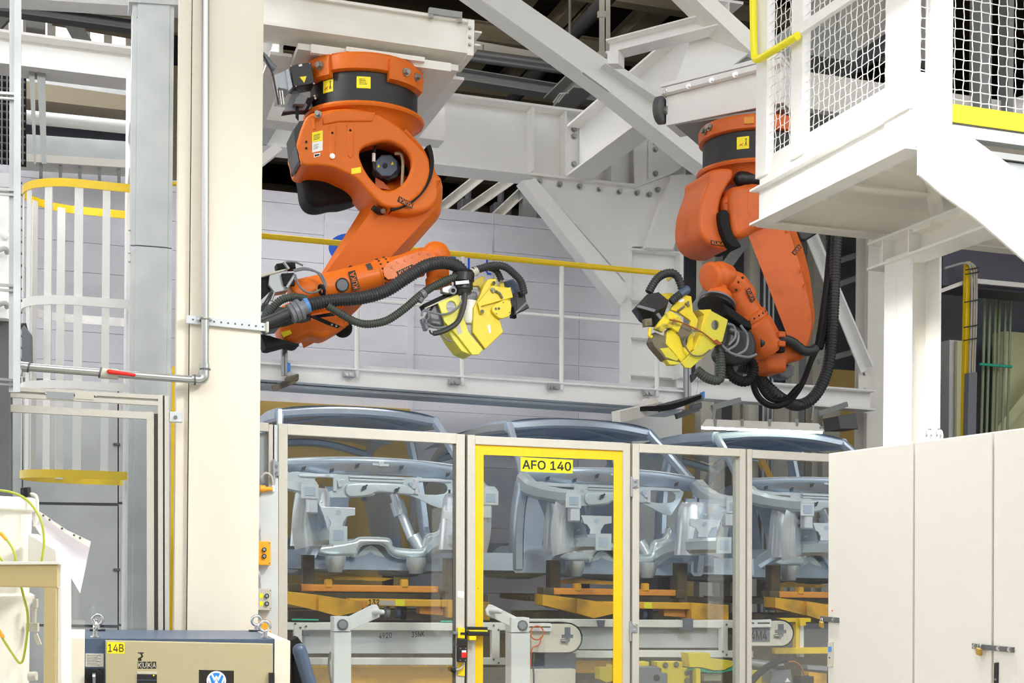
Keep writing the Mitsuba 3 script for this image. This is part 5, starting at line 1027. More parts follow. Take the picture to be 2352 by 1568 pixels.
# shoulder seal and lower arm
ang = np.linspace(np.radians(-22), np.radians(82), 24); cs = c6((1170, 800))[0]
arc_o = [(cs[0] + 113 * math.cos(a), cs[1] + 111 * math.sin(a)) for a in ang]; arc_i = [(cs[0] + 104 * math.cos(a), cs[1] + 101 * math.sin(a)) for a in ang[::-1]]
r1.add('shoulder_seal', slab(arc_o + arc_i, VF + .012, .10), 'black_matt')
o = V(931, 465, VF - .002); logo(r1, 'logo_tile', o, V(917, 460, VF) - V(951, 478, VF), V(933, 478, VF) - V(940, 459, VF), .036, .105)
arm_f = dense([(868, 470), (935, 488), (1000, 478), (950, 520), (886, 592), (800, 690), (735, 760), (680, 750), (690, 705), (764, 628), (820, 545)], 3)
arm_b = dense([(880, 400), (960, 380), (1012, 410), (1014, 470), (1003, 506), (950, 560), (905, 615), (820, 712), (745, 770), (700, 770)], 3)
def hull2(fa, va, fb, vb): return hull([V(x, y, va) for x, y in fa] + [V(x, y, vb) for x, y in fb])
r1.add('lower_arm', hull([V(x, y, VF + .12 + .14 * (y - 470) / 290) for x, y in arm_f] + [V(x, y, VF + .46) for x, y in arm_b]), OR, 30)
r1.add('arm_hole', cyl(V(*cv(740, 520, 5.737)((378, 548))[0], VF + .175), V(*cv(740, 520, 5.737)((378, 548))[0], VF + .16), .016, n=16), 'black_matt')
r1.add('joint_screw', hexbolt(V(*c6((1150, 1380))[0], VF + .02), unit(-Bax - Zax), .012, .012), 'bolt_steel'); r1.add('joint_bracket', slab(c6((1040, 1310), (1130, 1365), (1200, 1375), (1180, 1395), (1110, 1390), (1050, 1345)), VF + .05, .1), 'black_matt')
# elbow
VU = VF - .06                                     # axis plane of the upper arm
r1.add('elbow_housing', slab(dense([(641, 742), (655, 780), (682, 787), (712, 771), (745, 776), (772, 764), (800, 746), (800, 736), (740, 700), (690, 690), (650, 700)], 3), VF + .10, .28, .05), OR, 40)
r1.add('elbow_disc', cyl(V(787, 753, VF + .30), V(787, 753, VF + .26), .064, n=32), 'black_matt', 40)
r1.add('elbow_plate', slab(c9((40, 1110), (150, 1130), (320, 1200), (390, 1230), (470, 1215), (478, 1240), (440, 1252), (330, 1230), (150, 1278), (100, 1270)), VF + .0, .2, .004), 'black_matt')
r1.add('yellow_tag', slab(c9((270, 1090), (375, 1065), (395, 1105), (300, 1150)), VF + .092, .003), 'label_yellow')
# upper arm
A0, A1_ = V(668, 682, VU), V(965, 605, VU); ua = unit(A1_ - A0)
La = np.linalg.norm(A1_ - A0)
fa = cyl
r1.add('upper_arm', lathe(A0, ua, [(0, 0), (0, .085), (.03, .098), (La * .25, .092), (La * .66, .086), (La * .67, .093), (La * .70, .093), (La * .705, .088), (La * .72, .094), (La * .76, .094), (La * .77, .086), (La, .084), (La, 0)], 40), OR, 35)
xa, ya, za_ = frame_of(ua)
for i in range(18):
    a = i * 2 * np.pi / 18
    for s in (.685, .74): r1.add('flange_bolt', sphere(A0 + ua * La * s + (math.cos(a) * xa + math.sin(a) * ya) * .0945, .0065, sub=1), 'black_plastic') if ((math.cos(a) * xa + math.sin(a) * ya) @ Bax) < .1 else None
r1.add('wrist_fork', hull2(dense(c5((930, 490), (1170, 400), (1262, 408), (1300, 450), (1290, 482), (1140, 545), (945, 600)), 3), VU - .10, dense(c5((900, 500), (1180, 370), (1300, 420), (1290, 500), (1140, 560), (940, 610)), 3), VU + .07), OR, 30)
for p in c5((972, 510), (1017, 476), (1070, 462), (1122, 438), (1176, 414), (1237, 416), (1278, 462)):
    q = V(*p, VU - .101); r1.add('cover_bolt', cyl(q, q - Bax * .005, .010, n=12), 'robot_orange_old')
wc_ = V(*c5((1290, 430))[0], VU)
r1.add('wrist_head', hullspheres([(wc_, .093), (wc_ + Bax * .1, .08), (V(*c5((1240, 470))[0], VU), .07)], 3), OR, True)
r1.add('wrist_neck', lathe(wc_, V(*c5((1310, 640))[0], VU) - wc_, [(.03, .078), (.14, .074), (.15, .085), (.205, .085), (.21, .07), (.21, 0)], 32), OR, 35)
logo(r1, 'logo_tile', V(*c5((1072, 540))[0], VU - .1055), V(*c5((1130, 515))[0], VU) - V(*c5((1015, 570))[0], VU), V(*c5((1060, 515))[0], VU) - V(*c5((1080, 560))[0], VU), .042, .115)
def on_arm(px, py): # point of the arm tube's near side under a pixel
    d = ray(px, py); d = d / np.linalg.norm(d); w = np.array([0, 0, EYE]) - A0; m = np.cross(d, ua); k0 = np.cross(w, ua); a_, b_, c_ = m @ m, 2 * m @ k0, k0 @ k0 - .092 ** 2
    t = (-b_ - math.sqrt(max(b_ * b_ - 4 * a_ * c_, 0))) / (2 * a_); p = np.array([0, 0, EYE]) + d * t; n = p - A0; n = unit(n - (n @ ua) * ua); return p, n
p, n = on_arm(786, 654); r1.add('arm_cover', cyl(p - n * .01, p + n * .006, .038, n=28), 'grey_plastic', 40); r1.add('arm_cover_rim', torus(p + n * .004, n, .039, .005, 28, 6), 'black_plastic', 40)
p, n = on_arm(813, 644); yy = -ua; logo(r1, 'logo_tile', p + n * .003, unit(np.cross(n, ua)) * -1 if np.cross(n, ua)[2] > 0 else np.cross(n, ua), np.cross(n, unit(np.cross(n, ua)) * -1) if np.cross(n, ua)[2] > 0 else np.cross(n, np.cross(n, ua)), .046, .12) if False else logo(r1, 'logo_tile', p + n * .003, (-1 if np.cross(n, ua)[2] > 0 else 1) * -np.cross(n, ua), np.cross(n, (-1 if np.cross(n, ua)[2] > 0 else 1) * -np.cross(n, ua)), .046, .12)
p, n = on_arm(848, 612); r1.add('silver_tag', cbox(p, ua, np.cross(n, ua), n, .035, .05, .004), 'chrome')
# valve block and dressing left of the arm
VB = VU - .12
r1.add('valve_block', slab(c9((140, 440), (340, 385), (380, 480), (330, 560), (350, 620), (200, 650), (130, 560)), VB, .12, .006), 'grey_alu'); r1.add('valve_cover', slab(c9((45, 440), (340, 372), (345, 390), (50, 470)), VB - .01, .1, .003), 'label_grey')
r1.add('valve_stack', cat(slab(c9((220, 320), (290, 310), (430, 300), (440, 370), (340, 375), (230, 380)), VB + .02, .1, .005), slab(c9((45, 460), (140, 440), (150, 620), (45, 720)), VB + .03, .1, .004), slab(c9((280, 430), (420, 420), (430, 560), (310, 560)), VB - .03, .05, .004)), 'black_matt')
for x0, y0, x1, y1 in ((340, 590, 430, 440), (360, 380, 300, 300), (160, 740, 190, 640)): r1.add('fitting', cyl(V(*c9((x0, y0))[0], VB - .03), V(*c9((x1, y1))[0], VB - .03), .010, n=10), 'grey_alu', 40)
for pts in (((410, 395), (540, 370), (680, 420), (745, 520), (760, 570)), ((420, 405), (560, 385), (720, 440), (775, 560), (760, 640)), ((430, 440), (470, 560), (560, 640), (660, 640), (740, 590)), ((330, 300), (420, 300), (520, 340)), ((20, 860), (100, 740), (160, 640)), ((20, 880), (120, 760), (180, 640))): r1.add('signal_cable', pipe(c9(*pts), VB - .04, .0065), 'grey_plastic' if pts[0][0] != 20 else 'hose_black', 40)
r1.add('cable_loop', torus(V(*c9((730, 620))[0], VB - .04), unit(ua + Bax * .3), .030, .010, 20, 8), 'black_matt', 40)
r1.add('bracket', slab(c9((620, 905), (830, 870), (880, 900), (700, 920), (850, 985), (940, 1020), (920, 1040), (800, 1000), (600, 910)), VB + .0, .03), 'black_matt')
for x, y in ((845, 1005), (895, 1020)): r1.add('bolt', sphere(V(*c9((x, y))[0], VB - .003), .008, sub=1), 'chrome')
r1.add('dress_plate', slab(c9((60, 760), (330, 820), (470, 880), (300, 990), (200, 1100), (60, 1120)), VB + .10, .02, .004), 'grey_plastic')
for i in range(5): r1.add('dress_hose', pipe(c9((40, 980 + 22 * i), (180, 940 + 20 * i), (330, 930 + 16 * i), (480, 960 - 6 * i), (600, 930 - 10 * i)), VB + .05 + .012 * i, .016), 'hose_black', 40)
# hoses
v_h = VB - .09
r1.add('main_hose', hose([(700, 702), (760, 690), (830, 684), (885, 668), (930, 640), (975, 612), (1015, 603), (1048, 610), (1066, 628)], [v_h, v_h, v_h, v_h, v_h - .02, v_h - .03, v_h - .02, v_h, v_h + .02], .042, .005, .017), 'hose_black', 30)
r1.add('feed_hose', pipe([(560, 762), (610, 742), (665, 718), (692, 706)], v_h, .040, n=14), 'hose_black', 40)
r1.add('hose_clamp', lathe(V(664, 722, v_h), V(712, 700, v_h) - V(664, 722, v_h), [(0, 0), (0, .048), (.008, .062), (.03, .056), (.035, .064), (.06, .060), (.065, .068), (.085, .066), (.09, .045), (.12, .045), (.12, 0)], 24), 'grey_plastic', 35)
r1.add('blue_ring', cyl(V(701, 703, v_h), V(709, 700, v_h), .047, n=20), 'blue_ring', label='blue hose ring')
r1.add('return_hose', hose([(560, 775), (608, 728), (640, 693), (672, 682), (705, 686)], v_h + .05, .026, .004, .015), 'hose_green', 30)
r1.add('return_hose', hose([(752, 702), (785, 722), (820, 740), (850, 744), (890, 735), (930, 708), (958, 684), (985, 664), (1015, 648), (1050, 634)], [v_h - .02] * 7 + [v_h - .0] * 3, .026, .004, .015), 'hose_green', 30)
for x0, y0, x1, y1 in ((960, 690, 966, 682), (968, 678, 976, 672)): r1.add('hose_band', cyl(V(x0, y0, v_h - .01), V(x1, y1, v_h - .01), .029, n=16), 'grey_plastic')
TC = V(1064, 648, v_h + .02)
r1.add('dress_turret', lathe(TC, Zax, [(-.075, 0), (-.075, .05), (-.05, .055), (-.045, .062), (.0, .060), (.005, .07), (.055, .072), (.075, .06), (.085, .03), (.085, 0)], 24), 'black_plastic', 30)
r1.add('turret_plate', cat(bar(V(1046, 650, v_h - .05), V(1077, 647, v_h - .05), .006, .022)), 'grey_alu')
r1.add('gun_hose', hose([(1086, 622), (1100, 618), (1130, 610), (1158, 612), (1180, 628), (1197, 648), (1204, 676)], v_h + .04, .026, .004, .015), 'hose_black', 30); r1.add('hose_sleeve', cyl(V(1084, 627, v_h + .04), V(1096, 620, v_h + .04), .028, n=16), 'label_grey')
r1.add('gun_hose', hose([(1120, 614), (1140, 622), (1152, 645)], v_h + .1, .022, .004, .015), 'hose_black', 30)
# connection box left of the base ring
VC = VF - .0
k = r1.add('connector_box', slab(cv(590, 80, 7.127)((545, 520), (640, 480), (890, 450), (945, 790), (640, 850), (590, 830)), VC + .12, .16, .006), 'black_plastic')
r1.sub(k, 'warning_triangle', slab(cv(590, 80, 7.127)((700, 688), (815, 675), (775, 785)), VC + .118, .002), 'label_yellow'); r1.sub(k, 'tag', slab(cv(590, 80, 7.127)((680, 490), (738, 475), (745, 510), (690, 520)), VC + .118, .002), 'label_white')
for x, y in ((560, 515), (865, 470), (640, 840), (935, 798)): r1.sub(k, 'screw', sphere(V(*cv(590, 80, 7.127)((x, y))[0], VC + .117), .006, sub=1), 'chrome')
r1.add('connector', cat(slab(cv(590, 80, 7.127)((300, 640), (470, 580), (540, 830), (520, 910), (350, 870)), VC + .1, .14, .008), slab(cv(590, 80, 7.127)((475, 570), (525, 550), (590, 850), (520, 915)), VC + .08, .1, .004)), 'grey_alu')
r1.add('connector_bracket', cat(slab(cv(590, 80, 7.127)((350, 870), (600, 900), (440, 1250), (790, 1220), (830, 1150), (640, 880)), VC + .2, .02), slab(cv(590, 80, 7.127)((640, 1020), (700, 960), (840, 1020), (780, 1140), (600, 1130)), VC + .14, .06, .006)), 'grey_plastic')
r1.add('bracket_foot', slab(cv(590, 80, 7.127)((430, 1250), (560, 1100), (960, 1000), (840, 1230), (640, 1220)), VC + .22, .1), 'black_matt'); r1.add('bracket_foot', slab(cv(590, 80, 7.127)((640, 1160), (685, 1160), (685, 1395), (640, 1340)), VC + .18, .02), 'black_matt')
r1.add('supply_cable', pipe([(560, 95), (604, 128), (622, 150), (632, 158)], VC + .12, .022, n=12), 'grey_plastic', 40); r1.add('supply_cable', pipe([(590, 100), (622, 160), (632, 200), (640, 240)], VC + .08, .006), 'black_plastic', 40)
for i in range(3): r1.add('connector_pin', cyl(V(636 + 6 * i, 208, VC + .09), V(640 + 6 * i, 240, VC + .09), .005, n=8), 'chrome')
for p in cv(590, 80, 7.127)((945, 1000), (958, 1040)): r1.add('bolt', sphere(V(*p, VC + .1), .008, sub=1), 'chrome')
# base lugs, bolts and labels
for phi, zz, w in ((-.78, .255, .30), (.95, .235, .42)):
    g_ = np.array([[on_cyl(C1, r_, p, z)[0] for r_, z in ((.36, zf1 + zz - .085), (.405, zf1 + zz - .075), (.412, zf1 + zz), (.405, zf1 + zz + .055), (.36, zf1 + zz + .06))] for p in np.linspace(phi - w, phi + w, 14)])
    rings = g_; m_ = ring_skin(rings, True); 
    if m_.volume < 0: m_.invert()
    r1.add('base_lug', m_, OR, 40)
    for dp in (-.13, .13):
        o, n = on_cyl(C1, .41, phi + dp, zf1 + zz - .01); r1.add('bolt', hexbolt(o, n, .019, .022), 'bolt_steel')
dk = r1.key + '__drum'
warn_label(r1, dk, C1, .357, -.60, zf1 + .125, .085, .08); warn_label(r1, dk, C1, .357, .10, zf1 + .13, .09, .075, False)

# welding gun on the left robot
VG = v_h + .02
g1 = Thing('welding_gun', 'clean yellow spot welding gun held out to the right by the left robot', 'welding gun')
def ell(cx_, cy_, rx, ry, n=28): return [(cx_ + rx * math.cos(t), cy_ + ry * math.sin(t)) for t in np.linspace(0, 2 * np.pi, n, endpoint=False)]
g1.add('side_plate', slab(cg((385, 785), (655, 668), (690, 760), (735, 1010), (800, 1185), (985, 1405), (925, 1478), (838, 1478), (650, 1235), (470, 1040)), VG, .022, .004, [cg(*ell(560, 836, 64, 76))]), 'gun_lime')
g1.add('side_box', slab(cg((470, 1040), (650, 1235), (838, 1478), (700, 1432), (590, 1290), (505, 1150)), VG + .02, .20, .006), 'gun_lime')
k = g1.add('slot_plate', slab(cg((610, 1040), (655, 1020), (710, 1185), (655, 1210)), VG - .003, .004), 'label_grey')
g1.add('main_plate', slab(cg((845, 1180), (855, 850), (905, 760), (1000, 545), (1050, 468), (1160, 460), (1172, 562), (1345, 582), (1350, 720), (1360, 935), (1205, 1000), (1240, 1120), (1258, 1172), (1015, 1402)), VG + .03, .05, .006), 'gun_yellow')
g1.add('lever_plate', slab(cg((912, 790), (1100, 558), (1150, 555), (1225, 605), (1350, 575), (1386, 712), (955, 830), (985, 920), (950, 930)), VG + .005, .024, .004), 'gun_yellow')
k = g1.add('motor_plate', slab(dense(cg((1105, 850), (1165, 790), (1345, 735), (1355, 930), (1285, 982), (1205, 990), (1115, 910)), 2), VG + .0, .028, .004), 'gun_yellow')
for x, y in ((1155, 865), (1195, 862), (1330, 748), (1340, 915), (1255, 780), (1165, 930)): g1.sub(k, 'bolt', cyl(V(*cg((x, y))[0], VG), V(*cg((x, y))[0], VG - .004), .008 if x < 1200 and y < 900 else .004, n=10), 'gun_dirt')
g1.add('rear_lug', slab(cg((845, 505), (960, 432), (1012, 446), (975, 640), (930, 560), (850, 560)), VG + .12, .05, .004), 'gun_yellow')
g1.add('hinge_lug', slab(cg((1210, 490), (1250, 480), (1280, 590), (1210, 570)), VG + .1, .04, .004), 'gun_yellow')
g1.add('transformer', lathe(V(*cg((800, 800))[0], VG + .10), V(*cg((790, 1060))[0], VG + .10) - V(*cg((800, 800))[0], VG + .10), [(-.02, 0), (-.02, .05), (.0, .055), (.10, .055), (.13, .04), (.13, 0)], 24), 'label_white', 35)
g1.add('transformer_cap', slab(dense(cg((745, 640), (900, 635), (915, 720), (850, 795), (760, 800)), 3), VG + .08, .1, .02), 'grey_plastic', 40)
g1.add('adapter_plate', slab(cg((190, 800), (700, 560), (760, 600), (720, 660), (385, 790), (220, 860)), VG + .03, .12, .005), 'black_matt'); g1.add('adapter_edge', slab(cg((205, 852), (640, 655), (645, 672), (215, 868)), VG + .022, .01), 'label_grey')
g1.add('valve', cat(slab(cg((440, 580), (540, 545), (620, 560), (625, 650), (500, 660), (440, 640)), VG - .02, .06, .006), cyl(V(*cg((585, 620))[0], VG - .02), V(*cg((585, 620))[0], VG - .035), .024, n=20)), 'grey_alu', 40); g1.add('valve_bore', cyl(V(*cg((587, 620))[0], VG - .035), V(*cg((587, 620))[0], VG - .038), .013, n=16), 'black_matt')
g1.add('side_drive', cat(slab(cg((330, 820), (390, 790), (450, 960), (480, 1080), (440, 1090), (300, 1060), (270, 930)), VG + .05, .14, .008), slab(cg((160, 1000), (200, 985), (265, 1110), (245, 1150), (205, 1150)), VG + .02, .05, .006)), 'grey_plastic')
g1.add('nozzle_box', slab(cg((1270, 500), (1385, 465), (1470, 540), (1480, 640), (1430, 660), (1415, 840), (1360, 720), (1340, 575)), VG + .12, .12, .008), 'cabinet_blue')
g1.add('nozzle', slab(cg((1420, 640), (1545, 645), (1562, 770), (1606, 850), (1430, 930), (1440, 880), (1425, 760)), VG + .06, .12, .006), 'black_plastic'); g1.add('nozzle_strip', slab(cg((1420, 905), (1565, 765), (1578, 790), (1430, 928)), VG + .055, .02), 'grey_plastic')
g1.add('jaw', slab(cg((1360, 830), (1420, 850), (1435, 985), (1370, 975)), VG + .14, .05, .004), 'black_matt')
for x0, y0, x1, y1 in ((1110, 585, 1120, 650), (1085, 610, 1140, 605), (1150, 625, 1200, 655), (1200, 650, 1245, 725)): g1.add('lever_pin', cyl(V(*cg((x0, y0))[0], VG - .005), V(*cg((x1, y1))[0], VG - .005), .008, n=8), 'bolt_steel' if x0 < 1145 else 'gun_dirt')
for x, y in ((975, 900), (1130, 520), (1230, 505)): g1.add('pin', cyl(V(*cg((x, y))[0], VG + .03), V(*cg((x, y))[0], VG - .004), .012, n=10), 'gun_dirt')
g1.add('sticker', slab(cg((1045, 1085), (1075, 1068), (1092, 1180), (1065, 1198)), VG + .028, .002), 'label_white')
for pts, r_, mt in ((((740, 590), (740, 700), (720, 850), (650, 1030), (520, 1130), (400, 1180), (320, 1195)), .017, 'hose_black'), (((740, 700), (680, 810), (580, 900), (460, 940), (350, 925), (250, 900), (180, 890)), .007, 'grey_plastic'), (((165, 960), (180, 900), (240, 880), (260, 960), (230, 1050), (330, 1110), (430, 1115), (500, 1100)), .007, 'grey_plastic'), (((270, 1150), (290, 1190), (340, 1210)), .006, 'hose_black'), (((390, 1130), (440, 1220), (510, 1280), (580, 1300)), .005, 'grey_plastic'), (((250, 960), (240, 1010), (250, 1060)), .007, 'hose_black')):
    g1.add('cable', pipe(cg(*pts), VG - .03, r_), mt, 40)

# robot on the right
D2 = 9.6; C2 = P(1729, 400, D2); zf2 = C2[2]; v2 = rig(C2)[1]; OO = 'robot_orange_old'
r2 = Thing('welding_robot', 'large orange robot on the right, half behind the mesh platform, with a black hose loop', 'robot')
zt2 = zf2 + .31
base_parts(r2, C2, zt2, zf2, OO)
for phi in (-1.2, -.25):
    o, n = on_cyl(C2, .392, phi, zf2 + .26); r2.add('bolt' if phi < -1 else 'base_pocket', hexbolt(o, n, .019, .02) if phi < -1 else cbox(o, np.cross(n, Zax), n, Zax, .07, .012, .05, .004), 'bolt_steel' if phi < -1 else 'skid_orange')
o, n = on_cyl(C2, .392, -1.05, zf2 + .272); r2.add('bolt', hexbolt(o, n, .019, .02), 'bolt_steel')
warn_label(r2, r2.key + '__drum', C2, .357, -.37, zf2 + .12, .085, .085)
SV = v2 - .12                                    # shoulder turns about an axis along the line
r2.add('turning_body', slab(dense(c7((605, -20), (600, 30), (575, 100), (550, 180), (540, 270), (545, 340), (570, 390), (620, 430), (690, 448), (738, 440), (702, 390), (674, 320), (662, 230), (674, 150), (706, 75), (742, 20), (740, -30), (680, -40)), 3), SV - .18, .42, .03), OO, 40)
r2.add('body_motor', hullspheres([(V(*c7((790, 30))[0], SV - .12), .055), (V(*c7((930, 30))[0], SV - .12), .055)]), 'black_plastic', True)
r2.add('shoulder_seal', slab(dense(c7((668, 222), (712, 220), (722, 300), (748, 370), (792, 425), (770, 442), (720, 425), (686, 360), (668, 290)), 3), SV - .24, .3, .01), 'black_matt', 40)
r2.add('shoulder_drum', slab(dense(c7((690, 160), (725, 110), (770, 130), (770, 330), (760, 390), (725, 330), (705, 250)), 3), SV - .20, .36, .03), OO, 40)
for x, y in ((722, 120), (716, 160), (700, 170)): r2.add('bolt', sphere(V(*c7((x, y))[0], SV - .205), .007, sub=1), 'robot_orange_old')
r2.add('shoulder_cover', slab(dense(c7((735, 100), (800, 60), (900, 50), (960, 110), (960, 290), (900, 330), (800, 380), (745, 330)), 3), SV - .26, .34, .05), OO, 40)
r2.add('cover_cap', slab(dense(c7((830, 120), (860, 85), (930, 80), (940, 260), (900, 270), (835, 240)), 3), SV - .262, .02), 'robot_orange_old')
logo(r2, 'logo_tile', V(*c7((650, 415))[0], SV - .182), V(*c7((700, 422))[0], SV) - V(*c7((600, 405))[0], SV), V(*c7((645, 395))[0], SV) - V(*c7((650, 435))[0], SV), .030, .105)
arm2f = dense([(1700, 480), (1732, 566), (1759, 633), (1784, 700), (1806, 765), (1826, 800), (1852, 792), (1864, 740), (1858, 694), (1840, 620), (1822, 560), (1800, 500), (1760, 470)], 3)
arm2b = dense([(1740, 480), (1800, 480), (1824, 514), (1845, 572), (1860, 633), (1868, 694), (1871, 734), (1862, 774), (1852, 800), (1830, 800), (1780, 640)], 3)
r2.add('lower_arm', hull2(arm2f, SV - .20, arm2b, SV + .10), OO, 30)
for x, y, w in ((1806, 518, 14), (1838, 620, 5), (1846, 655, 4)): r2.add('arm_lug', slab([(x, y + w), (x + w * .9, y - w), (x + w * 1.0, y - w + 6), (x + w * .4, y + w)], SV - .215, .03, .004), OO)
logo(r2, 'logo_tile', V(*cw2((752, 305))[0], SV - .203), V(*cw2((785, 270))[0], SV) - V(*cw2((725, 345))[0], SV), V(*cw2((730, 290))[0], SV) - V(*cw2((775, 330))[0], SV), .034, .08, 'robot_orange_old')
r2.add('arm_motor', slab(cw2((730, 110), (930, 140), (930, 170), (820, 240), (780, 230)), SV + .06, .2, .02), 'black_plastic')
SU = SV - .22
r2.add('elbow_housing', slab(dense(cw2((500, 1010), (640, 940), (760, 1000), (840, 1010), (832, 1090), (800, 1128), (700, 1145), (690, 1210), (620, 1225), (545, 1205), (500, 1090)), 3), SV - .26, .30, .05), OO, 40)
B0_, B1_ = V(1762, 800, SU), V(1688, 665, SU); ub = unit(B1_ - B0_); Lb = np.linalg.norm(B1_ - B0_)
r2.add('upper_arm', lathe(B0_, ub, [(-.04, 0), (-.04, .10), (0, .125), (Lb * .40, .125), (Lb * .44, .112), (Lb * .46, .120), (Lb * .56, .118), (Lb * .58, .10), (Lb * .8, .096), (Lb, .085), (Lb + .03, .05), (Lb + .03, 0)], 40), OO, 35)
xb, yb2, _ = frame_of(ub)
for i in range(20):
    a = i * np.pi / 10; dd = math.cos(a) * xb + math.sin(a) * yb2
    if dd @ Bax < .15: r2.add('flange_bolt', sphere(B0_ + ub * Lb * .51 + dd * .119, .0065, sub=1), 'black_plastic')
o = V(*cw2((405, 645))[0], SU - .108); logo(r2, 'logo_tile', o, V(*cw2((430, 690))[0], SU) - V(*cw2((390, 605))[0], SU), V(*cw2((425, 625))[0], SU) - V(*cw2((385, 660))[0], SU), .036, .09, 'robot_orange_old')
wc2 = V(*cw2((170, 500))[0], SU - .06)
r2.add('wrist_head', hullspheres([(wc2, .096), (wc2 + Bax * .08, .09), (V(*cw2((215, 500))[0], SU - .06), .08)], 3), OO, True)
r2.add('wrist_cap', lathe(wc2, V(*cw2((80, 515))[0], SU - .09) - wc2, [(.055, .10), (.075, .103), (.095, .098), (.105, .08), (.105, 0)], 32), OO, 35)
r2.add('wrist_elbow', hullspheres([(V(*cw2((300, 555))[0], SU - .03), .075), (V(*cw2((360, 640))[0], SU - .0), .078), (V(*cw2((220, 520))[0], SU - .05), .07)], 3), OO, True)
for x, y in ((312, 548), (345, 515), (297, 605)): r2.add('bolt', sphere(V(*cw2((x, y))[0], SU - .105), .009, sub=1), 'black_plastic')
r2.add('wrist_neck', lathe(V(*cw2((165, 560))[0], SU - .06), V(*cw2((165, 700))[0], SU - .10) - V(*cw2((165, 560))[0], SU - .06), [(0, .05), (.05, .06), (.08, .085), (.11, .09), (.125, .09), (.125, 0)], 32), OO, 35)
tf_ = V(*cw2((160, 705))[0], SU - .09); tdir = unit(V(*cw2((130, 800))[0], SU - .12) - tf_)
r2.add('tool_flange', lathe(tf_, tdir, [(-.01, .0), (-.01, .11), (.02, .13), (.045, .13), (.06, .10), (.06, 0)], 32), 'black_plastic', 35); r2.add('flange_ring', torus(tf_ + tdir * .0, tdir, .118, .007, 36, 6), 'grey_plastic', 40)
r2.add('dress_arm', slab(cw2((200, 700), (290, 760), (410, 850), (415, 900), (350, 880), (230, 790)), SU - .22, .08, .01), 'black_matt')
r2.add('dress_pack', slab(dense(cw2((240, 850), (330, 870), (420, 900), (465, 1010), (440, 1120), (330, 1170), (220, 1130), (190, 1060), (240, 960)), 3), SU - .2, .2, .05), 'hose_black', 40)
for pts in (((230, 860), (280, 880), (290, 960), (240, 1020)), ((250, 900), (310, 930), (300, 1010), (230, 1060)), ((330, 870), (380, 950), (370, 1050), (290, 1100)), ((190, 1020), (260, 1080), (380, 1110), (450, 1090))): r2.add('signal_cable', pipe(cw2(*pts), SU - .24, .009), 'grey_plastic', 40)
r2.add('dress_hose', pipe(cw2((470, 1005), (560, 990), (640, 975), (720, 1000), (800, 1060), (870, 1060), (895, 1040)), SV - .30, .034, n=14), 'hose_black', 40)
for y in (945, 1015): r2.add('hose_clamp', cbox(V(*cw2((622, y))[0], SV - .31), Ah, Bax, Zax, .05, .09, .04, .006), 'orange_box' if False else OO)
r2.add('clamp_core', cbox(V(*cw2((630, 1040))[0], SV - .30), Ah, Bax, Zax, .04, .06, .07, .006), 'black_matt')
r2.add('elbow_motor', slab(cw2((600, 1215), (690, 1160), (740, 1180), (735, 1240), (690, 1275), (640, 1260)), SV - .1, .14, .02), 'grey_plastic')
r2.add('loop_hose', hose([(1926, 470), (1920, 560), (1916, 660), (1911, 760), (1904, 830), (1888, 882), (1862, 918), (1828, 930), (1790, 912), (1755, 880), (1728, 850), (1690, 842)], [SV + .1] * 8 + [SV] * 4, .044, .004, .022, 12), 'hose_black', 30)
r2.add('loop_hose', pipe([(1918, 480), (1905, 620), (1895, 740), (1880, 800)], SV + .14, .034, n=12), 'black_matt', 40)
r2.add('loop_cable', pipe([(1730, 830), (1730, 880), (1745, 915), (1775, 932), (1810, 922), (1840, 885), (1862, 830), (1880, 780), (1900, 640)], [SV - .1] * 5 + [SV + .1] * 4, .022, n=10), 'black_matt', 40)
r2.add('loop_cable', pipe([(1738, 840), (1742, 880), (1765, 914), (1800, 918), (1835, 885)], SV - .05, .016, n=10), 'black_matt', 40)
r2.add('loop_hose', hose([(1600, 850), (1625, 868), (1650, 872), (1656, 850), (1652, 800), (1650, 785)], SU - .2, .034, .004, .018), 'hose_green', 30)
r2.add('loop_hose', hose([(1670, 835), (1680, 862), (1705, 876), (1725, 868), (1730, 840), (1712, 815)], SU - .1, .036, .005, .018), 'black_matt', 30)

# worn welding gun on the right robot
VH = SU - .30
g2 = Thing('welding_gun', 'worn yellow welding gun with a black hood, held out left by the right robot', 'welding gun')
g2.add('side_plate', slab(ch((1010, 590), (1215, 700), (1150, 960), (1060, 1020), (940, 1130), (770, 1282), (705, 1280), (655, 1220), (830, 1040), (880, 960), (940, 800)), VH, .022, .004, [ch(*ell(1062, 765, 48, 58))]), 'gun_lime_used')
g2.add('side_box', slab(ch((860, 580), (1010, 575), (1012, 592), (950, 790), (890, 950), (830, 1040), (800, 1060), (880, 850), (930, 640)), VH + .01, .20, .004), 'gun_yellow_used')
g2.add('lever_plate', slab(ch((525, 582), (560, 520), (690, 398), (775, 420), (795, 600), (857, 702), (835, 790), (790, 815), (750, 780), (770, 715), (620, 610)), VH + .03, .03, .004), 'gun_yellow_used')
g2.add('main_plate', slab(ch((480, 830), (600, 720), (680, 830), (800, 830), (800, 1060), (655, 1212), (560, 1090), (470, 990)), VH + .05, .05, .006), 'gun_worn')
g2.add('mid_plate', slab(ch((330, 810), (470, 620), (520, 590), (640, 660), (670, 730), (620, 850), (540, 800), (470, 800), (430, 850)), VH + .02, .03, .004), 'gun_worn')
g2.add('lower_body', slab(ch((300, 960), (340, 850), (480, 905), (500, 1000), (650, 1215), (470, 1180), (330, 1020)), VH + .06, .10, .008), 'gun_dirt'); g2.add('lower_plate', slab(ch((395, 1045), (500, 1035), (620, 1170), (600, 1195), (470, 1150)), VH + .055, .008), 'gun_lime_used')
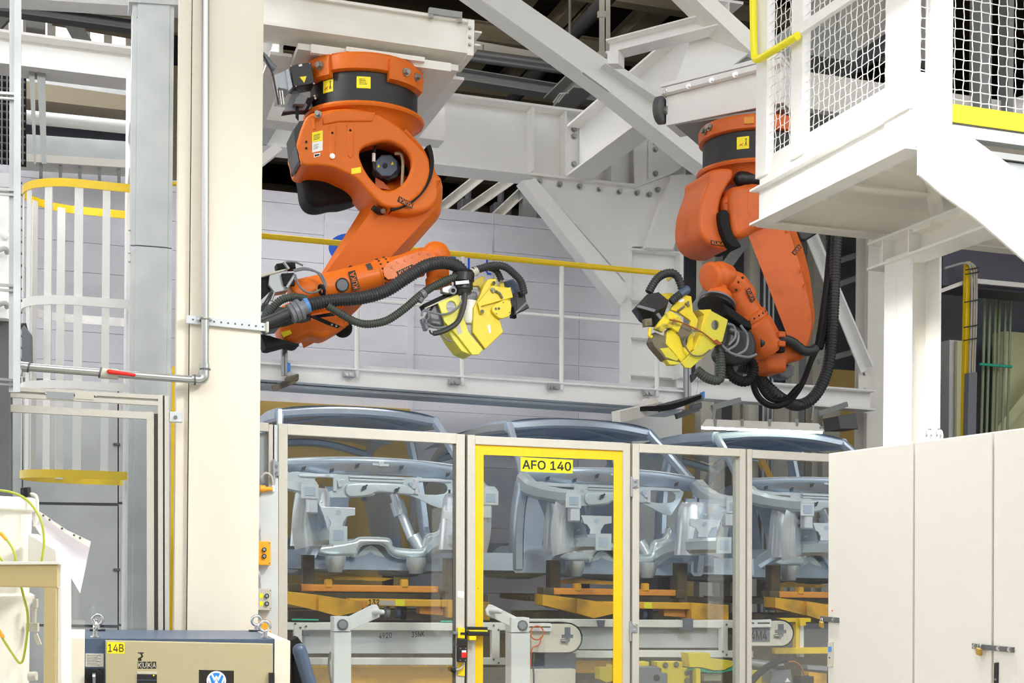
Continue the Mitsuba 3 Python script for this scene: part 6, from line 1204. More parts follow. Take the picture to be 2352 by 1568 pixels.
g2.add('lower_tip', slab(ch((475, 1180), (640, 1212), (600, 1242), (515, 1242)), VH + .04, .06, .004), 'gun_lime_used')
g2.add('dirt_pad', slab(dense(ch((620, 760), (720, 760), (790, 840), (740, 900), (720, 1000), (680, 1020), (640, 900), (600, 850)), 3), VH + .035, .02, .004), 'gun_dirt')
g2.add('transformer', cyl(V(*ch((880, 780))[0], VH + .12), V(*ch((850, 960))[0], VH + .12), .05, n=20), 'label_white', 40)
g2.add('rear_lug', slab(ch((380, 388), (540, 378), (570, 400), (500, 460), (440, 440)), VH + .12, .06, .004), 'gun_yellow_used')
g2.add('hood', hull2(ch((115, 545), (240, 395), (380, 370), (470, 450), (500, 490), (430, 560), (340, 600)), VH + .0, ch((55, 595), (240, 400), (390, 380), (500, 470), (410, 740), (330, 790), (240, 785), (150, 725)), VH + .16), 'black_plastic')
g2.add('hood_strip', slab(ch((118, 548), (140, 520), (345, 578), (330, 608)), VH - .004, .01), 'grey_plastic'); g2.add('hood_strip', slab(ch((335, 615), (370, 590), (425, 680), (405, 700)), VH + .03, .01), 'grey_plastic'); g2.add('sticker', slab(ch((275, 395), (335, 390), (330, 432), (272, 430)), VH + .02, .01), 'label_white')
g2.add('hood_print', slab(ch((240, 470), (290, 455), (285, 490), (245, 500)), VH - .003, .004), 'ink_black')
g2.add('jaw', slab(ch((215, 690), (300, 680), (310, 770), (220, 780)), VH - .01, .05, .006), 'gun_dirt'); g2.add('yellow_pin', bent([V(*ch((275, 800))[0], VH), V(*ch((270, 900))[0], VH), V(*ch((300, 910))[0], VH)], .012, 10, .02), 'gun_yellow_used', 40)
g2.add('hood_hose', hose(ch((262, 375), (300, 300), (360, 210), (440, 155), (540, 140), (605, 185), (640, 260), (660, 330)), VH + .04, .028, .005, .017), 'hose_black', 30)
g2.add('hood_elbow', hullspheres([(V(*ch((710, 345))[0], VH + .04), .030), (V(*ch((630, 400))[0], VH + .02), .026)]), 'cabinet_blue', True); g2.add('hood_hose', hose(ch((640, 395), (580, 440), (530, 490)), VH + .01, .027, .005, .017), 'hose_black', 30)
for pts in (((510, 700), (620, 722), (760, 780), (900, 850), (1000, 925), (1080, 985), (1140, 990)), ((690, 1000), (740, 1080), (800, 1130), (900, 1130), (1000, 1060)), ((900, 850), (800, 830), (740, 890), (690, 950), (700, 1020))): g2.add('copper_cable', pipe(ch(*pts), VH - .02, .005), 'copper' if pts[0][0] == 510 else 'gun_dirt', 40)
g2.add('copper_clip', slab(ch((1040, 950), (1080, 935), (1145, 985), (1100, 1005)), VH - .025, .01, .002), 'copper')
for x0, y0, x1, y1 in ((610, 600, 690, 540), (700, 505, 750, 530), (735, 480, 730, 540)): g2.add('lever_pin', cyl(V(*ch((x0, y0))[0], VH + .02), V(*ch((x1, y1))[0], VH + .02), .007, n=8), 'gun_dirt')
g2.add('plate_slot', slab(dense(ch((610, 480), (640, 445), (690, 460), (660, 490)), 3), VH + .028, .003), 'label_white')
# carrier of the right robot
def Q(px, py, o, dirv):                          # on the upright plane through o along dirv
    n = unit(np.cross(dirv, Zax)); d = ray(px, py); e = np.array([0, 0, EYE]); return e + d * (((o - e) @ n) / (d @ n))
co = P(1530, 250, 9.75); cd = unit([.89, -.45, 0]); cn = unit([.45, .89, 0])
c2 = Thing('carrier_beam', 'white bolted beam carrying the right robot', 'beam')
def qslab(pts, off, t, r=0.0): return plate([Q(x, y, co, cd) + cn * off for x, y in pts], cn, t, r)
c2.add('web', qslab([(1530, 222), (1800, 152), (1800, 235), (1530, 288)], 0, .30), 'steel_white'); c2.add('flange', qslab([(1525, 209), (1800, 140), (1800, 152), (1525, 222)], -.06, .4), 'steel_white'); c2.add('flange', qslab([(1524, 198), (1800, 127), (1800, 137), (1524, 206)], -.06, .4), 'steel_white')
for x, y in ((1535, 214), (1588, 204), (1641, 191), (1695, 178)): c2.add('bolt', hexbolt(Q(x, y, co, cd) - cn * .062, -cn, .014, .014), 'chrome')
c2.add('underside', plate([Q(1548, 284, co, cd) + cn * .02 - Zax * .005, Q(1800, 232, co, cd) + cn * .02 - Zax * .005, Q(1800, 232, co, cd) + cn * .9 - Zax * .005, Q(1548, 284, co, cd) + cn * .9 - Zax * .005], Zax, .02), 'steel_grey')  # grey puts the shade under this white beam into the colour
c2.add('gusset', qslab([(1532, 196), (1570, 84), (1660, 58), (1712, 106), (1622, 174), (1612, 178)], .12, .02), 'steel_white'); c2.add('gusset', qslab([(1618, 176), (1710, 106), (1800, 170), (1800, 126), (1620, 176)][:2] + [(1800, 40), (1800, 128)], .16, .02), 'steel_grey')
ro = Thing('guide_roller', 'dark steel roller at the left end of the right robot carrier beam', 'roller'); ro.add('rim', lathe(Q(1508, 255, co, cd), cd, [(-.0, 0), (0, .085), (.01, .098), (.05, .1), (.06, .09), (.06, 0)], 36), 'steel_dark', 35); ro.add('hub', cyl(Q(1526, 254, co, cd), Q(1534, 253, co, cd), .03, n=16), 'bolt_steel')
tb = Thing('upper_tie_beam', 'white I beam rising to the right above the carrier of the right robot', 'beam'); to = P(1395, 110, 9.9)
a0, a1, b0, b1 = Q(1391, 90, to, cd), Q(1640, 24, to, cd), Q(1391, 122, to, cd), Q(1662, 54, to, cd)
w_, t_, bt_ = ibeam_parts(a0, a1, b0, b1, .16, .012, .01); tb.add('web', w_, 'steel_white'); tb.add('flange', t_, 'steel_white'); tb.add('flange', bt_, 'steel_white'); tb.add('foot', plate([Q(1395, 120, to, cd), Q(1420, 114, to, cd), Q(1420, 146, to, cd), Q(1395, 146, to, cd)], cn, .12), 'steel_white')
dbm = Thing('diagonal_beam', 'grey white box beam slanting into the yellow grab rail at the top right', 'beam'); dbm.solo(slab([(1560, -40), (1614, 14), (1654, 52), (1708, 104), (1800, 184), (1800, 150), (1721, 67), (1650, 2), (1605, -40)], 1.05, .22, .004), 'steel_cream')
# ---------------------------------------------------------------- car bodies on the line
cf, cd2, cd3 = cv(590, 900, 3.919), cv(1050, 920, 3.919), cv(1450, 920, 3.919)
U0 = uv_of(871, 1065, 2.0)[0]
def Lc_(u, v, z): return R(U0 + u, v, z)
def boxtube(path, w, h, closed=False, up=Zax):          # rectangular section along a path of world points
    p = np.asarray(path, float); tg = np.gradient(p, axis=0); rings = []
    ws, hs = np.broadcast_to(w, (len(p),)), np.broadcast_to(h, (len(p),))
    for q, t, a, b in zip(p, tg, ws, hs):
        y, x, z = frame_of(t, up); e = .22
        rings.append([q + x * a * i + y * b * j for i, j in ((-.5, -.5 + e), (-.5 + e, -.5), (.5 - e, -.5), (.5, -.5 + e), (.5, .5 - e), (.5 - e, .5), (-.5 + e, .5), (-.5, .5 - e))])
    m = ring_skin(rings)
    if m.volume < 0: m.invert()
    return m
def lpath(pts, k=6): return spline([Lc_(*p) for p in pts], k)
def lsheet(fn, n, m, t=.004): return sheet(np.array([[Lc_(*fn(a, b)) for b in np.linspace(0, 1, m)] for a in np.linspace(0, 1, n)]), t)
CS, CZ, CB, CDK = 'car_steel', 'car_zinc', 'car_bright', 'car_dark'
c1 = Thing('car_body', 'bare steel car body without doors, leftmost of the three behind the left glazed door', 'car body', 'car bodies on the line')
HV, HZ = 2.74, uv_of(810, 934, 2.74)[2]               # windscreen header
hw = .60
def roof(a, b):                                        # a across, b backwards
    u = -hw - .03 + (2 * hw + .06) * a; x = (a - .5) * 2
    return (u * (1 + .04 * math.sin(b * 2.6)), HV - .02 + .05 * x * x + 2.75 * b, HZ - .022 * x ** 2 - .03 * abs(x) ** 6 + .045 * math.sin(b * 2.6) - .04 * b * b)
c1.add('roof_panel', lsheet(roof, 21, 17), CS, True)
c1.add('header_rail', boxtube(lpath([(-hw, HV + .06, HZ - .078), (-.3, HV + .02, HZ - .048), (0, HV, HZ - .040), (.3, HV + .02, HZ - .048), (hw, HV + .06, HZ - .078)]), .10, .068), CS, 30)
for s in (-1, 1):
    c1.add('front_pillar', boxtube(lpath([(s * (hw + .01), HV + .05, HZ - .075), (s * .66, 2.42, HZ - .32), (s * .715, 2.10, HZ - .56), (s * .735, 2.03, HZ - .68)]), [.05] * 6 + [.055] * 6 + [.07] * 6 + [.08], .075), CS, 30)
    c1.add('side_rail', boxtube(lpath([(s * (hw + .02), HV + .04, HZ - .085), (s * .62, 3.5, HZ - .05), (s * .60, 4.4, HZ - .06), (s * .58, 5.2, HZ - .14), (s * .64, 5.75, HZ - .55)]), .07, .10), CS, 30)
    c1.add('hinge_pillar', boxtube(lpath([(s * .735, 2.06, HZ - .58), (s * .755, 2.10, HZ - .80), (s * .76, 2.12, HZ - 1.0), (s * .75, 2.15, HZ - 1.22)]), [.09] * 19, [.16] * 19, up=Bax), CS, 30)
    c1.add('apron_beam', boxtube(lpath([(s * .73, 2.08, HZ - .56), (s * .715, 1.92, HZ - .625), (s * .68, 1.70, HZ - .67), (s * .63, 1.42, HZ - .705), (s * .62, 1.26, HZ - .715)]), .10, [.13] * 6 + [.115] * 6 + [.10] * 13), CZ, 30)
    c1.add('apron_end', [cbox(Lc_(s * .62, 1.255, HZ - .745), Aax, Bax, Zax, .115, .012, .10, .004), cbox(Lc_(s * .60, 1.30, HZ - .83), Aax, Bax, Zax, .07, .08, .12, .01)], CB); c1.add('apron_slot', cbox(Lc_(s * .62, 1.247, HZ - .745), Aax, Bax, Zax, .07, .006, .06, .002), CS)
    def wheelhouse(a, b, s=s):
        v = 1.30 + .80 * a; arch = max(0, 1 - ((a - .5) / .52) ** 2) ** .5
        zt, zb = HZ - .70 + .05 * a, HZ - 1.10 + .10 * arch
        return (s * (.62 - .13 * math.sin(b * 1.57) - .03 * math.sin(a * 3.14)), v, zt + (zb - zt) * b)
    c1.add('wheelhouse', lsheet(wheelhouse, 17, 9), CS, True)
    c1.add('strut_tower', lathe(Lc_(s * .53, 1.72, HZ - 1.10), Zax, [(0, .15), (.22, .135), (.36, .12), (.40, .10), (.405, .05), (.385, .045), (.385, 0)], 32), CB, 35)
    for k_ in range(3): a_ = k_ * 2.1 + .4; c1.add('tower_stud', cyl(Lc_(s * .53 + .08 * math.cos(a_), 1.72 + .08 * math.sin(a_), HZ - .70), Lc_(s * .53 + .08 * math.cos(a_), 1.72 + .08 * math.sin(a_), HZ - .67), .008, n=8), CDK)
    c1.add('front_rail', boxtube(lpath([(s * .46, 1.10, HZ - 1.03), (s * .46, 1.5, HZ - 1.03), (s * .45, 1.95, HZ - 1.05), (s * .44, 2.3, HZ - 1.14)]), .085, .11), CZ, 30)
    c1.add('rail_plate', cat(pbox(Lc_(s * .46 - .058, 1.08, HZ - 1.088), Ah * .116, Bax * .012, Zax * .116)), CZ); c1.add('rail_mouth', cat(pbox(Lc_(s * .46 - .034, 1.076, HZ - 1.066), Ah * .068, Bax * .006, Zax * .07)), CS)
    k = c1.add('bracket', plate([Lc_(s * .42 + x, 1.32, HZ - .94 + z) for x, z in ((-.115, .10), (.115, .10), (.115, .05), (.06, .04), (.035, .0), (.03, -.03), (-.05, -.03), (-.045, .0), (-.07, .035), (-.115, .05))], Bax, .012, .002), CB, label='bright bracket plate'); c1.sub(k, 'hole', cyl(Lc_(s * .42, 1.319, HZ - .875), Lc_(s * .42, 1.316, HZ - .875), .018, n=14), CS)
    c1.add('tower_panel', lsheet(lambda a, b, s=s: (s * (.50 + .17 * a + .03 * math.sin(b * 3)), 1.47 - .05 * math.sin(a * 3.1) + .06 * b, HZ - .72 - .36 * b - .05 * a * b), 9, 9), CB, True)
    for z_ in (.80, .86): c1.add('stud', cyl(Lc_(s * .585, 1.43, HZ - z_), Lc_(s * .585, 1.41, HZ - z_), .014, n=12), CDK)
    for i_ in range(4): c1.add('stud', cyl(Lc_(s * .50, 1.50, HZ - .80 - .07 * i_), Lc_(s * .50, 1.46, HZ - .80 - .07 * i_), .007, n=8), CB)
    if s > 0: c1.add('splash_channel', cat(pbox(Lc_(s * .62 - .16, 1.24, HZ - 1.24), Aax * .32, Bax * .25, Zax * .012), pbox(Lc_(s * .62 - .16, 1.24, HZ - 1.19), Aax * .32, Bax * .012, Zax * .07), pbox(Lc_(s * .62 - .16, 1.235, HZ - 1.24), Aax * .32, Bax * .012, Zax * .055)), CS)
    c1.add('side_member', boxtube(lpath([(s * .74, 2.1, HZ - 1.2), (s * .75, 3.2, HZ - 1.22), (s * .74, 4.3, HZ - 1.2)]), .11, .12), CS, 30)
    c1.add('centre_pillar', boxtube(lpath([(s * .62, 3.72, HZ - .12), (s * .70, 3.70, HZ - .5), (s * .745, 3.64, HZ - .9), (s * .75, 3.62, HZ - 1.2)]), [.06] * 6 + [.075] * 13, [.13] * 6 + [.16] * 7 + [.24] * 6, up=Bax), CS, 30)
    def quarter(a, b, s=s): return (s * (.64 + .10 * math.sin(b * 1.57)), 4.55 + 1.25 * a - .1 * b, HZ - .30 - .25 * a * a - (.95 - .2 * a) * b)
    c1.add('quarter_panel', lsheet(quarter, 9, 7), CS, True)
c1.add('cowl_panel', lsheet(lambda a, b: ((a - .5) * 1.44, 1.98 + .30 * (2 * a - 1) ** 2 * .55 + .05 * b - .03 * math.sin(b * 3.1), uv_of(871, 1052, 2.0)[2] - .03 * (2 * a - 1) ** 2 - .115 * b + .015 * math.sin(b * 3.1)), 25, 9), CS, True)
c1.add('cowl_lip', boxtube(lpath([(x, 2.0 + .165 * (x / .72) ** 2, uv_of(871, 1052, 2.0)[2] - .03 * (x / .72) ** 2) for x in (-.72, -.45, -.2, 0, .2, .45, .72)], 3), .05, .012), CB, 30)
for x, y in ((418, 690), (672, 707), (900, 667), (1298, 682), (1715, 745)):
    q = V(*cf((x, y))[0], 1.975 if 600 < x < 1500 else 2.04); c1.add('clip', cat(cyl(q, q - Bax * .012, .014, n=10), cbox(q - Bax * .01, unit(Ah + Zax), Bax, Zax - Ah, .045, .008, .010)), CDK)
c1.add('latch', cat(slab(cf((1040, 640), (1190, 650), (1185, 672), (1045, 660)), 1.97, .02, .002), slab(cf((1098, 622), (1145, 622), (1140, 670), (1102, 670)), 1.955, .03, .004)), CB)
fwm = dense(cf((300, 720), (560, 735), (900, 738), (1340, 765), (1760, 795), (1775, 880), (1700, 1000), (1665, 1045), (1560, 1015), (1440, 955), (1350, 930), (1100, 908), (1030, 936), (860, 950), (540, 945), (430, 900), (330, 850)), 3)
c1.add('bulkhead', slab(fwm, 2.06, .012, .003, [dense(cf((525, 778), (680, 775), (690, 883), (565, 888)), 3)[::-1], dense(cf((1462, 815), (1690, 825), (1690, 915), (1466, 912)), 3)]), CZ)
c1.add('bulkhead_strip', cat(slab(cf((835, 752), (1330, 770), (1328, 790), (835, 770)), 2.03, .03, .004), slab(cf((835, 778), (1328, 796), (1320, 815), (840, 796)), 2.04, .02, .004)), CB)
c1.add('bulkhead_pressing', slab(dense(cf((800, 850), (900, 815), (1300, 825), (1420, 880), (1390, 925), (1100, 900), (1020, 928), (830, 940)), 3), 2.035, .025, .01), CZ, 40)
c1.add('window_frame', cat(slab(cf((690, 770), (722, 770), (722, 890), (690, 890)), 2.03, .03, .004), slab(cf((1425, 800), (1458, 800), (1458, 922), (1425, 915)), 2.03, .03, .004), slab(cf((380, 742), (690, 750), (690, 772), (380, 760)), 2.035, .03, .004), slab(cf((1420, 782), (1755, 790), (1755, 812), (1420, 804)), 2.035, .03, .004)), CB)
for pts, h_ in ((((722, 790), (780, 782), (802, 790), (770, 850), (735, 855)), (765, 805)), (((1370, 810), (1430, 805), (1425, 872), (1400, 870)), (1390, 830))):
    k = c1.add('corner_plate', slab(cf(*pts), 2.02, .02, .003), CB); q = V(*cf(h_)[0], 2.019); c1.sub(k, 'hole', cyl(q, q - Bax * .003, .014, n=12), CS)
for x, y in ((965, 862), (1255, 885)): q = V(*cf((x, y))[0], 2.03); c1.add('clip', cat(cyl(q, q - Bax * .014, .015, n=10), cbox(q - Bax * .012, unit(Ah + Zax), Bax, Zax - Ah, .06, .008, .012)), CDK)
tun = dense(cf((520, 1400), (600, 1370), (850, 1335), (905, 1312), (960, 1300), (1180, 1308), (1225, 1350), (1250, 1395), (1460, 1412), (1500, 1390), (1515, 1320), (1545, 1275), (1640, 1250), (1690, 1150), (1720, 1300), (1700, 1420), (1570, 1440), (1510, 1505), (1380, 1510), (1255, 1490), (1195, 1450), (1165, 1400), (1110, 1372), (1000, 1372), (940, 1400), (905, 1470), (880, 1482), (570, 1470)), 3)
c1.add('lower_bulkhead', slab(tun, 2.16, .09, .03), CZ, 40)
c1.add('floor_pan', lsheet(lambda a, b: ((a - .5) * 1.5, 2.25 + 2.6 * b, HZ - 1.22 + .20 * max(0, 1 - ((a - .5) / .11) ** 2) ** .5 * (abs(a - .5) < .11)), 41, 4), CS, True)
c1.add('toe_board', lsheet(lambda a, b: ((a - .5) * 1.4, 2.3 - .1 * b, HZ - 1.12 - .14 * b), 9, 3), CS)
for s in (-1, 1): c1.add('support_cup', lathe(Lc_(s * .30, 2.08, HZ - 1.16), -Zax, [(0, .075), (.05, .075), (.12, .05), (.125, 0)], 20), CZ, 35)
c1.add('underbody', [boxtube(lpath([(-.62, 2.35, HZ - 1.22), (-.3, 2.3, HZ - 1.25), (-.15, 2.32, HZ - 1.22), (0, 2.34, HZ - 1.10), (.15, 2.32, HZ - 1.22), (.3, 2.3, HZ - 1.25), (.62, 2.35, HZ - 1.22)], 5), .12, .08)] + [boxtube(lpath([(x, 2.3, HZ - 1.2), (x * 1.05, 2.9, HZ - 1.27), (x * 1.05, 3.9, HZ - 1.27)]), .09, .09) for x in (-.42, .42)], CZ, 30)
c1.add('steering_column', cat(cyl(Lc_(.21, 2.45, HZ - .68), Lc_(.33, 2.35, HZ - 1.02), .035, n=16), cyl(Lc_(.23, 2.44, HZ - .74), Lc_(.26, 2.42, HZ - .84), .055, n=16), cyl(Lc_(.33, 2.3, HZ - 1.0), Lc_(.42, 2.25, HZ - 1.16), .05, n=16)), CB, 35)
c1.add('seat_back', plate([Lc_(.02 + x, 4.05, HZ - .75 + z) for x, z in ((-.06, .20), (.16, .20), (.14, -.05), (.06, -.38), (-.24, -.40), (-.12, -.2))], Bax, .03, .008), CS)
c1.add('rear_header', boxtube(lpath([(-.6, 5.2, HZ - .18), (-.2, 5.3, HZ - .08), (.2, 5.3, HZ - .08), (.6, 5.2, HZ - .18)]), .12, .07), CS, 30)
c1.add('rear_panel', lsheet(lambda a, b: ((a - .5) * 1.36, 5.55 + .1 * b, HZ - .98 - .3 * b), 9, 3), CS)
c1.add('roof_bow', [boxtube(lpath([(-.58, v_, HZ - .13), (0, v_, HZ - .04 - .02 * i), (.58, v_, HZ - .13)]), .05, .02) for i, v_ in enumerate((3.1, 3.7, 4.3))], CS, 30)
for i in range(7): q = Lc_(.30 + .05 * i, 2.95 + .06 * i, HZ - .16 - .006 * i); c1.add('clip', cyl(q, q - Bax * .02, .010, n=8), CB)
PITCH = uv_of(1167, 968, HV)[0] - uv_of(637, 938, HV)[0]
T_ = lambda k: T4().translate(list(map(float, Aax * PITCH * k)))
c2_ = copy_thing(c1, 'bare steel car body behind the yellow bordered door', T_(1)); c3_ = copy_thing(c1, 'bare steel car body under the tube lamp, behind the right glazed panels', T_(2))

# ---------------------------------------------------------------- skids, conveyor and stands
sk = Thing('body_skid', 'yellow and orange skid numbered 132 carrying the leftmost car body', 'skid', 'skids under the car bodies')
ck = cv(590, 1250, 4.523)
sk.add('upper_bar', slab(ck((460, 412), (1890, 436), (1890, 502), (460, 486)), 1.7, .10, .006), 'skid_orange'); sk.add('bar_end', slab(ck((330, 405), (460, 412), (460, 490), (330, 490)), 1.68, .14, .01), 'skid_dark'); sk.add('bar_end', slab(ck((1890, 430), (1990, 434), (1990, 540), (1890, 530)), 1.68, .14, .01), 'skid_dark')
sk.add('pad', slab(ck((650, 345), (940, 300), (1050, 322), (1420, 352), (1320, 378), (1120, 375), (1090, 370), (650, 368)), 2.3, .05), 'skid_yellow')
for x in (740, 1530): sk.add('pin', cbox(V(*ck((x, 405))[0], 1.72), Ah, Bax, Zax, .05, .06, .06, .008), 'skid_yellow')
k = sk.add('cross_bar', slab(ck((960, 562), (1985, 578), (1985, 650), (1000, 636)), 1.45, .12, .006), 'skid_yellow')
sk.sub(k, 'number', text_on('132', V(*ck((1216, 600))[0], 1.449), Ah, Zax, .040, .001, True, True, .075), 'ink_black'); sk.sub(k, 'name_plate', slab(ck((1270, 580), (1435, 585), (1435, 632), (1270, 630)), 1.448, .002), 'label_grey'); sk.sub(k, 'patch', slab(ck((1440, 570), (1535, 572), (1535, 640), (1440, 636)), 1.448, .002), 'lime_yellow')
sk.add('slant_beam', hull([V(x, y, 1.40) for x, y in ck((640, 525), (1090, 590), (1090, 690), (840, 745), (640, 690))] + [V(x, y, 1.62) for x, y in ck((640, 525), (1090, 590), (1090, 690), (840, 745), (640, 690))]), 'skid_yellow'); sk.add('slant_beam', slab(ck((250, 480), (640, 525), (640, 690), (250, 600)), 1.44, .18), 'skid_yellow')
sk.add('beam_pin', cyl(V(*ck((1110, 660))[0], 1.42), V(*ck((1110, 592))[0], 1.42), .022, n=12), 'skid_orange')
sk.add('corner_block', slab(ck((1690, 640), (1935, 650), (1935, 735), (1690, 720)), 1.50, .1), 'skid_orange'); sk.add('corner_block', slab(ck((1985, 575), (2420, 600), (2420, 790), (1985, 760)), 1.42, .16, .006), 'skid_yellow')
sk.add('underframe', slab(ck((330, 500), (2400, 520), (2400, 600), (330, 560)), 2.2, .8), 'skid_dark'); sk.add('underframe', slab(ck((330, 690), (2400, 700), (2400, 790), (330, 780)), 2.0, .6), 'skid_dark')
for i, x in enumerate((1330, 1440, 1500)): sk.add('drive_unit', cyl(V(*ck((x, 700))[0], 1.55), V(*ck((x + 40, 700))[0], 1.55), (.05, .045, .055)[i], n=16), ('grey_alu', 'cabinet_blue', 'black_matt')[i], 40)
sk.add('support_post', [rbox(U0 + s * .52 - .04, U0 + s * .52 + .04, 1.9, 2.0, 1.2, HZ - 1.16) for s in (-1, 1)] + [rbox(U0 + s * .52 - .04, U0 + s * .52 + .04, 4.0, 4.1, 1.2, HZ - 1.2) for s in (-1, 1)], 'skid_dark')
PK = PITCH
s2 = copy_thing(sk, 'yellow and orange skid under the car body behind the yellow bordered door', T_(1), skip=('number', 'name_plate')); s3 = copy_thing(sk, 'yellow and orange skid under the car body behind the right glazed panels', T_(2), skip=('number', 'name_plate'))
bd = Thing('chain_conveyor', 'dark oily steel base running under the skids', 'conveyor'); bd.solo(rbox(-2.1, 4.5, 2.0, 4.7, 0, 1.0), 'skid_dark')
cn1 = Thing('roller_conveyor', 'white bolted conveyor frame with grey side panels behind the fence', 'conveyor frame')
FVv = .95
def fr_(pts, dv=0, t=.05, r=.004): return slab(pts, FVv + dv, t, r)
for x0, x1, y0 in ((560, 1060, 1429), (1095, 1190, 1429), (1215, 1440, 1421), (1440, 1720, 1423)): cn1.add('rail', fr_([(x0, y0), (x1, y0 + 1), (x1, y0 + 19), (x0, y0 + 17)]), 'steel_cream')
for x0, x1, y0 in ((560, 1060, 1510), (1095, 1190, 1510), (1315, 1440, 1494), (1440, 1730, 1493)): cn1.add('rail', fr_([(x0, y0), (x1, y0 + 1), (x1, y0 + 17), (x0, y0 + 16)]), 'steel_cream')
for x0, x1, y0, y1 in ((675, 694, 1430, 1527), (1130, 1148, 1440, 1526), (1657, 1672, 1434, 1508)): cn1.add('upright', fr_([(x0, y0), (x1, y0), (x1, y1), (x0, y1)], -.006), 'steel_cream')
for x0, x1, y0, y1 in ((694, 1060, 1447, 1500), (1330, 1440, 1440, 1490), (1440, 1657, 1441, 1487)): cn1.add('side_panel', fr_([(x0, y0), (x1, y0), (x1, y1), (x0, y1)], .06, .01, 0), 'wall_grey')
for x, y in ((678, 1432), (690, 1441), (703, 1438), (1043, 1440), (1134, 1436), (1145, 1446), (1134, 1514), (1145, 1522), (1044, 1513), (1669, 1434), (1660, 1496), (1669, 1503), (1411, 1432)): cn1.add('bolt', cyl(V(x, y, FVv - .007), V(x, y, FVv - .012), .007, n=10), 'steel_dark')
cn1.add('green_strip', [fr_([(672, 1421), (732, 1422), (732, 1425), (672, 1424)], .0, .04, 0), fr_([(1015, 1425), (1050, 1425), (1050, 1429), (1015, 1429)], 0, .04, 0)], 'belt_green')
cn1.add('sensor', [fr_([(696, 1447), (710, 1447), (710, 1460), (696, 1460)], -.02, .04, .003), fr_([(1572, 1420), (1592, 1420), (1592, 1450), (1562, 1446), (1562, 1440), (1572, 1440)], -.03, .05, .003), fr_([(1372, 1424), (1390, 1424), (1388, 1440), (1376, 1440)], -.02, .04, .003)], 'grey_plastic')
for i, (x0, x1) in enumerate(((700, 1060), (1320, 1440))): cn1.add('low_panel', fr_([(x0, 1528), (x1, 1528), (x1, 1620), (x0, 1620)], .12, .02, 0) if i == 0 else fr_([(x0, 1519), (x1, 1519), (x1, 1545), (x0, 1545)], .12, .02, 0), 'skid_yellow')
for q_, s_ in ((V(885, 1459, FVv + .059), '4920'), (V(960, 1456, FVv + .059), '35NK')): cn1.add('scribble', text_on(s_, q_, Ah + Zax * .06, Zax, .035, .0006, False, True, .085), 'ink_black')
for i, (x0, x1, y0, lv_, lab) in enumerate(((767, 807, 1416, [(805, 1447), (872, 1417), (874, 1402), (866, 1388), (856, 1388), (796, 1418), (790, 1440)], 'white pillar with a swing lever pointing up to the right, behind the left glazed door'), (1174, 1218, 1418, [(1176, 1440), (1118, 1412), (1115, 1400), (1124, 1387), (1132, 1389), (1190, 1418), (1200, 1440)], 'white pillar with a swing lever pointing up to the left, behind the yellow bordered door'))):
    st_ = Thing('lifting_stand', lab, 'stand'); SVv = .55
    st_.add('pillar', slab([(x0, y0 + 35), (x1, y0 + 35), (x1, 1720), (x0, 1720)], SVv, .13, .006), 'steel_white'); st_.add('head', slab([(x0, y0), (x1 - 2, y0), (x1 - 2, y0 + 34), (x0, y0 + 34)], SVv - .01, .13, .004), 'steel_white')
    st_.add('hub', cyl(V((x0 + x1) / 2 - (0 if i == 0 else -4), y0 + 18, SVv - .01), V((x0 + x1) / 2 - (0 if i == 0 else -4), y0 + 18, SVv - .02), .034, n=28), 'grey_plastic'); st_.add('hub_cap', cyl(V((x0 + x1) / 2 - (0 if i == 0 else -4), y0 + 18, SVv - .02), V((x0 + x1) / 2 - (0 if i == 0 else -4), y0 + 18, SVv - .03), .024, n=24), 'grey_alu')
    k = st_.add('lever', slab(lv_, SVv + .02, .02, .003), 'steel_white'); px_ = (860, 1404) if i == 0 else (1128, 1402); q = V(*px_, SVv + .02); st_.sub(k, 'pin', hullspheres([(q, .018), (q - Bax * .09 + Ah * .03, .016)]), 'steel_white', 40)
    for j in range(4): st_.add('cable', pipe([(x0 - 8 + 60 * i, 1497 + 6 * j), (x0 - 12 + 62 * i, 1520), (x0 - 8 + 60 * i, 1560), (x0 + 10 + 40 * i, 1620)], SVv + .03 + .01 * j, .006), 'wood_box' if j % 2 else 'fence_seal', 40)
ed = Thing('conveyor_end', 'cream rounded conveyor end plate with dark belt behind the yellow bordered door', 'conveyor end')
def endplate(th, x0, xc, yc, ry, v):
    aa = np.linspace(np.pi / 2, -np.pi / 2, 20); pts = [(x0, yc - ry), (x0, yc + ry)] + [(xc + ry * 1.0 * math.cos(a), yc + ry * math.sin(a)) for a in aa]
    ro_ = ry + 3; po = [(xc, yc + ry - 1)] + [(xc + (ry - 1) * math.cos(a), yc + (ry - 1) * math.sin(a)) for a in aa] + [(x0, yc - ry + 1), (x0, yc - ro_)] + [(xc + ro_ * math.cos(a), yc + ro_ * math.sin(a)) for a in aa[::-1]] + [(xc, yc + ro_)]
    th.add('plate', slab(pts, v, .02, .003), 'column_cream'); th.add('belt', slab(po, v + .01, .12), 'black_matt')
    th.add('slot', slab([(xc - 5, yc - ry + 8), (xc + 8, yc - ry + 8), (xc + 8, yc - 8), (xc + 14, yc - 8), (xc + 14, yc), (xc + 8, yc), (xc + 6, yc + 8), (xc - 4, yc + 8), (xc - 4, yc), (xc - 12, yc), (xc - 12, yc - 8), (xc - 5, yc - 8)], v - .002, .003), 'grey_plastic')
    q = V(xc - 14, yc + 6, v - .01); th.add('tension_bolt', cat(cyl(q, q + Ah * .05, .012, n=12), cyl(q + Ah * .03, q + Ah * .05, .018, n=6)), 'bolt_steel')
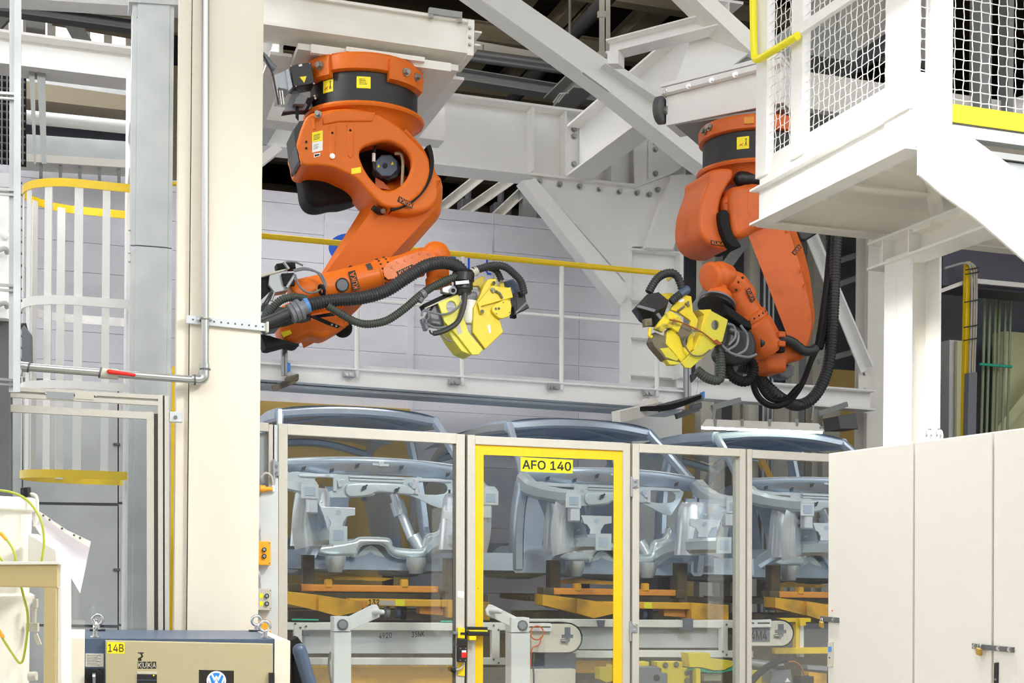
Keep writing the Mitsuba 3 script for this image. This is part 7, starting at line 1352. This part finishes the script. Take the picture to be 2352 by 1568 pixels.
endplate(ed, 1220, 1302, 1465, 33, .80); ed.add('guide', slab([(1215, 1431), (1265, 1431), (1268, 1436), (1266, 1450), (1215, 1449)], .77, .03, .003), 'steel_white'); ed.add('guide_slot', slab([(1216, 1438), (1264, 1438), (1264, 1441), (1216, 1441)], .768, .004), 'skid_dark'); ed.add('orange_cable', torus(V(1233, 1453, .74), -Bax, .045, .004, 28, 6), 'cable_orange', 40); ed.add('orange_cable', pipe([(1243, 1462), (1238, 1480), (1222, 1490), (1218, 1530), (1210, 1560)], .74, .004), 'cable_orange', 40)
ed.add('cabinet', slab([(1215, 1538), (1322, 1536), (1322, 1640), (1215, 1640)], .82, .12, .004), 'column_cream'); ed.add('shelf', slab([(1215, 1500), (1322, 1500), (1322, 1536), (1215, 1536)], .9, .1), 'cabinet_blue')
ed2 = Thing('conveyor_end', 'cream rounded conveyor end plate marked 4M4 beside the tall pale cabinet', 'conveyor end')
endplate(ed2, 1716, 1792, 1454, 29, .80); k = ed2.add('mark_plate', slab([(1700, 1442), (1768, 1442), (1768, 1474), (1700, 1474)], .797, .003), 'grey_plastic'); ed2.sub(k, 'lettering', text_on('4M4', V(1743, 1459, .7965), Ah, Zax, .062, .001, True, True, .125), 'ink_black')
ed2.add('guide', slab([(1700, 1424), (1771, 1422), (1771, 1440), (1700, 1441)], .78, .02, .003), 'steel_white'); ed2.add('guide_slot', [slab([(x, 1429), (x + 14, 1429), (x + 14, 1432), (x, 1432)], .778, .004) for x in (1718, 1740, 1754)], 'skid_dark')
yf = Thing('yellow_guard_rail', 'yellow steel frame beside the conveyor end marked 4M4', 'guard rail')
yf.add('bar', slab([(1790, 1419), (1862, 1419), (1862, 1428), (1800, 1428)], 1.0, .05), 'safety_yellow'); yf.add('bar', slab([(1828, 1428), (1836, 1428), (1836, 1495), (1828, 1495)], 1.0, .05), 'safety_yellow'); yf.add('bar', slab([(1780, 1488), (1920, 1486), (1920, 1500), (1780, 1501)], .98, .05), 'safety_yellow'); yf.add('post', slab([(1837, 1428), (1846, 1428), (1846, 1508), (1837, 1508)], 1.02, .05), 'steel_cream'); yf.add('bracket', slab([(1836, 1420), (1850, 1420), (1852, 1436), (1838, 1438)], .96, .05, .004), 'safety_yellow')
backdrop('grey_machine', 'grey machine side behind the yellow frame next to the tall pale cabinet', 1800, 1960, 1432, 1486, 1.3, .2, 'steel_dark', 'machine')
# low fixtures behind the fence
fx = Thing('yellow_fixture', 'yellow clamping fixture low behind the middle glazed panel', 'fixture')
cx_ = cv(1430, 1280, 4.8)
def fx_(pts, dv, t, mat, part='block', r=.004): return fx.add(part, slab(cx_(*pts), .70 + dv, t, r), mat)
fx_(((720, 1055), (965, 1055), (965, 1110), (1225, 1140), (1225, 1190), (1120, 1240), (1010, 1245), (860, 1210), (740, 1210)), .0, .12, 'gun_yellow', 'jaw'); fx_(((735, 1215), (860, 1215), (1010, 1250), (1120, 1245), (1225, 1200), (1225, 1240), (1080, 1275), (940, 1270), (740, 1240)), .02, .1, 'belt_green', 'green_pad')
fx_(((380, 1150), (660, 1150), (660, 1215), (700, 1215), (740, 1225), (735, 1400), (430, 1400), (430, 1230), (380, 1200)), .06, .1, 'gun_yellow', 'base'); fx_(((160, 1150), (290, 1150), (290, 1200), (160, 1200)), .10, .1, 'gun_yellow', 'base')
fx_(((810, 1220), (860, 1225), (860, 1400), (810, 1400)), -.02, .06, 'gun_yellow', 'post'); fx_(((900, 1290), (1090, 1290), (1090, 1360), (900, 1360)), .1, .06, 'panel_lime', 'plate')
for x, y in ((470, 1185), (590, 1178), (710, 1270), (708, 1355), (783, 1080)): q = V(*cx_((x, y))[0], .755); fx.add('bolt', hexbolt(q, -Bax, .014, .012), 'gun_dirt')
fx_(((165, 1210), (410, 1210), (410, 1270), (495, 1275), (495, 1400), (165, 1400)), -.04, .14, 'grey_plastic', 'motor'); q = V(*cx_((375, 1325))[0], .655); fx.add('motor_bore', cyl(q, q - Bax * .004, .022, n=16), 'black_matt')
fb2 = Thing('yellow_fixture', 'small yellow valve block low behind the right stile of the yellow bordered door', 'fixture'); cz_ = cv(1030, 1280, 5.004)
fb2.add('block', slab(cz_((1740, 1265), (1830, 1265), (1850, 1290), (1890, 1230), (1890, 1420), (1820, 1441), (1740, 1400)), .7, .1, .006), 'gun_yellow'); fb2.add('base', slab(cz_((1440, 1190), (1890, 1190), (1890, 1320), (1440, 1320)), 1.1, .05), 'skid_yellow')
mt_ = Thing('drive_motor', 'dark drive motor with hoses low behind the right glazed panel', 'motor')
mt_.add('body', slab(cx_((1640, 1250), (1860, 1230), (1870, 1390), (1640, 1390)), .6, .14, .008), 'grey_plastic'); mt_.add('cap', slab(cx_((1720, 1200), (1850, 1200), (1860, 1240), (1730, 1250)), .62, .1, .008), 'black_plastic'); mt_.add('box', slab(cx_((1960, 1310), (2110, 1310), (2110, 1400), (1960, 1400)), .62, .1, .006), 'black_plastic')
mt_.add('base', slab(cx_((1390, 1240), (1640, 1260), (1640, 1400), (1390, 1400)), .75, .1), 'gun_yellow'); mt_.add('base', slab(cx_((2050, 1260), (2250, 1280), (2250, 1400), (2050, 1400)), .75, .1), 'skid_yellow'); mt_.add('hose', pipe(cx_((1390, 1400), (1500, 1280), (1640, 1180), (1800, 1110)), .55, .024, n=12), 'black_matt', 40); mt_.add('hose', pipe(cx_((1820, 1150), (1900, 1150), (1960, 1200), (2000, 1290)), .58, .006), 'copper', 40); mt_.add('shaft', cyl(V(*cx_((1400, 1160))[0], .9), V(*cx_((1760, 1210))[0], .9), .03, n=14), 'grey_alu', 40); mt_.add('tray', slab(cx_((2040, 1190), (2260, 1200), (2260, 1250), (2040, 1230)), .8, .1), 'grey_alu')
mt_.add('reflector', slab(cx_((1815, 1325), (1850, 1370), (1790, 1375)), .595, .004), 'label_white')
# tube lamp and small stands below the walkway
tl = Thing('tube_lamp', 'long lit fluorescent lamp above the right car body', 'lamp')
LV = 2.6
tl.add('housing', hull([V(x, y, LV) for x, y in ((1622, 962), (1880, 972), (1893, 990), (1612, 979))] + [V(x, y, LV + .16) for x, y in ((1622, 962), (1880, 972), (1893, 988), (1612, 977))]), 'steel_cream')
for x in (1640, 1702, 1765, 1828): tl.add('bracket', slab([(x, 962), (x + 7, 962), (x + 6, 978), (x + 2, 978)], LV - .01, .02, .002), 'steel_grey')
tl.add('tube', cyl(V(1612, 981.5, LV + .06), V(1888, 992, LV + .06), .016, n=14), 'label_white', emitter={'type': 'area', 'radiance': {'type': 'rgb', 'value': [0.4, 0.41, 0.31]}}, label='lit fluorescent tube')
tl.add('hanger', [bar(V(x, 965, LV + .1), V(x + 4, 930, LV + .1), .012, .012) for x in (1640, 1865)], 'steel_grey'); tl.add('end_screw', sphere(V(1886, 981, LV - .005), .012, sub=1), 'grey_alu')
for i, (x, y0, y1, lab) in enumerate(((654, 795, 862, 'slim aluminium sensor stand below the elbow of the left robot'), (1581, 838, 926, 'slim aluminium sensor stand with blue tag below the right welding gun'))):
    ss = Thing('sensor_stand', lab, 'stand'); SV_ = 3.9 if i == 0 else 3.92
    ss.add('profile', slab([(x - 7, y0), (x + 7, y0), (x + 7, y1), (x - 7, y1)], SV_, .05, .003), 'grey_alu'); ss.add('groove', slab([(x - 1, y0), (x + 1, y0), (x + 1, y1), (x - 1, y1)], SV_ - .002, .004), 'steel_dark')
    ss.add('latch', slab([(x - 4, y0 - 2), (x + 5, y0 - 6), (x + 5, y0 + 14), (x - 4, y0 + 22)] if i == 0 else [(x + 6, y0 + 22), (x + 20, y0 + 18), (x + 20, y0 + 28), (x + 8, y0 + 40)], SV_ - .02, .03, .003), 'black_plastic')
    ss.add('blue_tag', slab([(x + 7, y1 - 30), (x + 13, y1 - 28), (x + 13, y1 - 10), (x + 7, y1 - 8)] if i == 0 else [(x + 26, y1 - 24), (x + 38, y1 - 28), (x + 38, y1 - 12), (x + 26, y1 - 10)], SV_ - .01, .03, .003), 'emblem_blue')
    ss.add('clamp', cat(cbox(V(x + 16, y1 + 8, SV_ - .02), unit(Ah + Zax * .3), Bax, Zax, .12, .06, .06, .01), bar(V(x - 28, y1 + 30, SV_ - .02), V(x + 22, y1 + 12, SV_ - .02), .05, .05)), 'gun_dirt' if i == 0 else 'steel_dark')
    if i: ss.add('bottle', lathe(V(x + 22, y1 - 4, SV_ - .03), Zax, [(0, 0), (0, .016), (.09, .018), (.10, .010), (.12, .008), (.12, 0)], 14), 'label_white', 40); ss.add('wire', cyl(V(x + 22, y1 - 34, SV_ - .03), V(x + 22, y0 + 4, SV_ - .03), .002, n=6), 'grey_alu')
ca_ = Thing('cantilever_bracket', 'grimy cantilever arms and cables under the end of the walkway', 'bracket')
ca_.add('arm', bar(V(1415, 958, 3.3), V(1512, 935, 3.9), .08, .10), 'steel_cream'); ca_.add('arm', slab([(1482, 915), (1512, 917), (1512, 946), (1490, 952), (1470, 940)], 3.8, .06), 'steel_cream'); ca_.add('arm', bar(V(1512, 938, 3.7), V(1612, 912, 3.7), .04, .07), 'steel_dark')
for i in range(4): ca_.add('cable', pipe([(1430 + 6 * i, 945), (1470, 936 + 2 * i), (1540, 930 + 3 * i), (1610, 908 + 2 * i)], 3.55, .008), 'black_matt', 40)
th = Thing('cantilever_bracket', 'thin grimy arm reaching down to the tube lamp from the support beam', 'bracket'); th.add('arm', bar(V(1635, 936, 4.2), V(1700, 918, 4.3), .03, .05), 'steel_grey'); th.add('arm', bar(V(1880, 950, 4.2), V(1945, 928, 4.3), .03, .05), 'steel_grey'); th.add('hook', bent([V(1632, 936, 4.2), V(1640, 950, 4.2), V(1636, 962, 4.2)], .008, 8, .03), 'steel_grey', 40)
pj = Thing('dark_housing', 'dark grey device housing under the support beam left of the truss column', 'device'); pj.solo(slab([(1925, 955), (1965, 948), (1972, 985), (1930, 985)], 4.2, .3, .01), 'steel_dark')
rs = Thing('red_sign_post', 'small red and white sign edge in the gap left of the cream column', 'sign'); rs.add('post', bar(V(406, 1400, .22), [*V(406, 1400, .22)[:2], 0.0], .02, .02), 'steel_grey'); rs.add('board', slab([(400, 1372), (412, 1372), (412, 1418), (400, 1418)], .2, .01), 'label_white'); rs.add('red_patch', slab([(400, 1386), (412, 1386), (412, 1404), (400, 1404)], .19, .01), 'red_paint')
for i, (pts, lab) in enumerate((([(1508, 1020), (1526, 1020), (1553, 1092), (1580, 1200), (1560, 1200), (1538, 1096)], 'bright yellow slanting post seen through the windscreen of the middle car body'), ([(1738, 1040), (1752, 1040), (1780, 1102), (1800, 1180), (1782, 1180), (1764, 1100)], 'dull yellow slanting post seen through the right car body'))):
    th = Thing('yellow_post', lab, 'post'); VY = 5.88; th.add('bar', slab(pts, VY, .08, .004), 'safety_yellow' if i == 0 else 'skid_yellow')
    b_ = V((pts[3][0] + pts[4][0]) / 2, pts[3][1] - 4, VY + .04); th.add('foot', bar(b_, [b_[0], b_[1], 0], .08, .08), 'safety_yellow' if i == 0 else 'skid_yellow')
